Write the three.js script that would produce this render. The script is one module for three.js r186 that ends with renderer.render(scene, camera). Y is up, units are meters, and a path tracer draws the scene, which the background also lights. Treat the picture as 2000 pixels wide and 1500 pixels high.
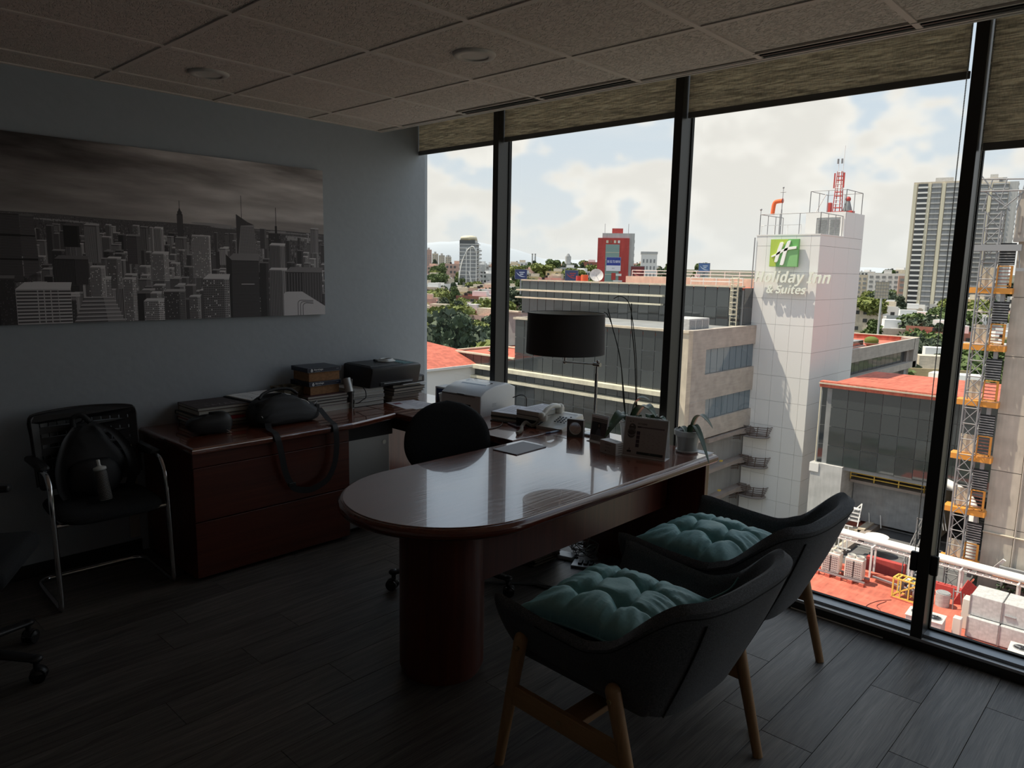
import * as THREE from 'three';
import { mergeGeometries, mergeVertices, toCreasedNormals } from 'three/addons/utils/BufferGeometryUtils.js';
import { RoundedBoxGeometry } from 'three/addons/geometries/RoundedBoxGeometry.js';
import { FontLoader } from 'three/addons/loaders/FontLoader.js';
import { TextGeometry } from 'three/addons/geometries/TextGeometry.js';

// ---------------------------------------------------------------- camera, sky, sun, exposure
// World: y up, metres. x runs along the window wall (0 = picture wall), z runs into the room (0 = inner face of the window posts), y = 0 is the floor.
const scene = new THREE.Scene();
const camera = new THREE.PerspectiveCamera(2 * Math.atan(750 / 1433.57) * 180 / Math.PI, 4 / 3, 0.05, 9000);
camera.rotation.order = 'YXZ';
camera.rotation.set(-8.8386 * Math.PI / 180, 43.324 * Math.PI / 180, 1.1265 * Math.PI / 180);
camera.position.set(4.209, 1.602, 3.40);

const renderer = new THREE.WebGLRenderer({ antialias: true });
renderer.toneMapping = THREE.LinearToneMapping;
renderer.toneMappingExposure = 1.7;
renderer.shadowMap.enabled = true;

const sun = new THREE.DirectionalLight(0xfff1dc, 3.7);
sun.name = 'sun';
sun.position.set(-90, 195, 45);
sun.target.position.set(-20, 0, -60);
sun.position.add(sun.target.position);
sun.castShadow = true;
sun.shadow.radius = 1;
sun.shadow.mapSize.set(4096, 4096);
Object.assign(sun.shadow.camera, { left: -120, right: 120, top: 120, bottom: -120, near: 1, far: 600 });
scene.add(sun, sun.target);

// ---------------------------------------------------------------- noise and textures
function rng(seed) { let s = seed | 0; return () => { s = (s + 0x6d2b79f5) | 0; let t = Math.imul(s ^ (s >>> 15), 1 | s); t = (t + Math.imul(t ^ (t >>> 7), 61 | t)) ^ t; return ((t ^ (t >>> 14)) >>> 0) / 4294967296; }; }
const hash = (x, y, s) => { let h = Math.imul(x, 374761393) ^ Math.imul(y, 668265263) ^ Math.imul(s, 2147483647 ^ 40503); h = Math.imul(h ^ (h >>> 13), 1274126177); return ((h ^ (h >>> 16)) >>> 0) / 4294967296; };
const mod = (a, n) => ((a % n) + n) % n, sm = (t) => t * t * (3 - 2 * t), mix = (a, b, t) => a + (b - a) * t, clamp = (x, a = 0, b = 1) => Math.min(b, Math.max(a, x));
const step = (a, b, x) => sm(clamp((x - a) / (b - a)));
function vnoise(x, y, px, py, s = 0) {       // value noise, periodic in px by py cells
  const ix = Math.floor(x), iy = Math.floor(y), fx = sm(x - ix), fy = sm(y - iy), h = (i, j) => hash(mod(ix + i, px), mod(iy + j, py), s);
  return mix(mix(h(0, 0), h(1, 0), fx), mix(h(0, 1), h(1, 1), fx), fy);
}
function fbm(u, v, px, py, oct = 4, s = 0) { let a = 0, w = 0.5, t = 0; for (let i = 0; i < oct; i++) { a += w * vnoise(u * px, v * py, px, py, s + i); t += w; w *= 0.5; px *= 2; py *= 2; } return a / t; }
function tex(w, h, f, color = true) {        // f(u, v) -> [r, g, b] 0..1 (as sRGB values when color)
  const d = new Uint8Array(w * h * 4);
  for (let y = 0; y < h; y++) for (let x = 0; x < w; x++) { const c = f((x + 0.5) / w, (y + 0.5) / h, x, y), o = (y * w + x) * 4; for (let k = 0; k < 3; k++) d[o + k] = clamp(Array.isArray(c) ? c[k] : c) * 255; d[o + 3] = 255; }
  const t = new THREE.DataTexture(d, w, h); t.wrapS = t.wrapT = THREE.RepeatWrapping; t.magFilter = THREE.LinearFilter; t.minFilter = THREE.LinearMipmapLinearFilter; t.generateMipmaps = true;
  if (color) t.colorSpace = THREE.SRGBColorSpace; t.needsUpdate = true; return t;
}
function rep(t, ru, rv) { const c = t.clone(); c.repeat.set(ru, rv); c.needsUpdate = true; return c; }
function paint(w, h, draw) {                 // flat print on a canvas
  const c = document.createElement('canvas'); c.width = w; c.height = h; const g = c.getContext('2d'); draw(g, w, h);
  const t = new THREE.CanvasTexture(c); t.colorSpace = THREE.SRGBColorSpace; t.anisotropy = 4; return t;
}

// ---------------------------------------------------------------- sky: pale hazy air with fair-weather cumulus, all round
{
  const W = 2048, H = 1024, d = new Float32Array(W * H * 4);
  const n3 = (x, y, z, s) => { const ix = Math.floor(x), iy = Math.floor(y), iz = Math.floor(z), fx = sm(x - ix), fy = sm(y - iy), fz = sm(z - iz), h = (i, j, k) => hash(ix + i + 4096 * (iz + k), iy + j, s); return mix(mix(mix(h(0, 0, 0), h(1, 0, 0), fx), mix(h(0, 1, 0), h(1, 1, 0), fx), fy), mix(mix(h(0, 0, 1), h(1, 0, 1), fx), mix(h(0, 1, 1), h(1, 1, 1), fx), fy), fz); };
  const f3 = (x, y, z, o, s) => { let a = 0, w = 0.5, t = 0; for (let i = 0; i < o; i++) { a += w * n3(x, y, z, s + i); t += w; w *= 0.5; x *= 2.03; y *= 2.03; z *= 2.03; } return a / t; };
  for (let j = 0; j < H; j++) {
    const el = ((j + 0.5) / H - 0.5) * Math.PI, sy = Math.sin(el), cy = Math.cos(el);
    for (let i = 0; i < W; i++) {
      const az = ((i + 0.5) / W - 0.5) * 2 * Math.PI, x = Math.cos(az) * cy, z = Math.sin(az) * cy, o = (j * W + i) * 4, e = Math.max(0, el);
      const up = step(0, 0.9, e), haze = Math.exp(-e * 7.5);
      let c = [mix(0.40, 0.27, up), mix(0.46, 0.38, up), mix(0.52, 0.54, up)];
      c = [mix(c[0], 0.53, haze), mix(c[1], 0.525, haze), mix(c[2], 0.505, haze)];
      if (el > -0.02) {
        // cumulus: flat-based heaps, squashed towards the horizon
        const k = 1 / (0.22 + e), sx = x * 5.2, sz = z * 5.2, yy = e * 13;
        const big = f3(sx * 0.8 + 11.3, yy * 0.42 + 3.1, sz * 0.8 + 5.7, 3, 11), puff = f3(sx * 3.1 + 2.2, yy * 1.9 + 9, sz * 3.1 + 1.2, 5, 23);
        const dens = big * 0.62 + puff * 0.38, cov = mix(0.485, 0.53, step(0.25, 0.9, e));
        const a = step(cov, cov + 0.055, dens) * (0.55 + 0.45 * step(0.0, 0.1, e));
        const shade = step(cov, cov + 0.16, dens - (f3(sx * 3.1 + 2.2 - 0.10, yy * 1.9 + 9 + 0.45, sz * 3.1 + 1.2, 4, 23) - puff) * 0.25);
        const lit = mix(0.99, 0.80, shade * 0.75);
        const hz = haze * 0.45;
        const cc = [mix(0.62 * lit, 0.54, hz), mix(0.592 * lit, 0.53, hz), mix(0.555 * lit, 0.505, hz)];
        c = [mix(c[0], cc[0], a), mix(c[1], cc[1], a), mix(c[2], cc[2], a)];
        const wisp = step(0.5, 0.75, f3(sx * 0.9 + 31, yy * 2.2, sz * 0.9 + 3, 4, 41)) * 0.35 * (1 - a);
        c = [mix(c[0], 0.53, wisp), mix(c[1], 0.53, wisp), mix(c[2], 0.525, wisp)];
      }
      d[o] = c[0]; d[o + 1] = c[1]; d[o + 2] = c[2]; d[o + 3] = 1;
    }
  }
  const t = new THREE.DataTexture(d, W, H, THREE.RGBAFormat, THREE.FloatType);
  t.mapping = THREE.EquirectangularReflectionMapping; t.magFilter = THREE.LinearFilter; t.needsUpdate = true;
  scene.background = t;
  scene.backgroundIntensity = 1.0;
}

// ---------------------------------------------------------------- geometry helpers
const V = (x, y, z) => new THREE.Vector3(x, y, z);
function clean(g) {
  if (g.index) g = g.toNonIndexed();
  for (const k of Object.keys(g.attributes)) if (!['position', 'normal', 'uv'].includes(k)) g.deleteAttribute(k);
  if (!g.attributes.normal) g.computeVertexNormals();
  if (!g.attributes.uv) g.setAttribute('uv', new THREE.BufferAttribute(new Float32Array(g.attributes.position.count * 2), 2));
  g.morphAttributes = {}; g.clearGroups(); return g;
}
const J = (...gs) => { gs = gs.flat(Infinity).map(clean); return gs.length === 1 ? gs[0] : mergeGeometries(gs); };
const mv = (g, x, y, z) => g.translate(x, y, z);
const B = (w, h, d, x = 0, y = 0, z = 0) => mv(new THREE.BoxGeometry(w, h, d), x, y, z);
const X = (x0, x1, y0, y1, z0, z1) => B(x1 - x0, y1 - y0, z1 - z0, (x0 + x1) / 2, (y0 + y1) / 2, (z0 + z1) / 2);
const RB = (w, h, d, r, x = 0, y = 0, z = 0, s = 2) => mv(new RoundedBoxGeometry(w, h, d, s, Math.min(r, w / 2 - 1e-4, h / 2 - 1e-4, d / 2 - 1e-4)), x, y, z);
const RX = (x0, x1, y0, y1, z0, z1, r, s = 2) => RB(x1 - x0, y1 - y0, z1 - z0, r, (x0 + x1) / 2, (y0 + y1) / 2, (z0 + z1) / 2, s);
const C = (rt, rb, h, x = 0, y = 0, z = 0, n = 24, open = false) => mv(new THREE.CylinderGeometry(rt, rb, h, n, 1, open), x, y, z);
function rod(a, b, ra, rb = ra, n = 10) {     // cylinder from a to b
  const A = V(...a), D = V(...b).sub(A), g = new THREE.CylinderGeometry(rb, ra, D.length(), n);
  g.applyQuaternion(new THREE.Quaternion().setFromUnitVectors(V(0, 1, 0), D.clone().normalize()));
  return mv(g, A.x + D.x / 2, A.y + D.y / 2, A.z + D.z / 2);
}
function beam(a, b, w, t) {                   // box bar from a to b, w wide, t thick
  const A = V(...a), D = V(...b).sub(A), g = new THREE.BoxGeometry(w, D.length(), t);
  g.applyQuaternion(new THREE.Quaternion().setFromUnitVectors(V(0, 1, 0), D.clone().normalize()));
  return mv(g, A.x + D.x / 2, A.y + D.y / 2, A.z + D.z / 2);
}
const tube = (pts, r, seg = 48, n = 8, closed = false, tension = 0.5) => new THREE.TubeGeometry(new THREE.CatmullRomCurve3(pts.map((p) => V(...p)), closed, 'catmullrom', tension), seg, r, n, closed);
const lathe = (pts, n = 32) => new THREE.LatheGeometry(pts.map((p) => new THREE.Vector2(...p)), n);
function poly(pts, depth, bevel = 0, holes = [], seg = 1) {   // outline in x, y pushed along +z
  const s = new THREE.Shape(pts.map((p) => new THREE.Vector2(...p)));
  for (const h of holes) s.holes.push(new THREE.Path(h.map((p) => new THREE.Vector2(...p))));
  return new THREE.ExtrudeGeometry(s, { depth, bevelEnabled: bevel > 0, bevelSize: bevel, bevelThickness: bevel, bevelSegments: seg + 1, curveSegments: 12 });
}
const rx = (g, a) => g.rotateX(a), ry = (g, a) => g.rotateY(a), rz = (g, a) => g.rotateZ(a);
function muv(g, grain = 'x', s = 1) {         // box-projected uv in metres, u along the grain
  g = clean(g); const p = g.attributes.position, uv = g.attributes.uv, A = V(), Bv = V(), Cc = V(), gi = 'xyz'.indexOf(grain);
  for (let i = 0; i < p.count; i += 3) {
    A.fromBufferAttribute(p, i); Bv.fromBufferAttribute(p, i + 1).sub(A); Cc.fromBufferAttribute(p, i + 2).sub(A); const n = Bv.cross(Cc).toArray().map(Math.abs);
    const ax = n[0] >= n[1] && n[0] >= n[2] ? 0 : n[1] >= n[2] ? 1 : 2; let r = [0, 1, 2].filter((k) => k !== ax); if (r[1] === gi) r = [r[1], r[0]];
    for (let k = 0; k < 3; k++) { const q = [p.getX(i + k), p.getY(i + k), p.getZ(i + k)]; uv.setXY(i + k, q[r[0]] * s, q[r[1]] * s); }
  }
  return g;
}
function smooth(g, angle = 0.7) { return toCreasedNormals(mergeVertices(stripUv(g), 1e-5), angle); }
function stripUv(g) { g = g.clone(); g.deleteAttribute('normal'); g.deleteAttribute('uv'); return g; }
function grid(nu, nv, f, closeU = false) {    // surface f(u, v) -> [x, y, z], u and v 0..1
  const p = [], uv = [], ix = [];
  for (let j = 0; j <= nv; j++) for (let i = 0; i <= nu; i++) { p.push(...f(i / nu, j / nv)); uv.push(i / nu, j / nv); }
  for (let j = 0; j < nv; j++) for (let i = 0; i < nu; i++) { const a = j * (nu + 1) + i, b = a + 1, c = a + nu + 1, e = c + 1; ix.push(a, b, e, a, e, c); }
  let g = new THREE.BufferGeometry(); g.setAttribute('position', new THREE.Float32BufferAttribute(p, 3)); g.setAttribute('uv', new THREE.Float32BufferAttribute(uv, 2)); g.setIndex(ix);
  g.computeVertexNormals();
  if (closeU) { const n = g.attributes.normal, a = V(), b = V(); for (let j = 0; j <= nv; j++) { const i0 = j * (nu + 1), i1 = i0 + nu; a.fromBufferAttribute(n, i0).add(b.fromBufferAttribute(n, i1)).normalize(); n.setXYZ(i0, a.x, a.y, a.z); n.setXYZ(i1, a.x, a.y, a.z); } }
  return g;
}

// ---------------------------------------------------------------- naming
const used = new Map();
function numbered(n) { const k = used.get(n) ?? 0; used.set(n, k + 1); return k ? n + '_' + String(k).padStart(3, '0') : n; }
function shadows(o) { o.castShadow = o.receiveShadow = true; return o; }
function part(name, geo, mat, parent, label) { const m = shadows(new THREE.Mesh(Array.isArray(geo) ? J(geo) : geo, mat)); m.name = name; parent.add(m); if (label) m.userData.label = label; return m; }
function thing(name, label, category, pos = [0, 0, 0], turn = 0, group) {
  const o = new THREE.Group(); o.name = numbered(name); o.position.set(...pos); o.rotation.y = turn; o.userData = { label, category }; if (group) o.userData.group = group; scene.add(o); return o;
}
function solo(name, label, category, geo, mat, group) { const m = shadows(new THREE.Mesh(Array.isArray(geo) ? J(geo) : geo, mat)); m.name = numbered(name); m.userData = { label, category }; if (group) m.userData.group = group; scene.add(m); return m; }
function struct(name, geo, mat, label) { let m; if (geo) m = shadows(new THREE.Mesh(Array.isArray(geo) ? J(geo) : geo, mat)); else m = new THREE.Group(); m.name = name; m.userData = { kind: 'structure' }; if (label) m.userData.label = label; scene.add(m); return m; }
function copy(o, label, pos, turn, group) { const c = o.clone(); c.name = numbered(o.name.replace(/_\d{3}$/, '')); c.userData = { ...o.userData }; if (label) c.userData.label = label; if (group) c.userData.group = group; if (pos) c.position.set(...pos); if (turn !== undefined) c.rotation.y = turn; scene.add(c); return c; }

// ---------------------------------------------------------------- materials
const rgb = (r, g, b) => new THREE.Color().setRGB(r, g, b);
const S = (color, roughness = 0.6, o = {}) => new THREE.MeshStandardMaterial({ color, roughness, ...o });
const P = (color, roughness = 0.6, o = {}) => new THREE.MeshPhysicalMaterial({ color, roughness, ...o });
const M = {};
{
  // mahogany: u along the grain, 1.6 m by 0.8 m
  const wood = tex(1024, 512, (u, v) => {
    const w = fbm(u, v, 3, 6, 3, 5) * 0.25, a = fbm(u, v + w * 0.12, 3, 48, 4, 9), f = fbm(u, v, 10, 220, 2, 17), k = clamp(0.30 + a * 0.55 + (f - 0.5) * 0.30);
    return [mix(0.30, 0.56, k), mix(0.135, 0.30, k), mix(0.085, 0.205, k)];
  });
  const woodB = tex(1024, 512, (u, v) => fbm(u, v, 8, 160, 3, 17) * 0.7 + fbm(u, v, 3, 40, 2, 9) * 0.3, false);
  const r = 1 / 1.6, r2 = 1 / 0.8;
  M.deskTop = P(0xffffff, 0.2, { map: rep(wood, r, r2), bumpMap: rep(woodB, r, r2), bumpScale: 0.0006, ior: 2.3, clearcoat: 1, clearcoatRoughness: 0.03 });
  M.deskBody = P(rgb(0.55, 0.42, 0.42), 0.34, { map: rep(wood, r, r2), clearcoat: 0.35, clearcoatRoughness: 0.2 });
  M.deskEdge = P(rgb(0.62, 0.5, 0.48), 0.22, { map: rep(wood, r, r2), clearcoat: 0.7, clearcoatRoughness: 0.1 });
  // grey oak planks: u along the plank, 1.22 m by 0.18 m; four variants come from offsets
  const oak = (s) => tex(1024, 256, (u, v) => {
    const warp = (fbm(u, v, 3, 2, 3, s) - 0.5) * 0.22 + (fbm(u, v, 7, 4, 2, s + 30) - 0.5) * 0.06, band = Math.sin((v + warp) * 26 + fbm(u, v, 4, 3, 3, s + 7) * 9) * 0.5 + 0.5, fine = fbm(u, v + warp * 0.4, 14, 90, 3, s + 13), big = fbm(u, v, 2, 2, 3, s + 21);
    const dark = step(0.62, 0.9, fbm(u, v + warp, 5, 26, 3, s + 3)) * 0.5, k = clamp(0.36 + band * 0.14 + (fine - 0.5) * 0.62 + (big - 0.5) * 0.36 - dark * 0.55);
    return [mix(0.24, 0.60, k), mix(0.228, 0.575, k), mix(0.22, 0.55, k)];
  });
  const oakB = tex(1024, 256, (u, v) => fbm(u, v, 12, 84, 3, 71) * 0.75 + fbm(u, v, 4, 20, 2, 75) * 0.25, false);
  M.planks = [3, 107, 211, 331, 457, 541].map((s, i) => S(i % 3 === 0 ? rgb(0.9, 0.89, 0.88) : i % 3 === 1 ? rgb(1, 0.985, 0.97) : rgb(0.8, 0.78, 0.77), 0.44, { map: oak(s), bumpMap: oakB, bumpScale: 0.0009 }));
  // mineral-fibre ceiling tile, 0.61 m square, with pin holes and fissures
  const tileH = (() => {
    const n = 768, a = new Float32Array(n * n).fill(1), r = rng(5);
    for (let k = 0; k < 2600; k++) { const cx = r() * n, cy = r() * n, an = (r() - 0.5) * 0.9 + 0.35, L = r() < 0.55 ? 1.2 + r() * 2 : 4 + r() * 9, w = 0.9 + r() * 1.4; for (let t = -L; t <= L; t += 0.7) for (let e = -w; e <= w; e += 0.7) { const x = mod(Math.round(cx + Math.cos(an) * t - Math.sin(an) * e), n), y = mod(Math.round(cy + Math.sin(an) * t + Math.cos(an) * e), n); a[y * n + x] = Math.min(a[y * n + x], 0.18 + Math.abs(t) / L * 0.3); } }
    return a;
  })();
  const tileT = tex(768, 768, (u, v, x, y) => { const n = 0.96 + (fbm(u, v, 60, 60, 2, 3) - 0.5) * 0.14; return [0.93 * n, 0.885 * n, 0.85 * n]; });
  const tileB = tex(768, 768, (u, v, x, y) => tileH[y * 768 + x], false);
  M.tile = S(0xffffff, 0.95, { map: tileT, bumpMap: tileB, bumpScale: 0.006 });
  M.tbar = S(rgb(0.78, 0.70, 0.64), 0.55);
  M.ceilWhite = S(rgb(0.66, 0.62, 0.58), 0.6);
  const wallN = tex(256, 256, (u, v) => { const k = 0.985 + (fbm(u, v, 40, 40, 3, 8) - 0.5) * 0.03; return [k, k, k]; });
  const wallB = tex(256, 256, (u, v) => fbm(u, v, 50, 50, 3, 12), false);
  M.wall = S(rgb(0.39, 0.425, 0.465), 0.62, { map: wallN, bumpMap: wallB, bumpScale: 0.0008 });
  M.wallPale = S(rgb(0.62, 0.61, 0.59), 0.8, { map: wallN });
  M.slab = S(rgb(0.4, 0.4, 0.39), 0.9);
  M.frame = P(rgb(0.038, 0.037, 0.035), 0.38, { metalness: 0.25 });
  M.frameLight = P(rgb(0.16, 0.16, 0.155), 0.4, { metalness: 0.3 });
  M.gasket = S(rgb(0.008, 0.008, 0.008), 0.7);
  M.sill = P(rgb(0.36, 0.39, 0.42), 0.3, { metalness: 0.2 });
  M.sillLine = P(rgb(0.55, 0.55, 0.55), 0.35, { metalness: 0.8 });
  M.glass = P(rgb(0.93, 0.955, 0.945), 0.0, { transmission: 1, thickness: 0, ior: 1.5 });
  const blindN = tex(512, 512, (u, v) => { const k = 0.9 + (fbm(u, v, 180, 12, 3, 4) - 0.5) * 0.42 + (fbm(u, v, 60, 200, 2, 9) - 0.5) * 0.1; return [k, k * 0.985, k * 0.95]; });
  M.blind = P(rgb(0.85, 0.80, 0.70), 0.95, { map: blindN, transmission: 0.45, thickness: 0 });
  M.blindBar = S(rgb(0.17, 0.165, 0.155), 0.45);
  M.chain = P(rgb(0.5, 0.5, 0.48), 0.35, { metalness: 0.4 });
  M.black = S(rgb(0.012, 0.012, 0.013), 0.6);
  M.blackGloss = P(rgb(0.01, 0.01, 0.011), 0.22, { clearcoat: 0.4 });
  M.blackPlastic = P(rgb(0.018, 0.018, 0.02), 0.42);
  M.chrome = P(rgb(0.72, 0.72, 0.73), 0.13, { metalness: 1 });
  M.nickel = P(rgb(0.42, 0.41, 0.40), 0.25, { metalness: 1 });
  M.brass = P(rgb(0.7, 0.55, 0.3), 0.3, { metalness: 1 });
  M.steel = P(rgb(0.34, 0.35, 0.36), 0.38, { metalness: 0.75 });
  const weave = tex(256, 256, (u, v, x, y) => { const k = 0.75 + 0.5 * (hash(x >> 1, y >> 1, 3) - 0.5) + 0.25 * (((x >> 1) + (y >> 1)) % 2 - 0.5); return [k, k, k]; });
  const weaveB = tex(256, 256, (u, v, x, y) => 0.5 + 0.35 * Math.sin(x * Math.PI / 2) * Math.sin(y * Math.PI / 2) + (hash(x, y, 9) - 0.5) * 0.3, false);
  M.felt = P(rgb(0.15, 0.158, 0.175), 0.95, { map: rep(weave, 6, 6), bumpMap: rep(weaveB, 6, 6), bumpScale: 0.0008, sheen: 1, sheenRoughness: 0.55, sheenColor: rgb(0.28, 0.285, 0.30) });
  M.fabricDark = P(rgb(0.03, 0.032, 0.036), 0.95, { map: rep(weave, 6, 6), bumpMap: rep(weaveB, 6, 6), bumpScale: 0.0006, sheen: 0.6, sheenRoughness: 0.5, sheenColor: rgb(0.06, 0.06, 0.065) });
  M.nylon = P(rgb(0.012, 0.0125, 0.0145), 0.6, { bumpMap: rep(weaveB, 10, 10), bumpScale: 0.0004, sheen: 0.5, sheenColor: rgb(0.05, 0.05, 0.055) });
  const leatherB = tex(256, 256, (u, v) => fbm(u, v, 36, 36, 3, 44), false);
  M.teal = P(rgb(0.17, 0.36, 0.36), 0.5, { bumpMap: rep(leatherB, 3, 3), bumpScale: 0.0006, sheen: 0.4, sheenColor: rgb(0.1, 0.16, 0.16) });
  const beechT = tex(512, 128, (u, v) => { const f = fbm(u, v, 6, 60, 3, 91), a = fbm(u, v, 2, 6, 2, 95), k = clamp(0.5 + (f - 0.5) * 0.5 + (a - 0.5) * 0.4); return [mix(0.56, 0.74, k), mix(0.43, 0.58, k), mix(0.29, 0.42, k)]; });
  M.beech = P(0xffffff, 0.5, { map: rep(beechT, 2, 6) });
  M.paper = S(rgb(0.80, 0.80, 0.80), 0.85);
  const edgeT = tex(64, 256, (u, v, x, y) => { const k = 0.88 + (hash(0, y, 2) - 0.5) * 0.2 + (hash(x >> 2, y, 5) - 0.5) * 0.05; return [k, k, k]; });
  M.pages = S(rgb(0.72, 0.70, 0.64), 0.9, { map: edgeT });
  M.pagesWarm = S(rgb(0.60, 0.54, 0.46), 0.9, { map: edgeT });
  M.whitePlastic = P(rgb(0.62, 0.625, 0.63), 0.38, { clearcoat: 0.2 });
  M.cream = P(rgb(0.66, 0.635, 0.57), 0.36, { clearcoat: 0.25 });
  const kraftT = tex(128, 128, (u, v) => { const k = 0.9 + (fbm(u, v, 24, 24, 3, 61) - 0.5) * 0.25; return [0.66 * k, 0.49 * k, 0.34 * k]; });
  M.kraft = S(0xffffff, 0.85, { map: kraftT });
  M.leaf = P(rgb(0.045, 0.085, 0.04), 0.38, { clearcoat: 0.25, clearcoatRoughness: 0.3 });
  M.stem = S(rgb(0.02, 0.022, 0.014), 0.7);
  M.soil = S(rgb(0.03, 0.022, 0.017), 1);
  M.potClear = P(rgb(0.30, 0.31, 0.30), 0.3, { clearcoat: 0.3 });
  M.potWhite = P(rgb(0.72, 0.72, 0.70), 0.35, { clearcoat: 0.3 });
}
// ================================================================ THE ROOM
const H = 2.504, RX1 = 6.4, RZ1 = 5.8, ZE = 0.285;     // ceiling height, far walls, ceiling edge by the window
const YP = 2.84;                                        // top of the blind pocket
{
  // floor: a slab with separate planks laid along z
  const fl = struct('floor', X(-0.2, RX1 + 0.2, -0.3, -0.012, -0.14, RZ1 + 0.2), M.slab);
  const w = 0.182, L = 1.22, r = rng(77), gap = 0.0016, geos = new Map();
  const plankGeo = (len, k) => {
    const key = len.toFixed(3) + k; if (geos.has(key)) return geos.get(key);
    const g = RB(w - gap, 0.012, len - gap, 0.0012, 0, -0.006, 0, 1), p = clean(g); const uv = p.attributes.uv, q = p.attributes.position, off = k * 0.37;
    for (let i = 0; i < q.count; i++) uv.setXY(i, (q.getZ(i) + off * 3.1) / L, (q.getX(i) / w + 0.5) * 0.999);
    geos.set(key, p); return p;
  };
  for (let i = 0; i < 36; i++) {
    const x = (i + 0.5) * w - 0.05; if (x > RX1) break;
    let z = -0.03 - [0.15, 0.75, 0.4, 1.05, 0.6, 0.28][i % 6] * (0.8 + 0.4 * r());
    while (z < RZ1) {
      const z0 = Math.max(z, -0.02), z1 = Math.min(z + L, RZ1); z += L; if (z1 - z0 < 0.03) continue;
      const k = Math.floor(r() * 6), m = part('plank', plankGeo(Math.round((z1 - z0) * 1000) / 1000, k), M.planks[k], fl); m.position.set(x, 0, (z0 + z1) / 2); if (r() < 0.5) m.rotation.y = Math.PI;
    }
  }
  // walls with thickness
  const wl = struct('wall_left', muv(X(-0.2, 0, -0.012, YP + 0.1, -0.13, RZ1 + 0.2), 'z', 0.8), M.wall);
  struct('wall_back', muv(X(0, RX1, -0.012, YP + 0.1, RZ1, RZ1 + 0.2), 'x', 0.8), M.wallPale);
  struct('wall_right', muv(X(RX1, RX1 + 0.2, -0.012, YP + 0.1, -0.13, RZ1 + 0.2), 'z', 0.8), M.wallPale);
  struct('baseboard_left', X(0, 0.008, 0, 0.07, 1.95, RZ1), M.black);
  struct('trim_1', X(-0.2, RX1 + 0.2, YP, YP + 0.35, -0.16, RZ1 + 0.2), M.slab);           // slab above the hung ceiling
  struct('trim_2', X(0, RX1, H - 0.03, YP, ZE + 0.004, ZE + 0.03).translate(0, 0.03, 0), M.ceilWhite);   // upstand that closes the ceiling towards the blind pocket
  struct('trim_3', X(0, RX1, H - 0.004, H + 0.012, ZE - 0.012, ZE + 0.004), M.ceilWhite);

  // hung ceiling: tiles in a grid of metal bars
  const ce = struct('ceiling', X(0, RX1, H + 0.03, H + 0.05, ZE + 0.03, RZ1), M.black);
  const xs = [0], zs = [ZE + 0.03]; for (let x = 0.265; x < RX1; x += 0.61) xs.push(x); xs.push(RX1); for (let z = 0.826; z < RZ1; z += 0.605) zs.push(z); zs.push(RZ1);
  const slots = [[0.875, 2.095], [2.705, 3.925], [4.535, 5.755]], tg = new Map(), inSlot = (x) => slots.some(([a, b]) => x > a && x < b);
  for (let i = 0; i + 1 < xs.length; i++) for (let j = 0; j + 1 < zs.length; j++) {
    let z0 = zs[j], z1 = zs[j + 1]; const x0 = xs[i], x1 = xs[i + 1]; if (j === 0 && inSlot((x0 + x1) / 2)) z0 = ZE + 0.105;
    if (x1 - x0 < 0.05) continue;
    const wx = x1 - x0 - 0.018, wz = z1 - z0 - 0.018, key = wx.toFixed(3) + wz.toFixed(3);
    if (!tg.has(key)) tg.set(key, muv(RB(wx, 0.016, wz, 0.003, 0, 0, 0, 1), 'x', 1 / 0.61));
    const m = part('ceiling_tile', tg.get(key), M.tile, ce); m.position.set((x0 + x1) / 2, H + 0.0125, (z0 + z1) / 2); if ((i + j) % 2) m.rotation.y = Math.PI;
  }
  for (const x of xs.slice(1, -1)) part('grid_bar', X(x - 0.012, x + 0.012, H - 0.001, H + 0.028, ZE + 0.004, RZ1), M.tbar, ce);
  for (const z of zs.slice(1, -1)) part('grid_bar', X(0, RX1, H - 0.0005, H + 0.027, z - 0.012, z + 0.012), M.tbar, ce);
  part('edge_bar', X(0, 0.02, H - 0.0015, H + 0.02, ZE, RZ1), M.tbar, ce); part('edge_bar', X(0, RX1, H - 0.002, H + 0.02, ZE, ZE + 0.022), M.tbar, ce);
  for (const [a, b] of slots) {
    const s = thing('air_slot', ['long dark air slot in the ceiling above the two panes beside the picture wall', 'long dark air slot in the ceiling above the widest pane', 'long dark air slot in the ceiling at the frame edge'][slots.findIndex((q) => q[0] === a)], 'air vent', [(a + b) / 2, H, ZE + 0.062]);
    part('housing', X(-(b - a) / 2, (b - a) / 2, 0.004, 0.03, -0.04, 0.04), M.black, s);
    part('rim', X(-(b - a) / 2, (b - a) / 2, -0.003, 0.012, 0.036, 0.044), M.tbar, s); part('rim', X(-(b - a) / 2, (b - a) / 2, -0.003, 0.012, -0.044, -0.036), M.tbar, s);
    part('blade', X(-(b - a) / 2, (b - a) / 2, 0.0, 0.014, -0.004, 0.004), M.blackPlastic, s);
  }
  // recessed round lights, switched off
  const lamp = (label, x, z) => {
    const o = thing('ceiling_light', label, 'ceiling light', [x, H, z]);
    part('trim_ring', lathe([[0.058, 0.004], [0.062, -0.008], [0.088, -0.007], [0.094, 0.002], [0.094, 0.006], [0.058, 0.006]], 40), M.ceilWhite, o);
    part('diffuser', C(0.06, 0.06, 0.004, 0, -0.001, 0, 40), S(rgb(0.74, 0.70, 0.66), 0.7), o);
  };
  lamp('round recessed light in the ceiling above the cityscape picture', 0.58, 1.72); lamp('round recessed light in the ceiling nearer the windows', 1.80, 1.12);

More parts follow.
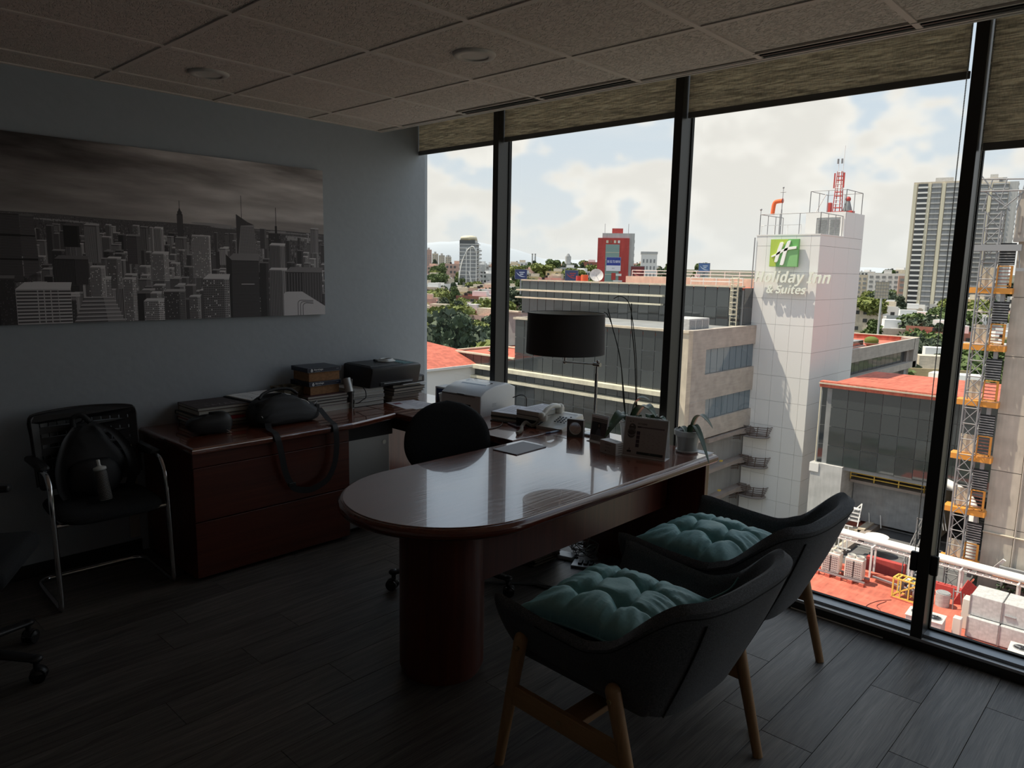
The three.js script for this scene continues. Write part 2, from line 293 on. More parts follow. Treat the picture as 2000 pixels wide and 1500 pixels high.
  // window wall: posts, head, sill, panes
  const posts = [0.0, 0.797, 2.104, 3.424, 4.744, 6.064], PW = 0.047, GZ = -0.107, yb = 0.075;
  const ww = struct('wall_window', [X(0, RX1, -0.012, 0.04, -0.13, 0), X(0, RX1, 2.80, YP, -0.13, 0)], M.frame, 'dark metal base and head of the window wall');
  part('sill_ledge', X(0, RX1, 0.04, 0.066, GZ, -0.03), M.sill, ww); part('sill_nose', RX(0, RX1, 0.04, 0.054, -0.024, 0.001, 0.003), M.sillLine, ww); part('sill_gap', X(0, RX1, 0.036, 0.042, -0.032, -0.022), M.gasket, ww);
  part('floor_gap_light', X(2.9, 3.32, 0.001, 0.006, -0.0015, 0.003), S(rgb(0.8, 0.8, 0.78), 0.5), ww, 'thin pale strip at the foot of the base');
  for (let i = 0; i < posts.length; i++) {
    const x = posts[i]; if (i === 0) continue;
    part('window_post', RX(x, x + PW, 0.0, YP, GZ - 0.02, 0, 0.003), M.frame, ww);
    part('post_gasket', X(x - 0.006, x + PW + 0.006, yb, 2.8, GZ - 0.01, GZ + 0.012), M.gasket, ww);
  }
  for (let i = 0; i < posts.length; i++) {
    const x0 = i ? posts[i] + PW : 0.0, x1 = i + 1 < posts.length ? posts[i + 1] : RX1;
    const w_ = struct('window_' + (i + 1)); w_.position.set((x0 + x1) / 2, 0, GZ);
    const hw = (x1 - x0) / 2;
    part('pane', new THREE.PlaneGeometry(2 * hw, 2.8 - 0.06).translate(0, (2.8 + 0.06) / 2, 0), M.glass, w_);
    part('window_frame', [X(-hw, hw, 0.06, yb, -0.008, 0.012), X(-hw, hw, 2.79, 2.8, -0.008, 0.012)], M.gasket, w_);
    // roller blind
    const drop = [2.418, 2.425, 2.412, 2.13, 2.3, 2.3][i], lab = ['roller blind beside the picture wall, first from the corner', 'roller blind above the desk lamp, second from the corner', 'wide roller blind above the hotel tower view, third from the corner', 'roller blind drawn lower than the others, at the frame edge', 'roller blind above the pane behind the viewer, fifth from the corner', 'roller blind by the side wall, sixth from the corner'][i];
    const a = i ? 0.004 : 0.002, b = i === 2 ? 0.022 : 0.006;
    const bl = thing('roller_blind', lab, 'roller blind', [(x0 + x1) / 2, 0, -0.052]);
    if (hw > 0.3) {
      part('fabric', muv(X(-hw + a, hw - b, drop, YP - 0.06, -0.0006, 0.0006), 'y', 1.6), M.blind, bl);
      part('bottom_bar', RX(-hw + a, hw - b + 0.008, drop - 0.028, drop + 0.002, -0.006, 0.006, 0.004), M.blindBar, bl);
      part('roller', rz(C(0.028, 0.028, 2 * hw - 0.02, 0, 0, 0, 16), Math.PI / 2).translate(0, YP - 0.035, -0.0), M.ceilWhite, bl);
    }
  }
  // beaded blind chains by the third post, with their weights
  const chain = (label, x, z, y0, y1) => {
    const o = thing('blind_chain', label, 'blind chain', [x, 0, z]), beads = [], s = new THREE.SphereGeometry(0.0021, 5, 4);
    for (let y = y1; y < y0; y += 0.0062) { beads.push(s.clone().translate(0, y, 0)); beads.push(s.clone().translate(0.004, y + 0.003, 0.010)); }
    part('beads', J(beads), M.chain, o); part('cord', [rod([0, y1, 0], [0, y0, 0], 0.0007), rod([0.004, y1, 0.01], [0.004, y0, 0.01], 0.0007)], M.chain, o);
    part('chain_weight', RX(-0.013, 0.017, y1 - 0.075, y1 + 0.012, -0.007, 0.015, 0.006), M.blackPlastic, o);
  };
  chain('beaded blind chain with black weight hanging before the third post', 3.405, -0.02, 2.8, 0.42);
  chain('beaded blind chain with black weight hanging behind the third post', 3.484, -0.02, 2.8, 0.42);

  // cable raceway on the picture wall
  const rw = thing('cable_raceway', 'beige plastic cable duct on the wall beside the filing cabinet', 'cable duct', [0, 0, 1.985]);
  part('duct', RX(0, 0.02, 0.09, 0.60, -0.025, 0.025, 0.003), S(rgb(0.45, 0.42, 0.37), 0.6), rw); part('socket_plate', RX(0, 0.03, 0.48, 0.62, -0.035, 0.035, 0.004), S(rgb(0.5, 0.47, 0.42), 0.55), rw);
}
// ================================================================ PICTURE
{
  const W = 2048, Hh = 928;
  const print = paint(W, Hh, (g) => {
    const r = rng(41), grey = (v, t = 0) => `rgb(${Math.round(v + 3 + t)},${Math.round(v - 2)},${Math.round(v + 1 - t)})`;
    // sky with streaked cloud
    const img = g.createImageData(W, 470), D = img.data;
    for (let y = 0; y < 470; y++) for (let x = 0; x < W; x++) {
      const u = x / W, v = y / Hh, diag = v * 0.9 - u * 0.18, a = fbm(u * 0.9 + diag * 0.15, diag * 1.6, 5, 9, 5, 3), b = fbm(u, v, 9, 30, 4, 12), up = clamp(1 - y / 330), left = clamp(1 - u * 1.1);
      let k = 150 + 66 * step(0.1, 0.9, u) - up * 62 * (0.4 + left * 0.9) + (a - 0.5) * 190 * (0.35 + 0.65 * up) + (b - 0.5) * 36;
      const band = step(330, 352, y) * (1 - step(392, 420, y)) * step(0.6, 0.75, u); k -= band * 40;
      const o = (y * W + x) * 4; D[o] = k + 6; D[o + 1] = k - 3; D[o + 2] = k - 5; D[o + 3] = 255;
    }
    g.putImageData(img, 0, 0);
    const hz = (x) => 372 + (x / W) * 30;
    // far land, rivers, small town
    g.fillStyle = grey(92); g.beginPath(); g.moveTo(0, hz(0)); for (let x = 0; x <= W; x += 32) g.lineTo(x, hz(x) + 2 * Math.sin(x * 0.01)); g.lineTo(W, Hh); g.lineTo(0, Hh); g.fill();
    g.fillStyle = grey(165); for (const [x0, x1, y, h] of [[380, 690, 408, 10], [1180, 1440, 384, 16], [1290, 1450, 398, 10], [1560, 2040, 410, 6], [1600, 2040, 440, 26]]) { g.beginPath(); g.ellipse((x0 + x1) / 2, y, (x1 - x0) / 2, h / 2, 0.03, 0, 7); g.fill(); }
    for (let k = 0; k < 5200; k++) { const t = Math.pow(r(), 1.5), x = r() * W, y = hz(x) + 6 + t * 190, s = 2 + t * 9; if (y < 470 && y > 400 && x > 1190 && x < 1440 && r() < 0.8) continue; if (x > 1590 && y > 424 && y < 456 && r() < 0.85) continue; g.fillStyle = grey(40 + r() * 120); g.fillRect(x, y - s * (0.6 + r() * 1.6), s * (0.4 + r() * 0.6), s * (0.8 + r() * 1.8)); }
    // a tower: front and side walls with windows; kind 0 dots, 1 bands, 2 fins, 3 plain
    const tower = (x, y, w, h, v, kind, side = 0.28, o = {}) => {
      const sw = w * side, fw = w - sw;
      g.fillStyle = grey(v); g.fillRect(x, y, fw, h); g.fillStyle = grey(v * (o.side ?? 1.35) + 14); g.fillRect(x + fw, y, sw, h);
      g.fillStyle = grey(Math.min(225, v * 1.4 + 70)); g.beginPath(); const d = o.roof ?? Math.min(14, w * 0.14); g.moveTo(x, y); g.lineTo(x + d * 1.2, y - d); g.lineTo(x + w + d * 0.2, y - d); g.lineTo(x + w, y); g.fill();
      const dk = grey(Math.max(14, v * 0.42)), lt = grey(Math.min(230, v * 1.7 + 24)), s = o.s ?? 7;
      for (let part_ = 0; part_ < 2; part_++) {
        const X0 = part_ ? x + fw + 1 : x + 2, X1 = part_ ? x + w - 1 : x + fw - 2; if (X1 - X0 < 5) continue;
        if (kind === 0) for (let yy = y + 8; yy < y + h - 2; yy += s) for (let xx = X0; xx < X1 - 2; xx += s * 0.8) { g.fillStyle = r() < 0.88 ? dk : lt; g.fillRect(xx, yy, s * 0.42, s * 0.55); }
        if (kind === 1) for (let yy = y + 8; yy < y + h - 1; yy += s) { g.fillStyle = part_ && o.bright ? dk : v > 120 ? dk : lt; g.globalAlpha = v > 120 ? 1 : 0.5; g.fillRect(X0, yy, X1 - X0, s * 0.5); g.globalAlpha = 1; }
        if (kind === 2) for (let xx = X0; xx < X1 - 1; xx += s) { g.fillStyle = v > 110 ? dk : lt; g.fillRect(xx, y + 6, s * 0.4, h); }
      }
    };
    // middle distance crowd
    for (let row = 0; row < 9; row++) { const y0 = 470 + row * 46; for (let k = 0; k < 44 - row * 2.4; k++) { const w = 20 + r() * 26 + row * 4, h = 60 + r() * 90 + row * 16, x = r() * W; tower(x, y0 - r() * 60, w, h + 160, 38 + r() * 105, [0, 0, 1, 2, 3][Math.floor(r() * 5)], 0.2 + r() * 0.25, { s: 4.5 + row * 0.5, roof: 4 + row }); } }
    // the named heights of the print
    tower(528, 431, 74, 108, 22, 3, 0.12); tower(624, 424, 74, 190, 88, 2, 0.2, { s: 5 }); tower(470, 560, 60, 160, 60, 0); tower(478, 600, 156, 130, 34, 2, 0.4, { roof: 18 });
    tower(724, 592, 72, 160, 120, 0, 0.3, { s: 8 }); tower(830, 470, 70, 150, 62, 1, 0.3, { s: 6 }); tower(900, 420, 44, 120, 70, 2);
    tower(973, 420, 52, 220, 165, 2, 0.25, { s: 7 }); tower(955, 560, 92, 150, 150, 0, 0.3, { s: 7 });
    g.fillStyle = grey(60); g.fillRect(1102, 336, 33, 170); g.fillRect(1106, 322, 25, 20); g.beginPath(); g.moveTo(1108, 326); g.lineTo(1118, 298); g.lineTo(1129, 326); g.fill(); g.fillRect(1117, 262, 3, 44); g.fillStyle = grey(96); for (let x = 1105; x < 1134; x += 6) g.fillRect(x, 342, 2, 160); tower(1086, 470, 66, 60, 76, 2, 0.3, { s: 6 });
    tower(1180, 452, 108, 240, 168, 0, 0.08, { s: 8, roof: 5 }); tower(1312, 430, 22, 110, 74, 3); tower(1340, 520, 50, 90, 110, 2);
    g.fillStyle = grey(70); g.beginPath(); g.moveTo(1450, 314); g.lineTo(1450, 560); g.lineTo(1580, 560); g.lineTo(1562, 372); g.lineTo(1520, 356); g.fill(); g.fillStyle = grey(150); g.beginPath(); g.moveTo(1478, 380); g.lineTo(1562, 372); g.lineTo(1580, 560); g.lineTo(1456, 560); g.fill(); g.fillStyle = grey(84); for (let y = 386; y < 558; y += 8) for (let x = 1482 - (y - 380) * 0.1; x < 1560 + (y - 372) * 0.08; x += 8) g.fillRect(x, y, 4.5, 5); g.fillStyle = grey(50); g.fillRect(1483, 204, 3, 140);
    tower(1600, 392, 42, 120, 74, 3); tower(1655, 414, 118, 110, 60, 0, 0.3, { s: 9 }); g.fillStyle = grey(46); g.fillRect(1706, 258, 4, 150); g.fillRect(1700, 370, 15, 46); tower(1948, 376, 60, 150, 84, 2, 0.4); g.fillRect(1984, 300, 2, 80);
    tower(1378, 586, 208, 360, 52, 1, 0.0, { s: 9, roof: 40 }); g.fillStyle = grey(38); g.beginPath(); g.moveTo(1378, 552); g.lineTo(1414, 586); g.lineTo(1408, 928); g.lineTo(1378, 900); g.fill(); g.fillStyle = grey(205); g.fillRect(1470, 726, 84, 5);
    tower(1590, 600, 60, 330, 40, 3); tower(1659, 488, 108, 460, 120, 2, 0.34, { s: 10 }); tower(1652, 640, 124, 300, 128, 2, 0.3, { s: 11 }); tower(1762, 652, 268, 190, 44, 2, 0.5, { s: 20, roof: 32 });
    g.fillStyle = grey(205); g.beginPath(); g.moveTo(1751, 930); g.lineTo(1751, 790); g.quadraticCurveTo(1756, 776, 1780, 776); g.lineTo(1880, 776); g.lineTo(2048, 872); g.lineTo(2048, 930); g.fill(); g.strokeStyle = grey(110); g.lineWidth = 5; for (const k of [0, 18, 36]) { g.beginPath(); g.moveTo(1848 + k, 930); g.lineTo(1848 + k, 852 + k * 0.5); g.quadraticCurveTo(1850 + k, 832 + k * 0.5, 1876 + k, 832 + k * 0.5); g.lineTo(1960, 836 + k * 0.5); g.stroke(); }
    tower(1234, 698, 160, 240, 118, 0, 0.2, { s: 13, roof: 30 }); tower(1150, 800, 66, 140, 130, 0, 0.3, { s: 10 }); tower(1010, 770, 120, 170, 84, 0, 0.3, { s: 10 }); tower(900, 820, 110, 120, 160, 0, 0.3, { s: 11 }); tower(800, 700, 66, 240, 150, 0, 0.3, { s: 9 });
    tower(630, 700, 110, 240, 128, 0, 0.3, { s: 9 }); tower(640, 640, 74, 220, 150, 0, 0.3, { s: 8 }); for (let k = 0; k < 7; k++) tower(600 - k * 8, 800 + k * 20, 150 + k * 16, 40, 96, 1, 0.35, { s: 8, roof: 6 });
    // curved slab at the left and the banded white block before it
    g.fillStyle = grey(58); g.fillRect(150, 388, 190, 330); g.fillStyle = grey(112); g.beginPath(); g.moveTo(340, 386); g.lineTo(398, 384); g.lineTo(414, 660); g.lineTo(346, 700); g.fill(); for (let y = 396; y < 712; y += 6) { g.fillStyle = grey(104); g.fillRect(150, y, 190, 2.2); g.fillStyle = grey(52); g.fillRect(342, y, 60 + (y - 390) * 0.04, 2.6); } g.fillStyle = grey(24); g.fillRect(150, 486, 252, 9); g.fillRect(150, 602, 258, 9);
    tower(0, 560, 150, 380, 80, 1); tower(60, 700, 240, 250, 40, 0); tower(300, 752, 244, 190, 196, 1, 0.24, { s: 17, roof: 34, side: 1.0, bright: 1 }); g.fillStyle = grey(196); for (const x of [392, 420, 450]) g.fillRect(x, 760, 5, 170);
    // paper grain of the print
    for (let k = 0; k < 9000; k++) { g.fillStyle = r() < 0.5 ? 'rgba(0,0,0,0.05)' : 'rgba(255,255,255,0.04)'; g.fillRect(r() * W, r() * Hh, 2, 2); }
  });
  const o = thing('canvas_picture', 'wide canvas print of a grey city skyline under clouds', 'picture', [0, 1.292, 0.757]);
  part('canvas', RX(0.002, 0.034, 0, 0.906, 0, 2.0, 0.003), S(rgb(0.30, 0.28, 0.28), 0.85), o);
  const pl = new THREE.PlaneGeometry(1.998, 0.904); pl.rotateY(Math.PI / 2); pl.translate(0.0346, 0.453, 1.0);
  part('print', pl, S(0xffffff, 0.6, { map: print }), o);
}

// ================================================================ DESKS
const T = 0.705;
{
  const th = 0.036;
  const bull = (pts, y1, edge) => { // slab from an outline in x, z with a rounded edge
    const s = new THREE.Shape(pts.map(([x, z]) => new THREE.Vector2(x, -z)));
    const g = new THREE.ExtrudeGeometry(s, { depth: th - 2 * edge, bevelEnabled: true, bevelThickness: edge, bevelSize: edge, bevelOffset: -edge, bevelSegments: 5 });
    return g.rotateX(-Math.PI / 2).translate(0, y1 - th + edge, 0);
  };
  const wt = thing('worktop', 'glossy reddish-brown wooden worktop running along the picture wall and the window', 'worktop', [0, 0, 0]);
  part('credenza_top', muv(bull([[0.004, 1.93], [0.683, 1.93], [0.683, 1.0], [0.6, 0.622], [0.004, 0.622]], T, 0.012), 'z'), M.deskTop, wt);
  part('return_top', muv(bull([[0.004, 0.6205], [1.601, 0.6205], [1.601, 0.012], [0.004, 0.012]], T, 0.004), 'x'), M.deskTop, wt);
  part('apron', [X(0.565, 0.585, T - 0.13, T - th, 0.64, 1.0), X(0.03, 1.6, T - 0.12, T - th, 0.56, 0.575)], M.black, wt);
  part('wall_panel', muv(X(0.01, 0.028, 0.06, T - th, 0.02, 0.64), 'y'), M.deskBody, wt);
  const fc = thing('filing_cabinet', 'dark reddish-brown two-drawer wooden filing cabinet below the picture', 'cabinet', [0, 0, 0]);
  part('body', muv(X(0.02, 0.63, 0.018, T - th, 1.005, 1.918), 'y'), M.deskBody, fc);
  part('plinth', X(0.05, 0.60, 0, 0.02, 1.03, 1.9), M.black, fc);
  part('top_rail', muv(RX(0.63, 0.65, T - th - 0.072, T - th, 1.006, 1.917, 0.002), 'z'), M.deskBody, fc);
  for (const [a, b] of [[0.022, 0.312], [0.317, 0.594]]) part('drawer', muv(RX(0.63, 0.652, a, b, 1.006, 1.917, 0.003), 'z'), M.deskBody, fc);

  // peninsula
  const o = thing('desk', 'glossy reddish-brown peninsula desk with a rounded end on a round pedestal', 'desk', [0, 0, 0]);
  const x0 = 1.604, x1 = 2.495, cz = 1.47, r = (x1 - x0) / 2, cx = (x0 + x1) / 2, zb = 0.05;
  const outline = (inset) => { const a = [[x1 - inset, zb + inset], [x0 + inset, zb + inset]]; for (let k = 0; k <= 40; k++) { const t = Math.PI + (k / 40) * Math.PI; a.push([cx + (r - inset) * Math.cos(t), cz - (r - inset) * Math.sin(t)]); } return a; };
  const slab = (inset, hgt, y1, edge) => { const s = new THREE.Shape(outline(inset).map(([x, z]) => new THREE.Vector2(x, -z))); return new THREE.ExtrudeGeometry(s, { depth: hgt - 2 * edge, bevelEnabled: true, bevelThickness: edge, bevelSize: edge, bevelOffset: -edge, bevelSegments: 6 }).rotateX(-Math.PI / 2).translate(0, y1 - hgt + edge, 0); };
  part('tabletop', muv(slab(0.022, 0.02, T, 0.0015), 'z'), M.deskTop, o);
  part('edge_moulding', muv(smooth(slab(0, 0.045, T - 0.0035, 0.0215), 0.9), 'z'), M.deskEdge, o);
  part('pedestal', muv([C(0.17, 0.17, T - 0.075, 2.1, (T - 0.045) / 2 + 0.012, 1.55, 64), C(0.158, 0.158, 0.03, 2.1, 0.012, 1.55, 64)].reduce((a, b) => J(a, b)), 'y'), M.deskBody, o);
  part('front_panel', muv(X(2.225, 2.25, 0.385, T - 0.04, 0.12, 1.50), 'y'), M.deskBody, o);
  part('end_panel', muv(RX(1.70, 2.445, 0.0, T - 0.04, 0.075, 0.105, 0.002), 'y'), M.deskBody, o);
  part('end_panel_edge', muv(RX(2.437, 2.46, 0.0, T - 0.04, 0.07, 0.11, 0.006), 'y'), M.deskEdge, o);
}
// small fridge, heater, basket and cables below the worktop
{
  const f = thing('mini_fridge', 'small grey metal fridge under the worktop beside the cabinet', 'fridge', [0, 0, 0]);
  part('body', RX(0.05, 0.53, 0.015, 0.585, 0.66, 0.985, 0.008), M.blackPlastic, f); part('door', RX(0.535, 0.578, 0.02, 0.582, 0.655, 0.99, 0.01), M.steel, f); part('badge', rz(C(0.014, 0.014, 0.004, 0, 0, 0, 20), Math.PI / 2).translate(0.579, 0.53, 0.70), M.nickel, f); part('foot', X(0.08, 0.5, 0, 0.016, 0.69, 0.95), M.black, f);
  const h = thing('ribbed_heater', 'pale ribbed heater under the window-side worktop', 'heater', [0, 0, 0]);
  for (let x = 0.72; x < 1.42; x += 0.056) part('fin', RX(x, x + 0.04, 0.08, 0.56, 0.04, 0.15, 0.012), S(rgb(0.42, 0.41, 0.37), 0.5), h);
  part('pipe', [rz(C(0.016, 0.016, 0.72, 0, 0, 0, 12), Math.PI / 2).translate(1.06, 0.13, 0.095), rz(C(0.016, 0.016, 0.72, 0, 0, 0, 12), Math.PI / 2).translate(1.06, 0.5, 0.095)], S(rgb(0.35, 0.34, 0.31), 0.5), h);
  part('foot', RX(0.76, 0.82, 0, 0.09, 0.05, 0.14, 0.01), M.blackPlastic, h); part('foot', RX(1.30, 1.36, 0, 0.09, 0.05, 0.14, 0.01), M.blackPlastic, h);
  // woven waste basket: strands over a liner
  const b = thing('waste_basket', 'dark woven waste basket under the desk', 'basket', [1.60, 0, 0.44]);
  const cane = S(rgb(0.12, 0.095, 0.07), 0.7), st = [];
  for (let row = 0; row < 16; row++) { const y = 0.012 + row * 0.0165, w = 0.105 + row * 0.0016; for (let side = 0; side < 4; side++) { const pts = []; for (let k = 0; k <= 16; k++) { const t = -w + (k / 16) * 2 * w, off = w + ((k + row) % 2 ? 0.004 : -0.002); pts.push([t, y, off]); } st.push(ry(tube(pts, 0.0065, 20, 5), side * Math.PI / 2)); } }
  part('woven_side', J(st), cane, b); part('liner', X(-0.1, 0.1, 0.006, 0.26, -0.1, 0.1), M.black, b);
  part('rim', [0, 1, 2, 3].map((s) => ry(rod([-0.135, 0.275, 0.135], [0.135, 0.275, 0.135], 0.011), s * Math.PI / 2)), cane, b);
  const fb = thing('floor_outlet', 'metal floor socket plate with black sockets under the desk', 'floor socket', [1.885, 0, 0.315], 0.45);
  part('plate', RB(0.15, 0.014, 0.10, 0.004, 0, 0.007, 0), M.steel, fb); for (const x of [-0.03, 0, 0.03]) part('socket', RB(0.022, 0.012, 0.05, 0.003, x, 0.018, 0), M.blackPlastic, fb);
  const ad = thing('power_adapter', 'flat white adapter box on the floor beside the socket plate', 'adapter', [1.735, 0, 0.30], 0.3); part('case', RB(0.10, 0.022, 0.08, 0.005, 0, 0.011, 0), M.whitePlastic, ad); part('plug', RB(0.02, 0.012, 0.02, 0.003, 0.058, 0.011, 0), M.blackPlastic, ad);
  const grey = S(rgb(0.10, 0.10, 0.10), 0.6);
  solo('floor_cable', 'thick dark cable lying across the floor from the chair to the sockets', 'cable', J(tube([[1.62, 0.008, 0.93], [1.75, 0.008, 0.80], [1.88, 0.008, 0.70], [2.05, 0.008, 0.64], [2.22, 0.008, 0.60]], 0.007, 40, 7), tube([[1.88, 0.008, 0.715], [2.02, 0.008, 0.67], [2.2, 0.008, 0.64]], 0.006, 24, 7)), grey);
  const r = rng(8), loops = []; for (let k = 0; k < 7; k++) { const pts = []; for (let i = 0; i < 7; i++) { const a = i / 7 * 6.28 + k; pts.push([1.78 + Math.cos(a) * (0.05 + r() * 0.06), 0.012 + r() * 0.07, 0.2 + Math.sin(a) * (0.04 + r() * 0.05)]); } loops.push(tube(pts, 0.0028, 50, 5, true)); }
  loops.push(tube([[1.80, 0.05, 0.2], [1.84, 0.3, 0.16], [1.82, T - 0.05, 0.13]], 0.003, 20, 5), tube([[1.76, 0.03, 0.22], [1.79, 0.02, 0.27], [1.735, 0.02, 0.29]], 0.003, 20, 5), tube([[1.83, 0.03, 0.2], [1.9, 0.02, 0.23], [1.9, 0.03, 0.3]], 0.0035, 20, 5));
  solo('cable_tangle', 'tangle of thin cables behind the floor sockets', 'cable', J(loops), S(rgb(0.16, 0.16, 0.155), 0.5));
}

// ================================================================ GREY ARMCHAIRS WITH TEAL CUSHIONS
function armchair(label) {
  // local: front = -x, back = +x, arms at z = +-; origin on the floor below the middle
  const o = thing('armchair', label, 'armchair', [0, 0, 0], 0, 'grey felt armchairs at the desk');
  const U = 96, N = 22, P3 = [];
  const path = (t) => { // plan of the shell's middle, t 0..1 from one arm's front round the back to the other arm's front: [x, z, nx, nz, back 0..1]
    const s = t * 2 - 1, q = Math.abs(s), zs = Math.sign(s) || 1; let x, z;
    if (q > 0.58) { const k = (q - 0.58) / 0.42; x = 0.13 - k * 0.43; z = 0.315 + k * 0.012; } else { const a = (q / 0.58) * Math.PI / 2, c = Math.cos(a), sn = Math.sin(a); x = 0.13 + 0.175 * Math.pow(c, 0.62); z = 0.315 * Math.pow(sn, 0.72); }
    return [x, z * zs];
  };
  const height = (t) => { const q = Math.abs(t * 2 - 1), arm = 0.585 - 0.02 * step(0.98, 0.6, q) + 0.012 * step(0.8, 1, q); return arm + 0.185 * step(0.665, 0.30, q) + 0.012 * (1 - q); };
  const bottom = (t) => { const q = Math.abs(t * 2 - 1); return 0.415 - 0.02 * step(1, 0.6, q) - 0.045 * step(0.62, 0.1, q); };
  const pts = (t, j) => {                       // j: position round the section of the shell wall
    const e = 1e-3, [x, z] = path(t), [xa, za] = path(Math.max(0, t - e)), [xb, zb] = path(Math.min(1, t + e)); let nx = -(zb - za), nz = xb - xa; const l = Math.hypot(nx, nz); nx /= l; nz /= l; if (nx * x + nz * z * 1.5 < 0) { nx = -nx; nz = -nz; }
    const q = Math.abs(t * 2 - 1), back = step(0.66, 0.2, q), top = height(t), bot = bottom(t), th = 0.021;
    const k = j / N; let v, side;
    if (k < 0.45) { v = k / 0.45; side = 1; } else if (k < 0.55) { v = 1; side = Math.cos((k - 0.45) / 0.1 * Math.PI); } else { v = 1 - (k - 0.55) / 0.45; side = -1; }
    const round = k >= 0.45 && k <= 0.55 ? Math.sin((k - 0.45) / 0.1 * Math.PI) * th : 0;
    let y = mix(bot, top - th, v) + round; const lean = (0.055 * back + 0.035) * Math.pow(v, 1.15) - 0.05 * (1 - v) * (1 - v);
    let thick = th * (1 + 0.25 * back), capd = 0;
    const endq = (q - 0.955) / 0.045; if (endq > 0) { thick *= Math.sqrt(Math.max(0.02, 1 - endq * endq * 0.97)); y = mix(y, mix(bot, top, 0.5) + (y - mix(bot, top, 0.5)) * 0.94, endq * endq); }
    const off = lean + side * thick;
    // the shell's lower edge turns in below the seat
    return [x + nx * off - 0.02 * back * (1 - v), y, z + nz * off];
  };
  const shell = grid(U, N, (u, v) => pts(u, v * N));
  const capA = [], ring = (t) => { const a = []; for (let j = 0; j <= N; j++) a.push(V(...pts(t, j))); return a; };
  for (const t of [0, 1]) { const a = ring(t), c = a.reduce((s, p) => s.add(p), V(0, 0, 0)).multiplyScalar(1 / a.length), pp = []; for (let j = 0; j < N; j++) { const q = t === 0 ? [a[j], a[j + 1], c] : [a[j + 1], a[j], c]; for (const w of q) pp.push(w.x, w.y, w.z); } for (const w of (t === 0 ? [a[N], a[0], c] : [a[0], a[N], c])) pp.push(w.x, w.y, w.z); const g = new THREE.BufferGeometry(); g.setAttribute('position', new THREE.Float32BufferAttribute(pp, 3)); g.computeVertexNormals(); capA.push(g); }
  part('shell', muv(smooth(J(shell, capA), 1.1), 'z', 1), M.felt, o);
  // underside of the shell, a shallow tray that carries the seat
  const tray = grid(64, 6, (u, v) => { const t = 0.001 + u * 0.998, a = pts(t, 0), k = 1 - v, s = 0.14 + 0.86 * Math.pow(k, 0.6); return [mix(0.0, a[0], s), a[1] - 0.055 * Math.pow(v, 0.8), a[2] * s]; });
  part('seat_base', [tray, RB(0.52, 0.07, 0.56, 0.03, -0.03, 0.395, 0)], M.felt, o);
  part('seat', muv(RB(0.53, 0.075, 0.575, 0.032, -0.035, 0.435, 0, 4), 'x'), M.felt, o);
  // piping seams: along the rim of the back, and the zipped side seam of the outer shell
  const rim = []; for (let k = 0; k <= 60; k++) { const p = pts(0.09 + k / 60 * 0.82, N * 0.432); rim.push([p[0], p[1], p[2]]); }
  part('rim_seam', tube(rim, 0.0022, 120, 5), M.fabricDark, o);
  for (const t of [0.385, 0.615]) { const q = []; for (let k = 0; k <= 10; k++) { const p = pts(t, N * (0.0 + 0.40 * k / 10)); q.push([p[0] + 0.0015, p[1], p[2] * 1.004]); } part('side_seam', tube(q, 0.0032, 30, 5), M.black, o); }
  for (const s of [1, -1]) {
    const legs = [[[-0.19, 0.475, 0.352 * s], [-0.285, 0, 0.343 * s + 0.002 * s]], [[0.165, 0.46, 0.352 * s], [0.29, 0, 0.345 * s]]];
    for (const [a, b] of legs) { const lg = part('leg', muv([rod(b, a, 0.0165, 0.0225, 20), new THREE.SphereGeometry(0.0225, 16, 8).translate(...a)].reduce((p, q) => J(p, q)), 'y', 1), M.beech, o); part('bolt', mv(rx(C(0.0075, 0.0075, 0.006, 0, 0, 0, 14), Math.PI / 2), a[0] + 0.004, a[1] - 0.022, a[2] + 0.022 * s), M.brass, lg); }
    const at = (l, y) => { const [a, b] = l, k = 1 - y / a[1]; return [mix(a[0], b[0], k), y, mix(a[2], b[2], k)]; };
    const f = at(legs[0], 0.275), b = at(legs[1], 0.275), st = part('side_rail', muv(RX(f[0] + 0.004, b[0] - 0.004, 0.245, 0.312, f[2] * 1 - 0.011, f[2] + 0.011, 0.004), 'x'), M.beech, o);
    part('bolt', mv(rx(C(0.007, 0.007, 0.005, 0, 0, 0, 14), Math.PI / 2), -0.02, 0.278, f[2] + 0.012 * s), M.brass, st);
  }
  part('cross_rail', muv(RX(-0.055, 0.02, 0.252, 0.274, -0.335, 0.335, 0.004), 'z'), M.beech, o);
  part('seat_support', [rod([-0.15, 0.274, 0.12], [-0.15, 0.36, 0.12], 0.008), X(-0.16, 0.06, 0.274, 0.290, -0.14, 0.14), X(-0.06, 0.03, 0.285, 0.365, -0.12, 0.12)], M.blackPlastic, o);
  return o;
}
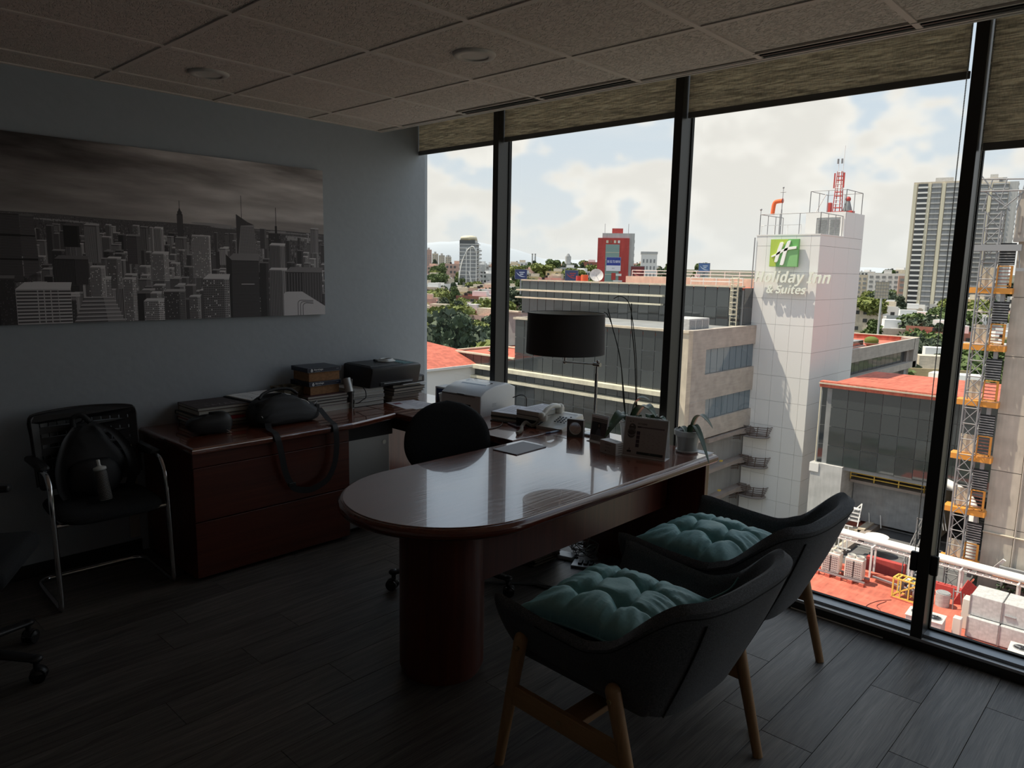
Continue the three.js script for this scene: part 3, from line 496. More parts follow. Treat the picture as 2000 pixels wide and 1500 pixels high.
function cushion(label, seed) {
  const o = thing('seat_cushion', label, 'cushion', [0, 0, 0], 0, 'teal tufted cushions'), h = 0.225, tufts = [[-0.078, -0.078], [0.078, -0.078], [-0.078, 0.078], [0.078, 0.078]], r = rng(seed), jit = tufts.map(() => [(r() - 0.5) * 0.014, (r() - 0.5) * 0.014]);
  const top = (a, b) => { // a, b -1..1 -> height
    const x = a * h, z = b * h, ed = (1 - Math.pow(Math.abs(a), 3.2)) * (1 - Math.pow(Math.abs(b), 3.2)); let y = 0.088 * Math.pow(Math.max(ed, 0), 0.42), cr = 0;
    tufts.forEach(([tx, tz], i) => { const d = Math.hypot(x - tx - jit[i][0], z - tz - jit[i][1]); y -= 0.052 * Math.exp(-d * d / 0.0011); });
    for (const t of [-0.078, 0.078]) { const w = 0.00012; cr = Math.max(cr, Math.exp(-Math.pow(x - t + 0.008 * Math.sin(z * 19 + seed), 2) / w), Math.exp(-Math.pow(z - t + 0.008 * Math.sin(x * 21 + seed * 2), 2) / w)); }
    const n1 = (fbm(a * 0.5 + 0.5, b * 0.5 + 0.5, 4, 4, 3, seed) - 0.5), ang = Math.atan2(z, x);
    y -= cr * 0.021 * Math.pow(ed, 0.25); y += n1 * 0.016 * ed; y += 0.0035 * Math.sin(ang * 26 + n1 * 8) * Math.exp(-Math.pow((Math.max(Math.abs(a), Math.abs(b)) - 0.8) / 0.22, 2));
    const corner = Math.pow(Math.abs(a * b), 9); return y + corner * 0.018;
  };
  const edge = (a, b) => { const pin = 0.94 + 0.06 * Math.pow(Math.abs(a * b), 2); return [a * h * (0.965 + 0.035 * b * b), b * h * (0.965 + 0.035 * a * a)].map((q) => q * pin / 0.98); };
  const g1 = grid(72, 72, (u, v) => { const a = u * 2 - 1, b = 1 - v * 2, [x, z] = edge(a, b); return [x, 0.028 + top(a, b), z]; });
  const g2 = grid(36, 36, (u, v) => { const a = u * 2 - 1, b = v * 2 - 1, [x, z] = edge(a, b), ed = (1 - Math.pow(Math.abs(a), 4)) * (1 - Math.pow(Math.abs(b), 4)); return [x, 0.028 + Math.pow(Math.abs(a * b), 9) * 0.018 - 0.026 * Math.pow(Math.max(ed, 0), 0.5), z]; });
  part('pad', muv(smooth(J(g1, g2), 1.4), 'x'), M.teal, o);
  const eg = []; for (let k = 0; k < 96; k++) { const q = k / 24, s = Math.floor(q), f = (q - s) * 2 - 1, [a, b] = s === 0 ? [f, -1] : s === 1 ? [1, f] : s === 2 ? [-f, 1] : [-1, -f]; const [x, z] = edge(a, b); eg.push([x, 0.028 + Math.pow(Math.abs(a * b), 9) * 0.018, z]); }
  part('piping', tube(eg, 0.0032, 200, 6, true), M.teal, o);
  part('tie', tube([[h * 0.95, 0.04, -h], [h + 0.05, 0.085, -h - 0.045], [h + 0.075, 0.13, -h - 0.06], [h + 0.08, 0.09, -h - 0.05], [h + 0.06, 0.05, -h - 0.03]], 0.0035, 30, 6), M.teal, o); part('tie', tube([[h * 0.95, 0.03, h], [h + 0.02, 0.02, h * 1.02], [h + 0.05, 0.025, h * 0.85]], 0.0035, 20, 6), M.teal, o);
  return o;
}
{
  const a = armchair('grey felt armchair with wooden legs and a teal cushion, nearest the viewer'); a.position.set(2.985, 0, 1.498); a.rotation.y = -0.03; a.scale.z = 0.95;
  const b = copy(a, 'grey felt armchair with wooden legs and a teal cushion, nearer the window', [2.915, 0, 0.742], 0.03);
  const c = cushion('teal tufted seat cushion on the armchair nearest the viewer', 4); c.position.set(2.90, 0.474, 1.49); c.rotation.y = 0.08;
  const d = cushion('teal tufted seat cushion on the armchair nearer the window', 9); d.position.set(2.835, 0.474, 0.735); d.rotation.y = -0.05;
}

// ================================================================ OFFICE CHAIRS
function officeChair(name, label) {
  const o = thing(name, label, 'office chair', [0, 0, 0]);   // front = +x
  part('gas_column', [C(0.026, 0.026, 0.2, 0, 0.2, 0, 20), C(0.018, 0.018, 0.16, 0, 0.34, 0, 16), C(0.045, 0.055, 0.06, 0, 0.105, 0, 20)], M.blackPlastic, o);
  for (let k = 0; k < 5; k++) {
    const a = k / 5 * Math.PI * 2 + 0.3, c = Math.cos(a), s = Math.sin(a), dir = (r, y) => [c * r, y, s * r];
    const lg = part('base_leg', grid(10, 12, (u, v) => { const r = 0.03 + v * 0.275, w = mix(0.032, 0.024, v), hh = mix(0.03, 0.018, v), an = u * Math.PI * 2, y = mix(0.125, 0.092, v) + Math.sin(an) * hh * 0.6, q = Math.cos(an) * w; return [c * r - s * q, y, s * r + c * q]; }, true), M.blackPlastic, o);
    part('leg_cap', mv(new THREE.SphereGeometry(0.025, 14, 10).scale(1, 0.6, 1), c * 0.303, 0.092, s * 0.303), M.blackPlastic, lg);
    const cs = part('caster', [-1, 1].map((sd) => rz(C(0.028, 0.028, 0.018, 0, 0, 0, 22), 0).rotateX(Math.PI / 2).rotateY(k * 1.1).translate(0, 0, 0).translate(c * 0.31 + Math.sin(k * 1.1) * 0.013 * sd, 0.028, s * 0.31 + Math.cos(k * 1.1) * 0.013 * sd)), M.blackGloss, o);
    part('caster_hood', [mv(C(0.011, 0.011, 0.05, 0, 0, 0, 12), c * 0.303, 0.07, s * 0.303), mv(new THREE.SphereGeometry(0.031, 16, 8, 0, 6.3, 0, 1.3), c * 0.31, 0.03, s * 0.31)], M.blackPlastic, cs);
  }
  part('mechanism', RB(0.22, 0.05, 0.16, 0.015, 0, 0.405, 0), M.blackPlastic, o);
  part('seat', muv(smooth(RB(0.47, 0.085, 0.48, 0.04, 0.02, 0.465, 0, 6), 1.2), 'x'), M.fabricDark, o);
  part('back_stay', tube([[-0.1, 0.41, 0], [-0.24, 0.42, 0], [-0.275, 0.5, 0], [-0.285, 0.66, 0]], 0.016, 24, 10), M.blackPlastic, o);
  const bk = (side) => grid(28, 28, (u, v) => { // egg-shaped padded back
    const y = mix(0.50, 0.905, v), k = v < 0.5 ? Math.pow(Math.sin(Math.min(1, v * 2 + 0.12) * Math.PI / 2), 0.45) : Math.pow(Math.max(0, 1 - Math.pow((v - 0.42) / 0.58, 2.4)), 0.55), w = 0.232 * k, q = u * 2 - 1, z = q * w, ed = Math.sqrt(Math.max(0, 1 - Math.pow(Math.abs(q), 4))) * Math.sqrt(Math.max(0, Math.min(1, v * 9, (1 - v) * 9)));
    return [-0.275 - 0.06 * (v - 0.2) * (v - 0.2) + 0.16 * z * z * 3 * 0.5 + side * 0.030 * ed, y, z * side];
  });
  part('backrest', muv(smooth(J(bk(1), bk(-1)), 1.3), 'z'), M.fabricDark, o);
  return o;
}
{
  const o = officeChair('office_chair', 'dark grey fabric office chair between the desk and the cabinet'); o.position.set(1.56, 0, 1.00); o.rotation.y = -0.60;
  const p = officeChair('swivel_chair', 'black swivel chair cut off by the frame, only a caster leg showing'); p.position.set(0.885, 0, 2.95); p.rotation.y = 1.08;
  for (const s of [1, -1]) { part('arm', [tube([[-0.05, 0.42, 0.22 * s], [-0.05, 0.44, 0.29 * s], [-0.04, 0.6, 0.3 * s], [0, 0.66, 0.29 * s]], 0.014, 24, 8), RB(0.25, 0.03, 0.06, 0.012, 0.02, 0.672, 0.29 * s)], M.blackPlastic, p); }
}

// ================================================================ VISITOR CHAIR, BACKPACK, BOTTLE
{
  // local: front = +x, origin on the floor below the seat; the wall is behind
  const o = thing('visitor_chair', 'black visitor chair with a bent chrome frame below the picture', 'chair', [0.335, 0, 2.245], -0.03);
  const fr = (s) => tube([[-0.15, 0.632, 0.235 * s], [0.02, 0.640, 0.246 * s], [0.12, 0.632, 0.248 * s], [0.172, 0.585, 0.249 * s], [0.19, 0.5, 0.25 * s], [0.207, 0.3, 0.25 * s], [0.222, 0.1, 0.25 * s], [0.222, 0.04, 0.25 * s], [0.205, 0.0145, 0.25 * s], [0.15, 0.013, 0.25 * s], [-0.14, 0.013, 0.25 * s], [-0.2, 0.013, 0.238 * s], [-0.225, 0.013, 0.2 * s], [-0.228, 0.013, 0.1 * s], [-0.228, 0.013, 0]], 0.0125, 150, 12, false, 0.35);
  part('frame', [fr(1), fr(-1)], M.chrome, o);
  for (const s of [1, -1]) { part('arm_pad', muv(smooth(RB(0.27, 0.03, 0.052, 0.014, -0.06, 0.652, 0.245 * s, 4), 1.2), 'x'), M.blackPlastic, o); part('seat_bolt', mv(rx(C(0.008, 0.008, 0.012, 0, 0, 0, 12), Math.PI / 2), 0.19, 0.405, 0.24 * s), M.chrome, o); }
  part('seat_bar', [rod([0.19, 0.405, -0.25], [0.19, 0.405, 0.25], 0.01), rod([-0.1, 0.41, -0.22], [-0.1, 0.41, 0.22], 0.01), rod([-0.1, 0.41, 0.22], [0.19, 0.405, 0.23], 0.008), rod([-0.1, 0.41, -0.22], [0.19, 0.405, -0.23], 0.008), rod([-0.15, 0.632, 0.235], [-0.2, 0.62, 0.22], 0.012), rod([-0.15, 0.632, -0.235], [-0.2, 0.62, -0.22], 0.012)], M.chrome, o);
  const seat = grid(32, 16, (u, v) => { const a = u * Math.PI * 2, c = Math.cos(a), s = Math.sin(a), e = 0.42, q = Math.sign(c) * Math.pow(Math.abs(c), e), w = Math.sign(s) * Math.pow(Math.abs(s), e), t = v * Math.PI, rr = Math.pow(Math.sin(t), 0.3), y = Math.cos(t); return [0.035 + q * 0.225 * rr, 0.432 + y * (y > 0 ? 0.036 : 0.026) - 0.012 * Math.pow(Math.max(0, q), 3), w * 0.232 * rr]; }, true);
  part('seat', muv(smooth(seat, 1.2), 'x'), M.fabricDark, o);
  // curved plastic back with rows of slots
  const R = 0.62, half = 0.245 / R, y0 = 0.50, y1 = 0.865, holes = [], cols = 11, rows = 5;
  const sh = new THREE.Shape(); const ww = 0.245; sh.moveTo(-ww + 0.03, y0); sh.lineTo(ww - 0.03, y0); sh.quadraticCurveTo(ww - 0.012, y0, ww - 0.01, y0 + 0.03); sh.lineTo(ww, y1 - 0.035); sh.quadraticCurveTo(ww, y1 - 0.006, ww - 0.03, y1 - 0.005); sh.quadraticCurveTo(0, y1 + 0.018, -ww + 0.03, y1 - 0.005); sh.quadraticCurveTo(-ww, y1 - 0.006, -ww, y1 - 0.035); sh.lineTo(-ww + 0.01, y0 + 0.03); sh.quadraticCurveTo(-ww + 0.012, y0, -ww + 0.03, y0);
  for (let i = 0; i < cols; i++) for (let j = 0; j < rows; j++) { const cx = (i - (cols - 1) / 2) * 0.041, cy = y1 - 0.055 - j * 0.052, p = new THREE.Path(); p.moveTo(cx - 0.0035, cy - 0.009); p.lineTo(cx + 0.0035, cy - 0.009); p.lineTo(cx + 0.0035, cy + 0.009); p.lineTo(cx - 0.0035, cy + 0.009); p.closePath(); sh.holes.push(p); }
  const bg = new THREE.ExtrudeGeometry(sh, { depth: 0.006, bevelEnabled: true, bevelSize: 0.0015, bevelThickness: 0.0015, bevelSegments: 1, curveSegments: 10 }), q = bg.attributes.position;
  for (let i = 0; i < q.count; i++) { const a = q.getX(i) / R, rr = R - q.getZ(i), y = q.getY(i); q.setXYZ(i, -0.16 - R + 0.0 + (R - rr * Math.cos(a)) * 1 + (1 - 0) * 0 + R - (y - y0) * 0.16, y, -rr * Math.sin(a)); }
  bg.computeVertexNormals(); part('backrest', bg, M.blackPlastic, o);
  part('back_rim', tube([[-0.118, y0 + 0.02, 0.235], [-0.168, 0.75, 0.238], [-0.185, y1 - 0.03, 0.24], [-0.2, y1 - 0.001, 0.2], [-0.227, y1 + 0.009, 0.0], [-0.2, y1 - 0.001, -0.2], [-0.185, y1 - 0.03, -0.24], [-0.168, 0.75, -0.238], [-0.118, y0 + 0.02, -0.235]], 0.006, 90, 8), M.blackPlastic, o);

  // backpack slumped against the backrest
  const bp = thing('backpack', 'black backpack slumped on the visitor chair', 'backpack', [0.30, 0.468, 2.26], -0.05);
  const body = grid(48, 40, (u, v) => { const a = u * Math.PI * 2, t = v * Math.PI, c = Math.cos(a), s = Math.sin(a), y = 0.5 - 0.5 * Math.cos(t), rr = Math.pow(Math.sin(t), 0.45), w = mix(0.158, 0.088, step(0.25, 1, y)), d = mix(0.095, 0.045, y), n = (fbm(u, v, 6, 6, 3, 21) - 0.5) * 0.035; return [-0.02 - y * 0.075 + (d * (1 + n * 6)) * Math.sign(c) * Math.pow(Math.abs(c), 0.7) * rr, y * 0.345 + n * 0.3, (w + n) * Math.sign(s) * Math.pow(Math.abs(s), 0.7) * rr]; }, true);
  part('body', muv(smooth(body, 1.4), 'x'), M.nylon, bp);
  const pocket = grid(32, 24, (u, v) => { const a = u * Math.PI * 2, t = v * Math.PI, c = Math.cos(a), s = Math.sin(a), y = 0.5 - 0.5 * Math.cos(t), rr = Math.pow(Math.sin(t), 0.5), n = (fbm(u, v, 5, 5, 2, 33) - 0.5) * 0.02; return [0.055 - y * 0.03 + 0.045 * c * rr, 0.01 + y * 0.17, (0.115 + n) * s * rr]; }, true);
  part('front_pocket', muv(smooth(pocket, 1.4), 'x'), M.nylon, bp);
  part('top_flap', [tube([[-0.05, 0.33, 0.06], [-0.06, 0.375, 0.055], [-0.05, 0.385, 0.02], [-0.03, 0.35, -0.01]], 0.014, 20, 6), tube([[-0.085, 0.33, 0.02], [-0.09, 0.36, -0.0], [-0.085, 0.33, -0.03]], 0.007, 16, 6)], M.nylon, bp);
  const strap = (pts, w) => { const c = new THREE.CatmullRomCurve3(pts.map((p) => V(...p))); return grid(3, 40, (u, v) => { const p = c.getPoint(v), a = u * Math.PI * 2 / 1; const k = u < 0.5 ? -1 : 1; return [p.x + (u === 0 || u === 1 ? 0.006 : -0.006), p.y, p.z + (u * 2 - 1) * w]; }); };
  for (const pts of [[[-0.04, 0.335, -0.05], [0.0, 0.30, -0.1], [0.04, 0.2, -0.155], [0.05, 0.10, -0.17], [0.03, 0.01, -0.15]], [[-0.04, 0.335, 0.045], [0.03, 0.28, 0.11], [0.06, 0.17, 0.15], [0.07, 0.06, 0.15], [0.07, 0.008, 0.13]]]) part('shoulder_strap', smooth(J(strap(pts, 0.022), strap(pts.map((p) => [p[0] - 0.01, p[1], p[2]]), 0.022)), 1.2), M.nylon, bp);
  // sports bottle with a white dotted sleeve
  const bt = thing('water_bottle', 'black and white dotted bottle with a white cap leaning on the backpack', 'bottle', [0.462, 0.470, 2.258]);
  const dots = paint(512, 512, (g) => { g.fillStyle = '#0b0b0c'; g.fillRect(0, 0, 512, 512); g.fillStyle = '#c9c9c6'; for (let j = 0; j < 44; j++) for (let i = 0; i < 30; i++) { g.save(); g.translate((i + (j % 2) * 0.5) * 17.07, j * 11.7); g.rotate(0.6); g.fillRect(-4.4, -2.6, 8.8, 5.2); g.restore(); } });
  dots.wrapS = dots.wrapT = THREE.RepeatWrapping;
  part('sleeve', lathe([[0.001, 0], [0.0255, 0], [0.0285, 0.004], [0.0285, 0.05], [0.0272, 0.09], [0.0285, 0.125], [0.0265, 0.142], [0.02, 0.147]], 36), S(0xffffff, 0.5, { map: dots }), bt);
  part('cap', lathe([[0.001, 0.172], [0.008, 0.172], [0.0075, 0.182], [0.0095, 0.195], [0.006, 0.199], [0.001, 0.199]].concat([]).slice(0, 0).concat([[0.0, 0.1985], [0.0065, 0.1985], [0.0082, 0.194], [0.0075, 0.172], [0.012, 0.167], [0.027, 0.162], [0.029, 0.158], [0.029, 0.148], [0.02, 0.146], [0.0, 0.146]]), 30), M.potWhite, bt);
  bt.rotation.set(0.08, 0, 0.17);
}
// ================================================================ THINGS ON THE WORKTOP AND DESK
function book(label, w, l, t, x, y, z, turn, cover, pages, group, opt = {}) { // w along x, l along z; lies flat, spine towards the wall unless opt.spine = 1
  const o = thing('book', label, 'book', [x, y, z], turn, group), s = opt.spine ? 1 : -1, c = 0.0028;
  part('cover', [RB(w, c, l, 0.001, 0, c / 2, 0, 1), RB(w, c, l, 0.001, 0, t - c / 2, 0, 1), RB(c * 1.4, t, l, 0.0012, s * (w / 2 - c * 0.7), t / 2, 0, 1)], cover, o);
  part('pages', X(-w / 2 + (s < 0 ? 0.004 : 0.005), w / 2 - (s < 0 ? 0.005 : 0.004), c, t - c, -l / 2 + 0.004, l / 2 - 0.004), pages, o);
  return o;
}
{
  const cv = { brown: S(rgb(0.055, 0.035, 0.035), 0.5), black: S(rgb(0.015, 0.014, 0.014), 0.5), white: S(rgb(0.55, 0.54, 0.52), 0.5), red: S(rgb(0.35, 0.02, 0.03), 0.45), grey: S(rgb(0.12, 0.115, 0.115), 0.5), tan: S(rgb(0.3, 0.24, 0.18), 0.6), wine: S(rgb(0.09, 0.035, 0.04), 0.5) };
  const pile = (title, where, x, z, rows, group) => { let y = T; rows.forEach(([w, l, t, c, p, turn, dx, dz, spine], k) => { const pos = k === rows.length - 1 ? 'topmost' : k === 0 ? 'lowest' : ['second', 'third', 'fourth', 'fifth', 'sixth'][k - 1] + ' from below'; book(`${title} book, ${pos} in ${where}`, w, l, t, x + (dx ?? 0), y, z + (dz ?? 0), turn ?? 0, cv[c], p ? M.pagesWarm : M.pages, group, { spine }); y += t; }); return y; };
  const y1 = pile('flat large', 'the pile left of the black bag', 0.152, 1.545, [[0.25, 0.335, 0.02, 'grey', 1, 0.02, 0, 0.01], [0.265, 0.35, 0.019, 'black', 0, -0.02, 0.002, 0.012], [0.27, 0.355, 0.018, 'red', 0, 0.02, 0.006, 0.008, 1], [0.27, 0.36, 0.02, 'black', 1, 0.0, 0.004, 0.015], [0.26, 0.35, 0.024, 'tan', 0, 0.015], [0.265, 0.355, 0.018, 'brown', 0, 0.0]], 'pile of large books by the bag');
  // title lettering on the top cover
  const ttl = paint(512, 256, (g) => { g.clearRect(0, 0, 512, 256); g.fillStyle = '#8d8580'; g.font = '30px sans-serif'; g.fillText('HISTORIA', 30, 150); g.font = 'bold 64px sans-serif'; g.fillText('L A Z A L I', 90, 225); });
  { const m = new THREE.Mesh(new THREE.PlaneGeometry(0.34, 0.25).rotateX(-Math.PI / 2).rotateY(Math.PI / 2), S(0xffffff, 0.5, { map: ttl, transparent: true })); m.name = 'cover_lettering'; m.position.set(0, 0.0186, 0); scene.children.filter((q) => q.name.startsWith('book')).at(-1).add(m); }
  const y2 = pile('flat', 'the pile below the two brown boxes', 0.16, 0.895, [[0.23, 0.29, 0.034, 'white', 0, 0.02, 0.005, -0.01], [0.235, 0.275, 0.02, 'wine', 0, 0], [0.24, 0.29, 0.018, 'black', 0, 0.01, 0, 0.008], [0.235, 0.295, 0.017, 'grey', 0, -0.01], [0.24, 0.29, 0.017, 'wine', 0, 0.02, 0, 0.01]], 'pile of books below the boxes');
  const y3 = pile('flat', 'the pile below the black printer', 0.165, 0.60, [[0.25, 0.24, 0.03, 'black', 0, 0.0], [0.255, 0.235, 0.02, 'white', 0, 0.01], [0.24, 0.25, 0.018, 'grey', 0, -0.015, 0, -0.006], [0.25, 0.24, 0.022, 'white', 0, 0.0], [0.245, 0.238, 0.024, 'white', 0, 0.012]], 'pile of books below the printer');
  const y4 = pile('dark flat', 'the pile in the corner by the window', 0.165, 0.285, [[0.20, 0.24, 0.016, 'tan', 1, 0.02], [0.22, 0.235, 0.026, 'wine', 1, 0.0], [0.24, 0.25, 0.014, 'grey', 1, 0.03, 0.008], [0.25, 0.27, 0.018, 'black', 1, 0.05, 0.01], [0.255, 0.275, 0.02, 'black', 1, 0.04, 0.012, -0.006], [0.24, 0.245, 0.02, 'black', 1, 0.02]], 'pile of dark books in the corner');

  // open notebook with loose sheets on the first pile
  const nb = thing('open_notebook', 'open notebook with white pages on the pile of large books', 'notebook', [0.145, y1, 1.295], 0.12);
  part('cover', RB(0.27, 0.006, 0.30, 0.002, 0, 0.003, 0), M.black, nb); for (const s of [1, -1]) part('page', RB(0.245, 0.006, 0.136, 0.002, 0, 0.009, 0.071 * s), M.paper, nb);
  const scr = paint(256, 256, (g) => { g.clearRect(0, 0, 256, 256); g.strokeStyle = '#77777c'; g.lineWidth = 2; for (let k = 0; k < 8; k++) { g.beginPath(); g.moveTo(60, 60 + k * 18); g.lineTo(110 + (k * 37) % 80, 60 + k * 18); g.stroke(); } g.lineWidth = 4; g.strokeStyle = '#333'; g.beginPath(); g.moveTo(60, 225); g.lineTo(90, 190); g.lineTo(110, 228); g.lineTo(150, 200); g.stroke(); });
  part('handwriting', new THREE.PlaneGeometry(0.13, 0.24).rotateX(-Math.PI / 2).rotateY(Math.PI / 2).scale(1, 1, 1).translate(0, 0.0124, 0.071), S(0xffffff, 0.8, { map: scr, transparent: true }), nb);
  part('stack_support', X(-0.11, 0.11, -0.118, 0.0, -0.20, -0.155), M.black, nb).visible = true;

  // rough stone bowl
  const sb = thing('stone_bowl', 'square rough-sided stone candle bowl behind the black bag', 'bowl', [0.11, y2 - 0.022, 1.085], 0.1), r = rng(6);
  const stT = tex(128, 128, (u, v) => { const k = 0.75 + (fbm(u, v, 8, 8, 4, 5) - 0.5) * 0.7; return [0.56 * k, 0.52 * k, 0.45 * k]; });
  const body = clean(new THREE.BoxGeometry(0.15, 0.075, 0.15, 12, 8, 12)), bp = body.attributes.position; for (let i = 0; i < bp.count; i++) { const x = bp.getX(i), y = bp.getY(i), z = bp.getZ(i), n = (fbm(x * 4 + 0.5, (y + z) * 4 + 0.5, 8, 8, 3, 7) - 0.5) * 0.026; if (x > 0.07 || x < -0.07) bp.setX(i, x + n - (x > 0 ? 1 : -1) * (0.0375 - y) * 0.25); if (z > 0.07 || z < -0.07) bp.setZ(i, z + n * 0.8 - (z > 0 ? 1 : -1) * (0.0375 - y) * 0.2); if (y > 0.036 && Math.hypot(x, z) < 0.056) bp.setY(i, 0.0375 - 0.03 * Math.min(1, (0.058 - Math.hypot(x, z)) * 60)); } body.computeVertexNormals();
  part('block', mv(body, 0, 0.0375, 0), S(0xffffff, 0.85, { map: stT }), sb); part('hollow', C(0.05, 0.045, 0.004, 0, 0.046, 0, 28), S(rgb(0.05, 0.045, 0.04), 0.7), sb); part('foot', X(-0.05, 0.05, -0.088, 0.004, -0.05, 0.05), S(rgb(0.1, 0.09, 0.08), 0.9), sb);

  // two brown boxes with printed dark blue lids
  const lidPrint = (flip) => paint(512, 64, (g) => { g.fillStyle = '#161d33'; g.fillRect(0, 0, 512, 64); g.strokeStyle = '#9aa0a8'; g.lineWidth = 3; g.strokeRect(1, 1, 510, 62); g.fillStyle = '#e8eaec'; g.beginPath(); g.moveTo(60, 6); g.quadraticCurveTo(84, 30, 74, 50); g.quadraticCurveTo(60, 66, 46, 50); g.quadraticCurveTo(38, 30, 60, 6); g.fill(); g.fillStyle = '#161d33'; g.beginPath(); g.ellipse(60, 38, 5, 11, 0, 0, 7); g.fill(); g.fillStyle = '#e8eaec'; g.font = 'bold 32px sans-serif'; g.fillText('Norelage', 92, 36); g.font = '13px sans-serif'; g.fillText('professional', 110, 56); g.fillText('240 ml', 440, 34); });
  const lp = S(0xffffff, 0.35, { map: lidPrint() }), navy = S(rgb(0.008, 0.012, 0.03), 0.35);
  const carton = (label, y, z, turn, hb, hl) => { const o = thing('cardboard_box', label, 'box', [0.145, y, z], turn, 'boxes on the book pile'); part('body', muv(RB(0.19, hb, 0.215, 0.002, 0, hb / 2, 0), 'x', 4), M.kraft, o); const l = part('lid', RB(0.205, hl, 0.235, 0.002, 0.004, hb + hl / 2, 0.004), navy, o); part('lid_print', new THREE.PlaneGeometry(0.232, hl * 0.94).rotateY(Math.PI / 2).translate(0.1072, hb + hl / 2, 0.004), lp, l); return y + hb + hl; };
  const yb = carton('brown cardboard box with a dark blue printed lid, lower of the two', y2, 0.905, 0.05, 0.055, 0.028), yc = carton('brown cardboard box with a dark blue printed lid, upper of the two', yb, 0.90, -0.03, 0.058, 0.028);
  // bent metal bookend
  const be = thing('metal_bookend', 'bent grey metal bookend standing between two book piles', 'bookend', [0.285, T, 0.735]);
  part('upright', [X(-0.06, 0.012, 0, 0.19, 0, 0.0025), (() => { const g = new THREE.CylinderGeometry(0.028, 0.028, 0.09, 16, 1, true, 0, 2.4); return g.rotateZ(0.35).translate(0.0, 0.15, 0.028); })()], S(rgb(0.42, 0.42, 0.41), 0.35, { metalness: 0.6, side: THREE.DoubleSide }), be); part('base_plate', X(-0.08, 0.012, 0, 0.002, -0.012, 0.0), M.steel, be);

  // black inkjet printer
  const pr = thing('inkjet_printer', 'black flat printer standing on the piles of books', 'printer', [0.165, y3, 0.40], 0.02);
  const prof = (w) => [[-0.15, 0.0], [0.105, 0.0], [0.125, 0.012], [0.15, 0.115], [0.148, 0.126], [0.135, 0.132], [-0.14, 0.135], [-0.15, 0.13]];
  part('body', muv(smooth(poly(prof(), 0.40, 0.008, [], 2).translate(0, 0, -0.2), 0.6), 'x'), M.blackPlastic, pr);
  part('front_tray', RX(0.118, 0.142, 0.008, 0.034, -0.15, 0.13, 0.004), M.blackGloss, pr); part('tray_lip', RX(0.138, 0.146, 0.02, 0.026, -0.14, 0.1, 0.002), M.steel, pr);
  const ld = part('scanner_lid', RX(-0.14, 0.12, 0.136, 0.146, -0.06, 0.195, 0.004), M.blackPlastic, pr); part('lid_edge', RX(0.11, 0.122, 0.134, 0.142, -0.06, 0.19, 0.003), M.blackGloss, ld);
  part('control_strip', RX(-0.12, 0.135, 0.137, 0.141, -0.19, -0.07, 0.002), S(rgb(0.03, 0.09, 0.10), 0.25), pr); for (let k = 0; k < 6; k++) part('control_key', RX(-0.09 + k * 0.036, -0.066 + k * 0.036, 0.141, 0.143, -0.17, -0.09, 0.001), S(rgb(0.10, 0.25, 0.27), 0.3), pr);
  const sp = thing('cable_coil', 'flat coil of clear-wrapped cable lying on the black printer', 'cable', [0.15, y3 + 0.1445, 0.36]); part('coil', [0.05, 0.043, 0.036].map((q, k) => new THREE.TorusGeometry(q, 0.006, 8, 40).rotateX(Math.PI / 2).scale(1, 0.8, 1.25).translate(0, 0.006 + k * 0.006, 0)), P(rgb(0.55, 0.56, 0.55), 0.15, { metalness: 0.4 }), sp); part('plug', RB(0.03, 0.016, 0.018, 0.004, -0.02, 0.012, 0.075), M.blackPlastic, sp);
  solo('printer_cable', 'black cable hanging from the printer over the books', 'cable', tube([[0.30, y3 + 0.012, 0.655], [0.318, y3 - 0.01, 0.65], [0.322, y3 - 0.05, 0.652], [0.318, T + 0.05, 0.675], [0.306, T + 0.032, 0.70], [0.27, T + 0.03, 0.72]], 0.0032, 40, 7), M.blackPlastic);
  // a dark tray of sheets and a box behind the printer by the window
  const tr = thing('document_tray', 'black tray holding papers on the corner pile of books', 'tray', [0.17, y4, 0.235], 0.06); part('tray', RB(0.23, 0.05, 0.21, 0.01, 0, 0.025, 0), M.blackPlastic, tr); part('front_label', RB(0.004, 0.026, 0.05, 0.001, 0.116, 0.026, -0.05), S(rgb(0.25, 0.25, 0.24), 0.5), tr); part('papers', RB(0.24, 0.004, 0.215, 0.001, 0.01, -0.0, 0), M.paper, tr).position.y = 0.0;
  const bx = thing('white_carton', 'white paper carton with a dark blue end behind the laser printer', 'box', [0.50, T, 0.075], 0.15); part('carton', RB(0.18, 0.10, 0.12, 0.002, 0, 0.05, 0), M.paper, bx); part('blue_end', RB(0.075, 0.085, 0.004, 0.001, -0.04, 0.046, 0.061), S(rgb(0.02, 0.035, 0.12), 0.4), bx);
  const cup = thing('plastic_cup', 'translucent plastic tub behind the laser printer', 'tub', [0.585, T, 0.20]); part('tub', lathe([[0.0, 0.002], [0.034, 0], [0.042, 0.07], [0.047, 0.074], [0.045, 0.077], [0.04, 0.074], [0.032, 0.006], [0, 0.006]], 28), P(rgb(0.6, 0.58, 0.53), 0.4, { transmission: 0.35, thickness: 0 }), cup);

  // sheets of paper by the corner
  const sheetPrint = paint(256, 330, (g, w, h) => { g.fillStyle = '#dcd9dd'; g.fillRect(0, 0, w, h); g.fillStyle = '#8a5560'; g.fillRect(20, 60, 70, 60); g.fillStyle = '#9a96a0'; for (let k = 0; k < 14; k++) g.fillRect(110, 40 + k * 19, 60 + (k * 53) % 70, 5); g.fillStyle = '#b9aeb4'; g.fillRect(110, 10, 120, 14); });
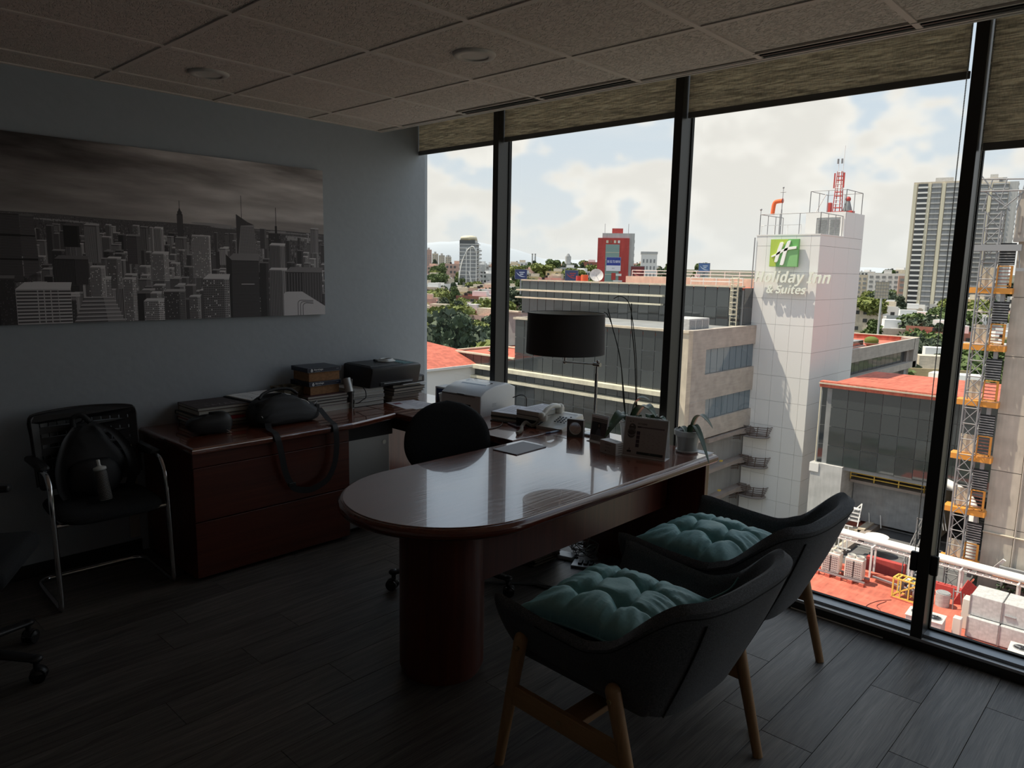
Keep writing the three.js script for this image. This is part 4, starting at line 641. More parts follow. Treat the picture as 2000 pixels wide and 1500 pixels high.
  const sh = (label, x, z, turn, map, y = T) => { const o = thing('paper_sheet', label, 'paper', [x, y, z], turn); part('sheet', RB(0.216, 0.0012, 0.28, 0.0003, 0, 0.0007, 0, 1), M.paper, o); if (map) part('print', new THREE.PlaneGeometry(0.21, 0.274).rotateX(-Math.PI / 2).translate(0, 0.0016, 0), S(0xffffff, 0.8, { map }), o); };
  sh('printed paper sheet on the worktop before the corner books', 0.425, 0.372, 1.42, sheetPrint); sh('plain paper sheet under the printed one near the corner', 0.445, 0.352, 1.62, null);
  M.tmpY1 = y1;
}
{
  // flat black pouch
  const o = thing('pouch', 'small black leather pouch with a zip lying before the large books', 'pouch', [0.40, T, 1.715], -0.12);
  const g = grid(40, 24, (u, v) => { const a = u * Math.PI * 2, t = v * Math.PI, c = Math.cos(a), s = Math.sin(a), rr = Math.pow(Math.sin(t), 0.38), y = Math.cos(t), e = 0.55; return [Math.sign(c) * Math.pow(Math.abs(c), e) * 0.052 * rr, 0.052 + y * 0.052 * (1 - 0.25 * s), Math.sign(s) * Math.pow(Math.abs(s), e) * 0.118 * rr]; }, true);
  part('body', muv(smooth(g, 1.4), 'x'), P(rgb(0.012, 0.012, 0.014), 0.45), o);
  part('zip', tube([[0.02, 0.104, 0.08], [0.03, 0.098, 0.0], [0.03, 0.085, -0.085], [0.02, 0.06, -0.118]], 0.003, 30, 6), M.black, o); part('zip_pull', [RB(0.006, 0.003, 0.028, 0.001, 0.06, 0.006, -0.085), rod([0.05, 0.02, -0.075], [0.06, 0.006, -0.095], 0.002)], M.chrome, o);
  // shoulder bag
  const b = thing('shoulder_bag', 'black nylon shoulder bag with its strap hanging over the cabinet', 'bag', [0.385, T, 1.268], 0);
  const bag = grid(64, 40, (u, v) => { const a = u * Math.PI * 2, t = v * Math.PI, c = Math.cos(a), s = Math.sin(a), rr = Math.pow(Math.sin(t), 0.30), y = 0.5 + 0.5 * Math.cos(t), e = 0.5, n = (fbm(u, v, 7, 5, 4, 61) - 0.5), zz = Math.sign(s) * Math.pow(Math.abs(s), e), hgt = 0.165 - 0.05 * step(0.1, 1, -zz) - 0.02 * step(0.5, 1, zz); return [Math.sign(c) * Math.pow(Math.abs(c), e) * (0.118 - 0.045 * y) * rr + n * 0.022 - 0.02 * y, Math.max(0.0008, y * hgt + n * 0.022 * y), zz * (0.222 - 0.03 * y) * rr + n * 0.02]; }, true);
  part('body', muv(smooth(bag, 1.4), 'z'), M.nylon, b);
  part('top_handle', tube([[0.0, 0.15, 0.15], [-0.02, 0.175, 0.11], [-0.03, 0.19, 0.03], [-0.02, 0.185, -0.05], [0.0, 0.155, -0.09]], 0.009, 36, 8), M.nylon, b);
  part('reflective_tab', tube([[0.066, 0.135, -0.075], [0.08, 0.122, -0.1], [0.085, 0.105, -0.115]], 0.0026, 16, 6), M.paper, b);
  part('buckle', [RB(0.012, 0.03, 0.026, 0.003, 0.05, 0.075, -0.19), RB(0.012, 0.02, 0.02, 0.003, 0.055, 0.05, -0.20)], M.blackPlastic, b); part('strap_ring', mv(new THREE.TorusGeometry(0.009, 0.0022, 6, 18), 0.045, 0.10, -0.185), M.chrome, b);
  part('side_label', tube([[0.09, 0.07, 0.185], [0.095, 0.06, 0.18]], 0.002, 6, 5), M.nickel, b);
  const rel = (p) => [p[0] - 0.385, p[1] - T, p[2] - 1.268];
  const cl = new THREE.CatmullRomCurve3([[0.44, 0.77, 1.07], [0.56, 0.722, 1.085], [0.665, 0.716, 1.115], [0.694, 0.69, 1.122], [0.697, 0.596, 1.12], [0.697, 0.493, 1.136], [0.697, 0.41, 1.185], [0.70, 0.374, 1.29], [0.697, 0.40, 1.39], [0.697, 0.492, 1.44], [0.697, 0.624, 1.466], [0.694, 0.69, 1.48], [0.665, 0.716, 1.478], [0.56, 0.716, 1.455], [0.48, 0.73, 1.42]].map((p) => V(...rel(p))), false, 'catmullrom', 0.4);
  const band = (off) => grid(4, 160, (u, v) => { const p = cl.getPointAt(v), tg = cl.getTangentAt(v), n = V(1, 0, 0); if (Math.abs(p.x) < 0.295) n.set(0.1, 1, 0); const sd = tg.clone().cross(n).normalize(), w = (u - 0.5) * 0.034; return [p.x + sd.x * w + n.x * off, p.y + sd.y * w + n.y * off, p.z + sd.z * w + n.z * off]; });
  part('strap', smooth(J(band(0.0), band(0.0022)), 0.9), M.nylon, b);
  part('strap_slider', RB(0.006, 0.02, 0.042, 0.002, ...rel([0.70, 0.425, 1.405])), M.blackGloss, b);
}
{
  // white laser printer
  const o = thing('laser_printer', 'white laser printer with a black top tray on the worktop by the window', 'printer', [0.875, T, 0.175], 0.10);
  const top = [[-0.165, 0.0], [0.165, 0.0], [0.168, 0.06], [0.166, 0.125], [0.12, 0.152], [0.04, 0.172], [-0.1, 0.176], [-0.165, 0.15]];
  part('body', muv(smooth(poly(top, 0.31, 0.008, [], 2).translate(0, 0, -0.155).rotateY(-Math.PI / 2), 0.55), 'x'), M.whitePlastic, o);
  part('output_tray', (() => { const g = poly([[0.03, 0.160], [0.135, 0.139], [0.134, 0.1455], [0.11, 0.1575], [0.04, 0.1785], [-0.02, 0.182], [-0.02, 0.17]], 0.2, 0.002).translate(0, 0.0005, -0.1).rotateY(-Math.PI / 2); return g; })(), M.blackGloss, o);
  part('tray_surround', [0.112, -0.112].map((x) => beam([x, 0.1835, -0.03], [x, 0.1435, 0.14], 0.014, 0.005)), M.whitePlastic, o);
  part('release_tab', RX(-0.03, 0.03, 0.126, 0.134, 0.164, 0.177, 0.003), M.steel, o); part('lid_gap', X(-0.15, 0.12, 0.1205, 0.123, 0.17, 0.1765), M.black, o);
  part('paper_slot', X(-0.13, 0.085, 0.012, 0.07, 0.155, 0.1765), M.black, o); part('paper_cassette', [RX(-0.11, 0.06, 0.006, 0.014, 0.12, 0.225, 0.003), RX(-0.11, -0.1, 0.006, 0.05, 0.14, 0.2, 0.003), RX(0.05, 0.06, 0.006, 0.04, 0.14, 0.2, 0.003)], M.whitePlastic, o); part('paper', RX(-0.1, 0.05, 0.016, 0.02, 0.12, 0.2, 0.001), M.paper, o);
  part('vent_marks', [0, 1, 2].map((k) => X(0.1625, 0.1638, 0.055 + k * 0.008, 0.0575 + k * 0.008, 0.02, 0.06)), S(rgb(0.3, 0.3, 0.3), 0.6), o);
  solo('printer_mains_cable', 'black power cord curling behind the white laser printer', 'cable', tube([[1.04, T + 0.09, 0.03], [1.085, T + 0.11, 0.0], [1.10, T + 0.09, -0.03], [1.095, T + 0.03, -0.04], [1.09, T + 0.004, -0.045]], 0.0035, 30, 7), M.blackPlastic);
  solo('desk_cable', 'thin brown cable looping over the edge of the worktop', 'cable', tube([[1.09, T + 0.003, 0.25], [1.19, T + 0.003, 0.29], [1.27, T + 0.003, 0.36], [1.32, T + 0.003, 0.45], [1.315, T + 0.003, 0.545], [1.24, T + 0.003, 0.60], [1.15, T + 0.004, 0.625], [1.12, T - 0.02, 0.634], [1.1, T - 0.2, 0.635]], 0.0028, 60, 7), S(rgb(0.06, 0.04, 0.03), 0.5));
  // document stacks
  const pg = paint(256, 330, (g, w, h) => { g.fillStyle = '#e4e4ea'; g.fillRect(0, 0, w, h); g.fillStyle = '#4a4a55'; g.fillRect(40, 26, 50, 12); g.fillRect(150, 30, 60, 10); g.fillStyle = '#6d6d78'; for (let k = 0; k < 9; k++) g.fillRect(30, 70 + k * 24, 90 + (k * 47) % 110, 7); });
  const sa = thing('document_stack', 'lower stack of papers in a grey folder beside the laser printer', 'papers', [1.205, T, 0.175], 0.22);
  part('folder', [RB(0.215, 0.006, 0.27, 0.001, 0.02, 0.003, 0.02), RB(0.2, 0.012, 0.26, 0.002, 0, 0.026, 0)], S(rgb(0.06, 0.065, 0.06), 0.5), sa); part('sheets', [RB(0.198, 0.014, 0.255, 0.001, 0, 0.013, 0), RB(0.2, 0.02, 0.258, 0.001, 0.002, 0.042, 0)], M.pages, sa); part('top_sheet', new THREE.PlaneGeometry(0.2, 0.258).rotateX(-Math.PI / 2).translate(0.002, 0.0525, 0), S(0xffffff, 0.85, { map: pg }), sa);
  const sbk = thing('document_stack', 'taller stack of bound papers with dark binders between printer and telephone', 'papers', [1.395, T, 0.165], 0.07);
  part('binder', [RB(0.17, 0.04, 0.25, 0.003, 0, 0.02, 0), RB(0.166, 0.004, 0.25, 0.001, 0, 0.062, 0)], M.blackPlastic, sbk); part('sheets', [RB(0.165, 0.02, 0.248, 0.001, 0, 0.05, 0), RB(0.167, 0.026, 0.25, 0.001, 0.002, 0.077, 0)], M.pages, sbk); part('top_sheet', new THREE.PlaneGeometry(0.166, 0.25).rotateX(-Math.PI / 2).translate(0.002, 0.0906, 0), S(0xffffff, 0.85, { map: pg }), sbk);
  const mp = thing('mobile_phone', 'small dark red and black phone lying before the bound papers', 'phone', [1.36, T, 0.335], 1.25); part('case', RB(0.06, 0.011, 0.12, 0.004, 0, 0.0055, 0), S(rgb(0.09, 0.02, 0.03), 0.35), mp); part('screen', RB(0.052, 0.001, 0.09, 0.0004, 0, 0.0115, 0.008, 1), M.blackGloss, mp);

  // desk telephone
  const t = thing('telephone', 'cream desk telephone with a corded handset', 'telephone', [1.545, T, 0.165], 0.12);
  part('base', muv(smooth(poly([[-0.11, 0.0], [0.105, 0.0], [0.11, 0.012], [-0.04, 0.058], [-0.105, 0.064], [-0.112, 0.05]], 0.17, 0.006, [], 2).translate(0, 0, -0.085).rotateY(-Math.PI / 2), 0.6), 'x'), M.cream, t);
  const face = (x, z) => [x, 0.0195 + (0.11 - z) * 0.3067 + 0.0085, z];
  const keys = S(rgb(0.10, 0.10, 0.10), 0.5); for (let i = 0; i < 3; i++) for (let j = 0; j < 4; j++) { const [x, y, z] = face(0.006 + i * 0.02, 0.005 + j * 0.018); part('key', rx(RB(0.012, 0.006, 0.010, 0.002), 0.297).translate(x, y, z), keys, t); }
  for (let j = 0; j < 5; j++) { const [x, y, z] = face(0.070, -0.01 + j * 0.018); part('function_key', rx(RB(0.009, 0.005, 0.007, 0.0015), 0.297).translate(x, y, z), keys, t); }
  part('card_window', rx(RB(0.09, 0.003, 0.04, 0.001), 0.25).translate(0.03, 0.0655, -0.06), M.paper, t);
  const hs = part('handset', tube([[-0.055, 0.075, 0.112], [-0.055, 0.083, 0.09], [-0.055, 0.105, 0.05], [-0.055, 0.116, 0.0], [-0.055, 0.110, -0.05], [-0.055, 0.098, -0.085]], 0.0155, 40, 14), M.cream, t);
  part('mouthpiece', mv(rx(C(0.026, 0.022, 0.034, 0, 0, 0, 26), 0.25), -0.055, 0.062, 0.09), M.cream, hs); part('earpiece', mv(rx(C(0.026, 0.022, 0.034, 0, 0, 0, 26), -0.1), -0.055, 0.083, -0.075), M.cream, hs);
  part('end_cap', [mv(new THREE.SphereGeometry(0.021, 18, 12), -0.055, 0.074, 0.106), mv(new THREE.SphereGeometry(0.022, 18, 12), -0.055, 0.098, -0.088)], M.cream, hs);
  // coiled cord
  const cc = new THREE.CatmullRomCurve3([[1.50, T + 0.055, 0.285], [1.465, T + 0.018, 0.29], [1.44, T + 0.012, 0.30], [1.425, T + 0.03, 0.325], [1.44, T + 0.014, 0.375], [1.48, T + 0.012, 0.42], [1.515, T + 0.012, 0.47], [1.53, T + 0.011, 0.51]].map((p) => V(...p))), cp = [], N = 46;
  const fr = cc.computeFrenetFrames(N * 10, false); for (let k = 0; k <= N * 10; k++) { const p = cc.getPointAt(k / (N * 10)), a = k / 10 * Math.PI * 2, R = 0.0085; cp.push([p.x + (fr.normals[k].x * Math.cos(a) + fr.binormals[k].x * Math.sin(a)) * R, Math.max(T + 0.0028, p.y + (fr.normals[k].y * Math.cos(a) + fr.binormals[k].y * Math.sin(a)) * R), p.z + (fr.normals[k].z * Math.cos(a) + fr.binormals[k].z * Math.sin(a)) * R]); }
  solo('phone_cord', 'coiled beige telephone cord lying on the worktop', 'cord', tube(cp, 0.0022, N * 16, 5), S(rgb(0.36, 0.33, 0.28), 0.5));
  const pen = thing('pen', 'blue ballpoint pen lying before the telephone', 'pen', [1.62, T + 0.0055, 0.30], 0); part('barrel', rod([0.0, 0, 0.05], [0.008, 0, -0.065], 0.0055, 0.0045, 12), S(rgb(0.25, 0.33, 0.45), 0.3), pen); part('grip', rod([-0.002, 0, 0.075], [0.001, 0, 0.04], 0.0058, 0.0058, 12), S(rgb(0.02, 0.04, 0.12), 0.5), pen); part('tip', rod([-0.003, 0, 0.086], [-0.002, 0, 0.075], 0.001, 0.005, 10), M.nickel, pen); part('clip', beam([0.004, 0.006, -0.02], [0.008, 0.006, -0.06], 0.003, 0.0015), M.nickel, pen);
  const pad = thing('note_pad', 'flat grey note pad lying on the desk', 'note pad', [1.747, T, 0.722], 0.0); pad.rotation.y = 0.05; part('cover', RB(0.155, 0.005, 0.235, 0.001, 0, 0.0025, 0), S(rgb(0.40, 0.41, 0.44), 0.55), pad); part('backing', RB(0.157, 0.002, 0.237, 0.0005, 0, 0.001, 0, 1), S(rgb(0.1, 0.09, 0.1), 0.7), pad);

  // square clock-like frame with a round mirror disc
  const cf = thing('crystal_frame', 'square grey frame holding a round glass disc', 'desk clock', [1.765, T, 0.292], 0.30);
  const hole = []; for (let k = 0; k < 40; k++) { const a = -k / 40 * Math.PI * 2; hole.push([Math.cos(a) * 0.037, 0.048 + Math.sin(a) * 0.037]); }
  part('frame', poly([[-0.046, 0.001], [0.046, 0.001], [0.046, 0.095], [-0.046, 0.095]], 0.024, 0.0015, [hole]).translate(0, 0, -0.012), S(rgb(0.11, 0.105, 0.105), 0.45), cf);
  part('disc_rim', mv(new THREE.TorusGeometry(0.0365, 0.0035, 10, 48), 0, 0.048, 0.008), M.paper, cf); part('disc', mv(rx(C(0.036, 0.036, 0.01, 0, 0, 0, 48), Math.PI / 2), 0, 0.048, 0), P(rgb(0.75, 0.76, 0.76), 0.05, { metalness: 0.9 }), cf);
  part('facet', [beam([-0.004, 0.03, 0.006], [0.028, 0.068, 0.006], 0.006, 0.004), beam([-0.02, 0.03, 0.006], [0.02, 0.028, 0.006], 0.005, 0.004), beam([0.006, 0.046, 0.006], [0.018, 0.078, 0.006], 0.005, 0.004)], M.chrome, cf);

  // small photo calendar
  const sc = thing('photo_calendar', 'small standing calendar with a photograph behind the medicine box', 'calendar', [1.932, T, 0.315], -0.10);
  const scp = paint(220, 260, (g, w, h) => { g.fillStyle = '#8d8583'; g.fillRect(0, 0, w, h); g.fillStyle = '#4c4545'; g.font = 'bold 15px sans-serif'; g.fillText('ENERO  FEB  MARZO', 16, 30); g.fillRect(16, 42, 188, 4); g.fillStyle = '#3a3940'; g.fillRect(4, 62, 212, 138); g.fillStyle = '#564a4d'; g.fillRect(140, 66, 70, 130); g.fillStyle = '#241f21'; g.beginPath(); g.ellipse(108, 100, 22, 34, 0, 0, 7); g.fill(); g.fillStyle = '#8b7a72'; g.beginPath(); g.ellipse(108, 98, 12, 17, 0, 0, 7); g.fill(); g.fillStyle = '#5b5c66'; g.beginPath(); g.moveTo(70, 200); g.quadraticCurveTo(80, 128, 108, 124); g.quadraticCurveTo(140, 128, 152, 200); g.fill(); g.fillStyle = '#5f5958'; for (let k = 0; k < 4; k++) g.fillRect(12, 212 + k * 12, 120 - k * 12, 5); });
  part('card', rx(RB(0.118, 0.142, 0.003, 0.001, 0, 0.073, 0), -0.12), M.paper, sc); part('print', rx(new THREE.PlaneGeometry(0.108, 0.132).translate(0, 0.073, 0.0021), -0.12), S(0xffffff, 0.5, { map: scp }), sc); part('stand', [rx(RB(0.118, 0.142, 0.002, 0.001, 0, 0.073, 0), 0.16).translate(0, 0, -0.035), RX(-0.062, 0.062, 0, 0.003, -0.035, 0.02, 0.001)], M.paper, sc); part('binding', mv(rz(C(0.004, 0.004, 0.12, 0, 0, 0, 10), Math.PI / 2), 0, 0.144, -0.02), M.whitePlastic, sc);
  // medicine box
  const mb = thing('medicine_box', 'small white printed medicine box before the calendars', 'box', [2.117, T, 0.442], 0.0); mb.rotation.y = 0.24 - 0.45;
  const mbp = paint(320, 180, (g, w, h) => { g.fillStyle = '#b3aaa6'; g.fillRect(0, 0, w, h); g.fillStyle = '#4b4342'; g.font = 'bold 30px sans-serif'; g.fillText('Q Actron', 100, 50); g.font = '26px sans-serif'; g.fillText('bilaxten', 108, 98); g.font = '22px sans-serif'; g.fillText('20 mg', 150, 150); g.beginPath(); g.arc(120, 140, 16, 0, Math.PI); g.fill(); });
  part('carton', RB(0.118, 0.062, 0.058, 0.0012, 0, 0.031, 0), M.paper, mb); part('print', new THREE.PlaneGeometry(0.114, 0.058).translate(0, 0.031, 0.0296), S(0xffffff, 0.6, { map: mbp }), mb); part('side_text', [0, 1, 2, 3].map((k) => X(0.0588, 0.0596, 0.012 + k * 0.011, 0.0145 + k * 0.011, -0.018, 0.015)), S(rgb(0.2, 0.19, 0.18), 0.7), mb); part('slit', X(-0.035, 0.03, 0.0618, 0.0624, -0.012, -0.006), S(rgb(0.2, 0.2, 0.2), 0.7), mb);
  // tent calendar
  const dc = thing('desk_calendar', 'spiral-bound tent calendar with purple squares on the desk', 'calendar', [2.278, T, 0.385], 0.0); dc.rotation.y = 0.235;
  const dcp = paint(512, 440, (g, w, h) => { g.fillStyle = '#a9a09d'; g.fillRect(0, 0, w, h); const ball = (x, y, rr, c) => { g.fillStyle = c; g.beginPath(); g.arc(x, y, rr, 0, 7); g.fill(); }; ball(90, 110, 42, '#4f4846'); g.fillStyle = '#a9a09d'; g.fillRect(70, 84, 26, 12); ball(86, 165, 50, '#6a6260'); ball(84, 190, 46, '#4b4543'); g.strokeStyle = '#a9a09d'; g.lineWidth = 6; g.beginPath(); g.arc(84, 150, 56, 0.6, 2.6); g.stroke(); ball(60, 48, 6, '#3c3735'); ball(92, 40, 5, '#3c3735'); g.fillStyle = '#3a3534'; g.font = 'bold 26px sans-serif'; g.fillText('OCTUBRE', 150, 72); g.fillStyle = '#6a5d60'; g.fillRect(150, 92, 330, 16); g.fillStyle = '#3a3134'; g.fillRect(150, 92, 46, 16); g.fillStyle = '#3f2f3e'; for (let k = 0; k < 4; k++) g.fillRect(148, 150 + k * 48, 42, 42); g.fillStyle = '#958b8a'; for (let k = 0; k < 26; k++) g.fillRect(215 + (k * 61) % 240, 150 + (k * 37) % 190, 22, 7); g.fillStyle = '#2b2726'; g.fillRect(50, 380, 50, 22); g.fillRect(72, 352, 8, 30); g.fillStyle = '#2d322f'; g.fillRect(170, 386, 320, 30); g.fillStyle = '#7a7573'; g.fillRect(320, 396, 20, 6); });
  part('front_card', rx(RB(0.222, 0.196, 0.002, 0.0008, 0, 0.098, 0), -0.19).translate(0, 0.001, 0.036), M.paper, dc); part('print', rx(new THREE.PlaneGeometry(0.214, 0.186).translate(0, 0.098, 0.0014), -0.19).translate(0, 0.001, 0.036), S(0xffffff, 0.6, { map: dcp }), dc);
  part('back_card', [rx(RB(0.222, 0.196, 0.002, 0.0008, 0, 0.098, 0), 0.19).translate(0, 0.001, -0.036), RX(-0.111, 0.111, 0, 0.002, -0.036, 0.036, 0.0008)], M.paper, dc);
  for (let k = 0; k < 26; k++) part('spiral_ring', mv(ry(new THREE.TorusGeometry(0.0055, 0.0009, 5, 14), Math.PI / 2), -0.098 + k * 0.0079, 0.192, 0), M.potWhite, dc);
}
{
  // swing-arm lamp with a drum shade
  const o = thing('desk_lamp', 'swing-arm desk lamp with a dark grey drum shade and metal pole', 'lamp', [1.80, T, 0.17]);
  part('base', lathe([[0, 0], [0.068, 0], [0.07, 0.004], [0.066, 0.012], [0.02, 0.018], [0.009, 0.024], [0, 0.024]], 40), M.nickel, o); part('pole', [C(0.0085, 0.0085, 0.32, 0, 0.184, 0, 18), C(0.0065, 0.0065, 0.06, 0, 0.365, 0, 16)], M.nickel, o);
  const jt = part('swing_joint', [rz(C(0.0115, 0.0115, 0.045, 0, 0, 0, 18), Math.PI / 2).translate(0.002, 0.392, 0), new THREE.SphereGeometry(0.008, 12, 8).translate(0.006, 0.41, 0)], M.nickel, o);
  part('swing_arm', [rod([-0.01, 0.392, 0], [-0.225, 0.383, 0.0], 0.0048), new THREE.SphereGeometry(0.0115, 16, 10).translate(-0.228, 0.383, 0), C(0.006, 0.006, 0.06, -0.226, 0.413, 0, 12)], M.nickel, o); part('socket', C(0.016, 0.013, 0.045, -0.226, 0.452, 0, 20), M.chrome, o);
  const R = 0.222, y0 = 0.437, y1 = 0.662;
  const sh = part('shade', lathe([[R, y0], [R + 0.0015, y0], [R - 0.004, y1], [R - 0.0055, y1]], 72).translate(-0.226, 0, 0), P(rgb(0.052, 0.048, 0.047), 0.9, { map: null, transmission: 0.05, thickness: 0 }), o); part('shade_lining', new THREE.CylinderGeometry(R - 0.0065, R - 0.0022, y1 - y0 - 0.002, 72, 1, true).translate(-0.226, (y0 + y1) / 2, 0), S(rgb(0.5, 0.49, 0.45), 0.85, { side: THREE.DoubleSide }), o);
  part('shade_rim', [mv(rx(new THREE.TorusGeometry(R - 0.004, 0.0025, 8, 72), Math.PI / 2), -0.226, y1, 0), mv(rx(new THREE.TorusGeometry(R, 0.0025, 8, 72), Math.PI / 2), -0.226, y0, 0)], M.black, o);
  part('spider', [0, 1, 2].map((k) => rod([-0.226, 0.475, 0], [-0.226 + Math.cos(k * 2.09) * (R - 0.008), 0.475 + 0.06, Math.sin(k * 2.09) * (R - 0.008)], 0.0018)), M.nickel, o); part('bulb', [new THREE.SphereGeometry(0.028, 18, 12).translate(-0.226, 0.525, 0), C(0.013, 0.013, 0.03, -0.226, 0.487, 0, 14)], P(rgb(0.75, 0.74, 0.70), 0.3), o);
}
{
  // orchids
  const leafG = (len, w, bend, droop, twist, n = 0.12) => grid(12, 24, (u, v) => { const q = u * 2 - 1, ww = w * Math.pow(Math.sin(Math.PI * Math.min(1, 0.10 + v * 0.9)), 0.7) * (1 - 0.15 * v), x = v * len, y = bend * Math.sin(v * Math.PI * 0.6) * len - droop * v * v * len + (Math.abs(q) * 0.28) * ww * 0.9, z = q * ww; const a = twist * v; return [x * (1 - droop * 0.25 * v), y + Math.sin(a) * z, z * Math.cos(a)]; });
  const leaf = (o, len, w, bend, droop, az, tilt, at, twist = 0) => { const top = leafG(len, w, bend, droop, twist), bot = top.clone(); const nrm = bot.attributes.normal, p = bot.attributes.position; for (let i = 0; i < p.count; i++) p.setXYZ(i, p.getX(i) - nrm.getX(i) * 0.0022, p.getY(i) - Math.abs(nrm.getY(i)) * 0.0022, p.getZ(i) - nrm.getZ(i) * 0.0022); const ix = bot.index.array; for (let i = 0; i < ix.length; i += 3) { const t = ix[i]; ix[i] = ix[i + 1]; ix[i + 1] = t; } bot.computeVertexNormals(); const m = part('leaf', J(top, bot), M.leaf, o); m.position.set(...at); m.rotation.set(0, az, tilt, 'YXZ'); return m; };
  const pot = (o, rt, rb, h, mat, rim, soil = true) => { part('pot', lathe([[0, 0], [rb, 0], [rb + 0.002, 0.003], [mix(rb, rt, 0.85), h * 0.85], [rt + 0.003, h * 0.86], [rt + 0.004, h], [rt - 0.001, h], [mix(rb, rt, 0.8) - 0.004, h * 0.8], [rb - 0.002, 0.006], [0, 0.006]], 40), mat, o); if (rim) part('rim_band', lathe([[mix(rb, rt, 0.85) + 0.002, h * 0.80], [rt + 0.0055, h * 0.82], [rt + 0.0065, h], [rt + 0.001, h + 0.001]], 40), rim, o); if (soil) part('soil', (() => { const g = grid(24, 6, (u, v) => { const a = -u * Math.PI * 2, r = v * (rt - 0.006); return [Math.cos(a) * r, h * 0.86 + (fbm(u, v, 6, 4, 3, 3) - 0.5) * 0.018, Math.sin(a) * r]; }, true); return g; })(), M.soil, o); };
  // pot with leaves and four bare flower stems
  const a = thing('orchid', 'potted orchid with broad leaves and tall bare stems behind the calendars', 'potted plant', [2.035, T, 0.165], 0, 'orchids on the desk');
  pot(a, 0.058, 0.042, 0.115, M.potWhite, null);
  leaf(a, 0.20, 0.045, 0.62, 0.55, -0.15, 0.25, [0.01, 0.11, 0]); leaf(a, 0.15, 0.05, 0.75, 0.35, 0.5, 0.55, [0.005, 0.115, -0.005]); leaf(a, 0.16, 0.043, 0.5, 1.35, -1.75, 0.5, [-0.01, 0.11, 0.02], 0.4); leaf(a, 0.15, 0.045, 0.45, 0.9, -0.75, 0.3, [0.01, 0.108, 0.01]); leaf(a, 0.13, 0.03, 0.35, 0.5, 2.9, 0.2, [-0.02, 0.108, 0]); leaf(a, 0.15, 0.04, 0.55, 0.4, 0.15, 0.45, [0.0, 0.11, 0.0]);
  part('stem', tube([[-0.03, 0.09, 0.0], [-0.055, 0.25, -0.005], [-0.095, 0.45, -0.01], [-0.15, 0.6, -0.01], [-0.185, 0.70, -0.01]], 0.0026, 50, 6), M.stem, a); part('stem', tube([[-0.02, 0.09, 0.0], [-0.05, 0.2, 0.0], [-0.085, 0.42, -0.005], [-0.15, 0.60, -0.01], [-0.185, 0.665, -0.01], [-0.21, 0.68, -0.01]], 0.0024, 50, 6), M.stem, a);
  part('stem', tube([[0.03, 0.09, -0.01], [0.018, 0.25, -0.01], [0.0, 0.45, -0.01], [-0.028, 0.62, -0.01], [-0.035, 0.735, -0.01]], 0.0026, 50, 6), M.stem, a); part('stem', tube([[0.034, 0.09, -0.01], [0.024, 0.25, -0.01], [0.008, 0.45, -0.012], [-0.028, 0.66, -0.012], [-0.06, 0.745, -0.012], [-0.11, 0.77, -0.01], [-0.15, 0.755, -0.01]], 0.0022, 50, 6), M.stem, a);
  const b = thing('orchid', 'potted orchid with dark soil and a curled leaf beside the third post', 'potted plant', [2.175, T, 0.175], 0, 'orchids on the desk'); pot(b, 0.064, 0.048, 0.135, M.potWhite, null); leaf(b, 0.10, 0.026, 0.5, 0.55, -0.1, 0.35, [0.01, 0.12, 0]); leaf(b, 0.09, 0.028, 0.6, 0.8, 2.3, 0.5, [-0.01, 0.12, 0]); leaf(b, 0.06, 0.02, 0.5, 0.2, 1.4, 0.6, [0.0, 0.12, 0]); part('inner_sleeve', mv(rx(new THREE.TorusGeometry(0.043, 0.0022, 6, 40), Math.PI / 2), -0.016, 0.137, 0.0), M.potWhite, b);
  const c = thing('orchid', 'orchid with drooping leaves in a clear pot on a white saucer', 'potted plant', [2.362, T, 0.135], 0, 'orchids on the desk');
  part('saucer', lathe([[0, 0], [0.052, 0], [0.058, 0.012], [0.0565, 0.014], [0.05, 0.004], [0, 0.004]], 40), M.potWhite, c);
  const grp = new THREE.Group(); { const h = 0.108, rt = 0.062, rb = 0.047; const m = part('pot', lathe([[0, 0.005], [rb, 0.005], [rb + 0.002, 0.008], [rt - 0.002, h * 0.8], [rt + 0.004, h * 0.82], [rt + 0.006, h + 0.005], [rt, h + 0.005], [rt - 0.006, h * 0.78], [0, h * 0.7]], 44), M.potClear, c); part('rim_band', lathe([[rt + 0.0005, h * 0.79], [rt + 0.0055, h * 0.82], [rt + 0.0075, h + 0.004], [rt + 0.005, h + 0.0065], [rt - 0.001, h + 0.006]], 44), S(rgb(0.42, 0.43, 0.42), 0.3), m); part('soil', C(rt - 0.003, rt - 0.006, 0.01, 0, h * 0.86, 0, 36), M.soil, c); }
  leaf(c, 0.17, 0.026, 0.8, 0.75, -0.05, 0.35, [0.012, 0.095, 0]); leaf(c, 0.16, 0.022, 0.7, 1.75, -0.35, 0.45, [0.016, 0.095, 0.01]); leaf(c, 0.07, 0.02, 0.5, 0.6, 2.9, 0.3, [-0.01, 0.095, 0]); leaf(c, 0.05, 0.012, 0.6, 0.2, 1.0, 0.7, [0.0, 0.095, 0]);
  solo('label_card', 'small white card under the saucer at the desk corner', 'card', RB(0.08, 0.0015, 0.06, 0.0004, 2.43, T + 0.0008, 0.085, 1), M.paper);
}
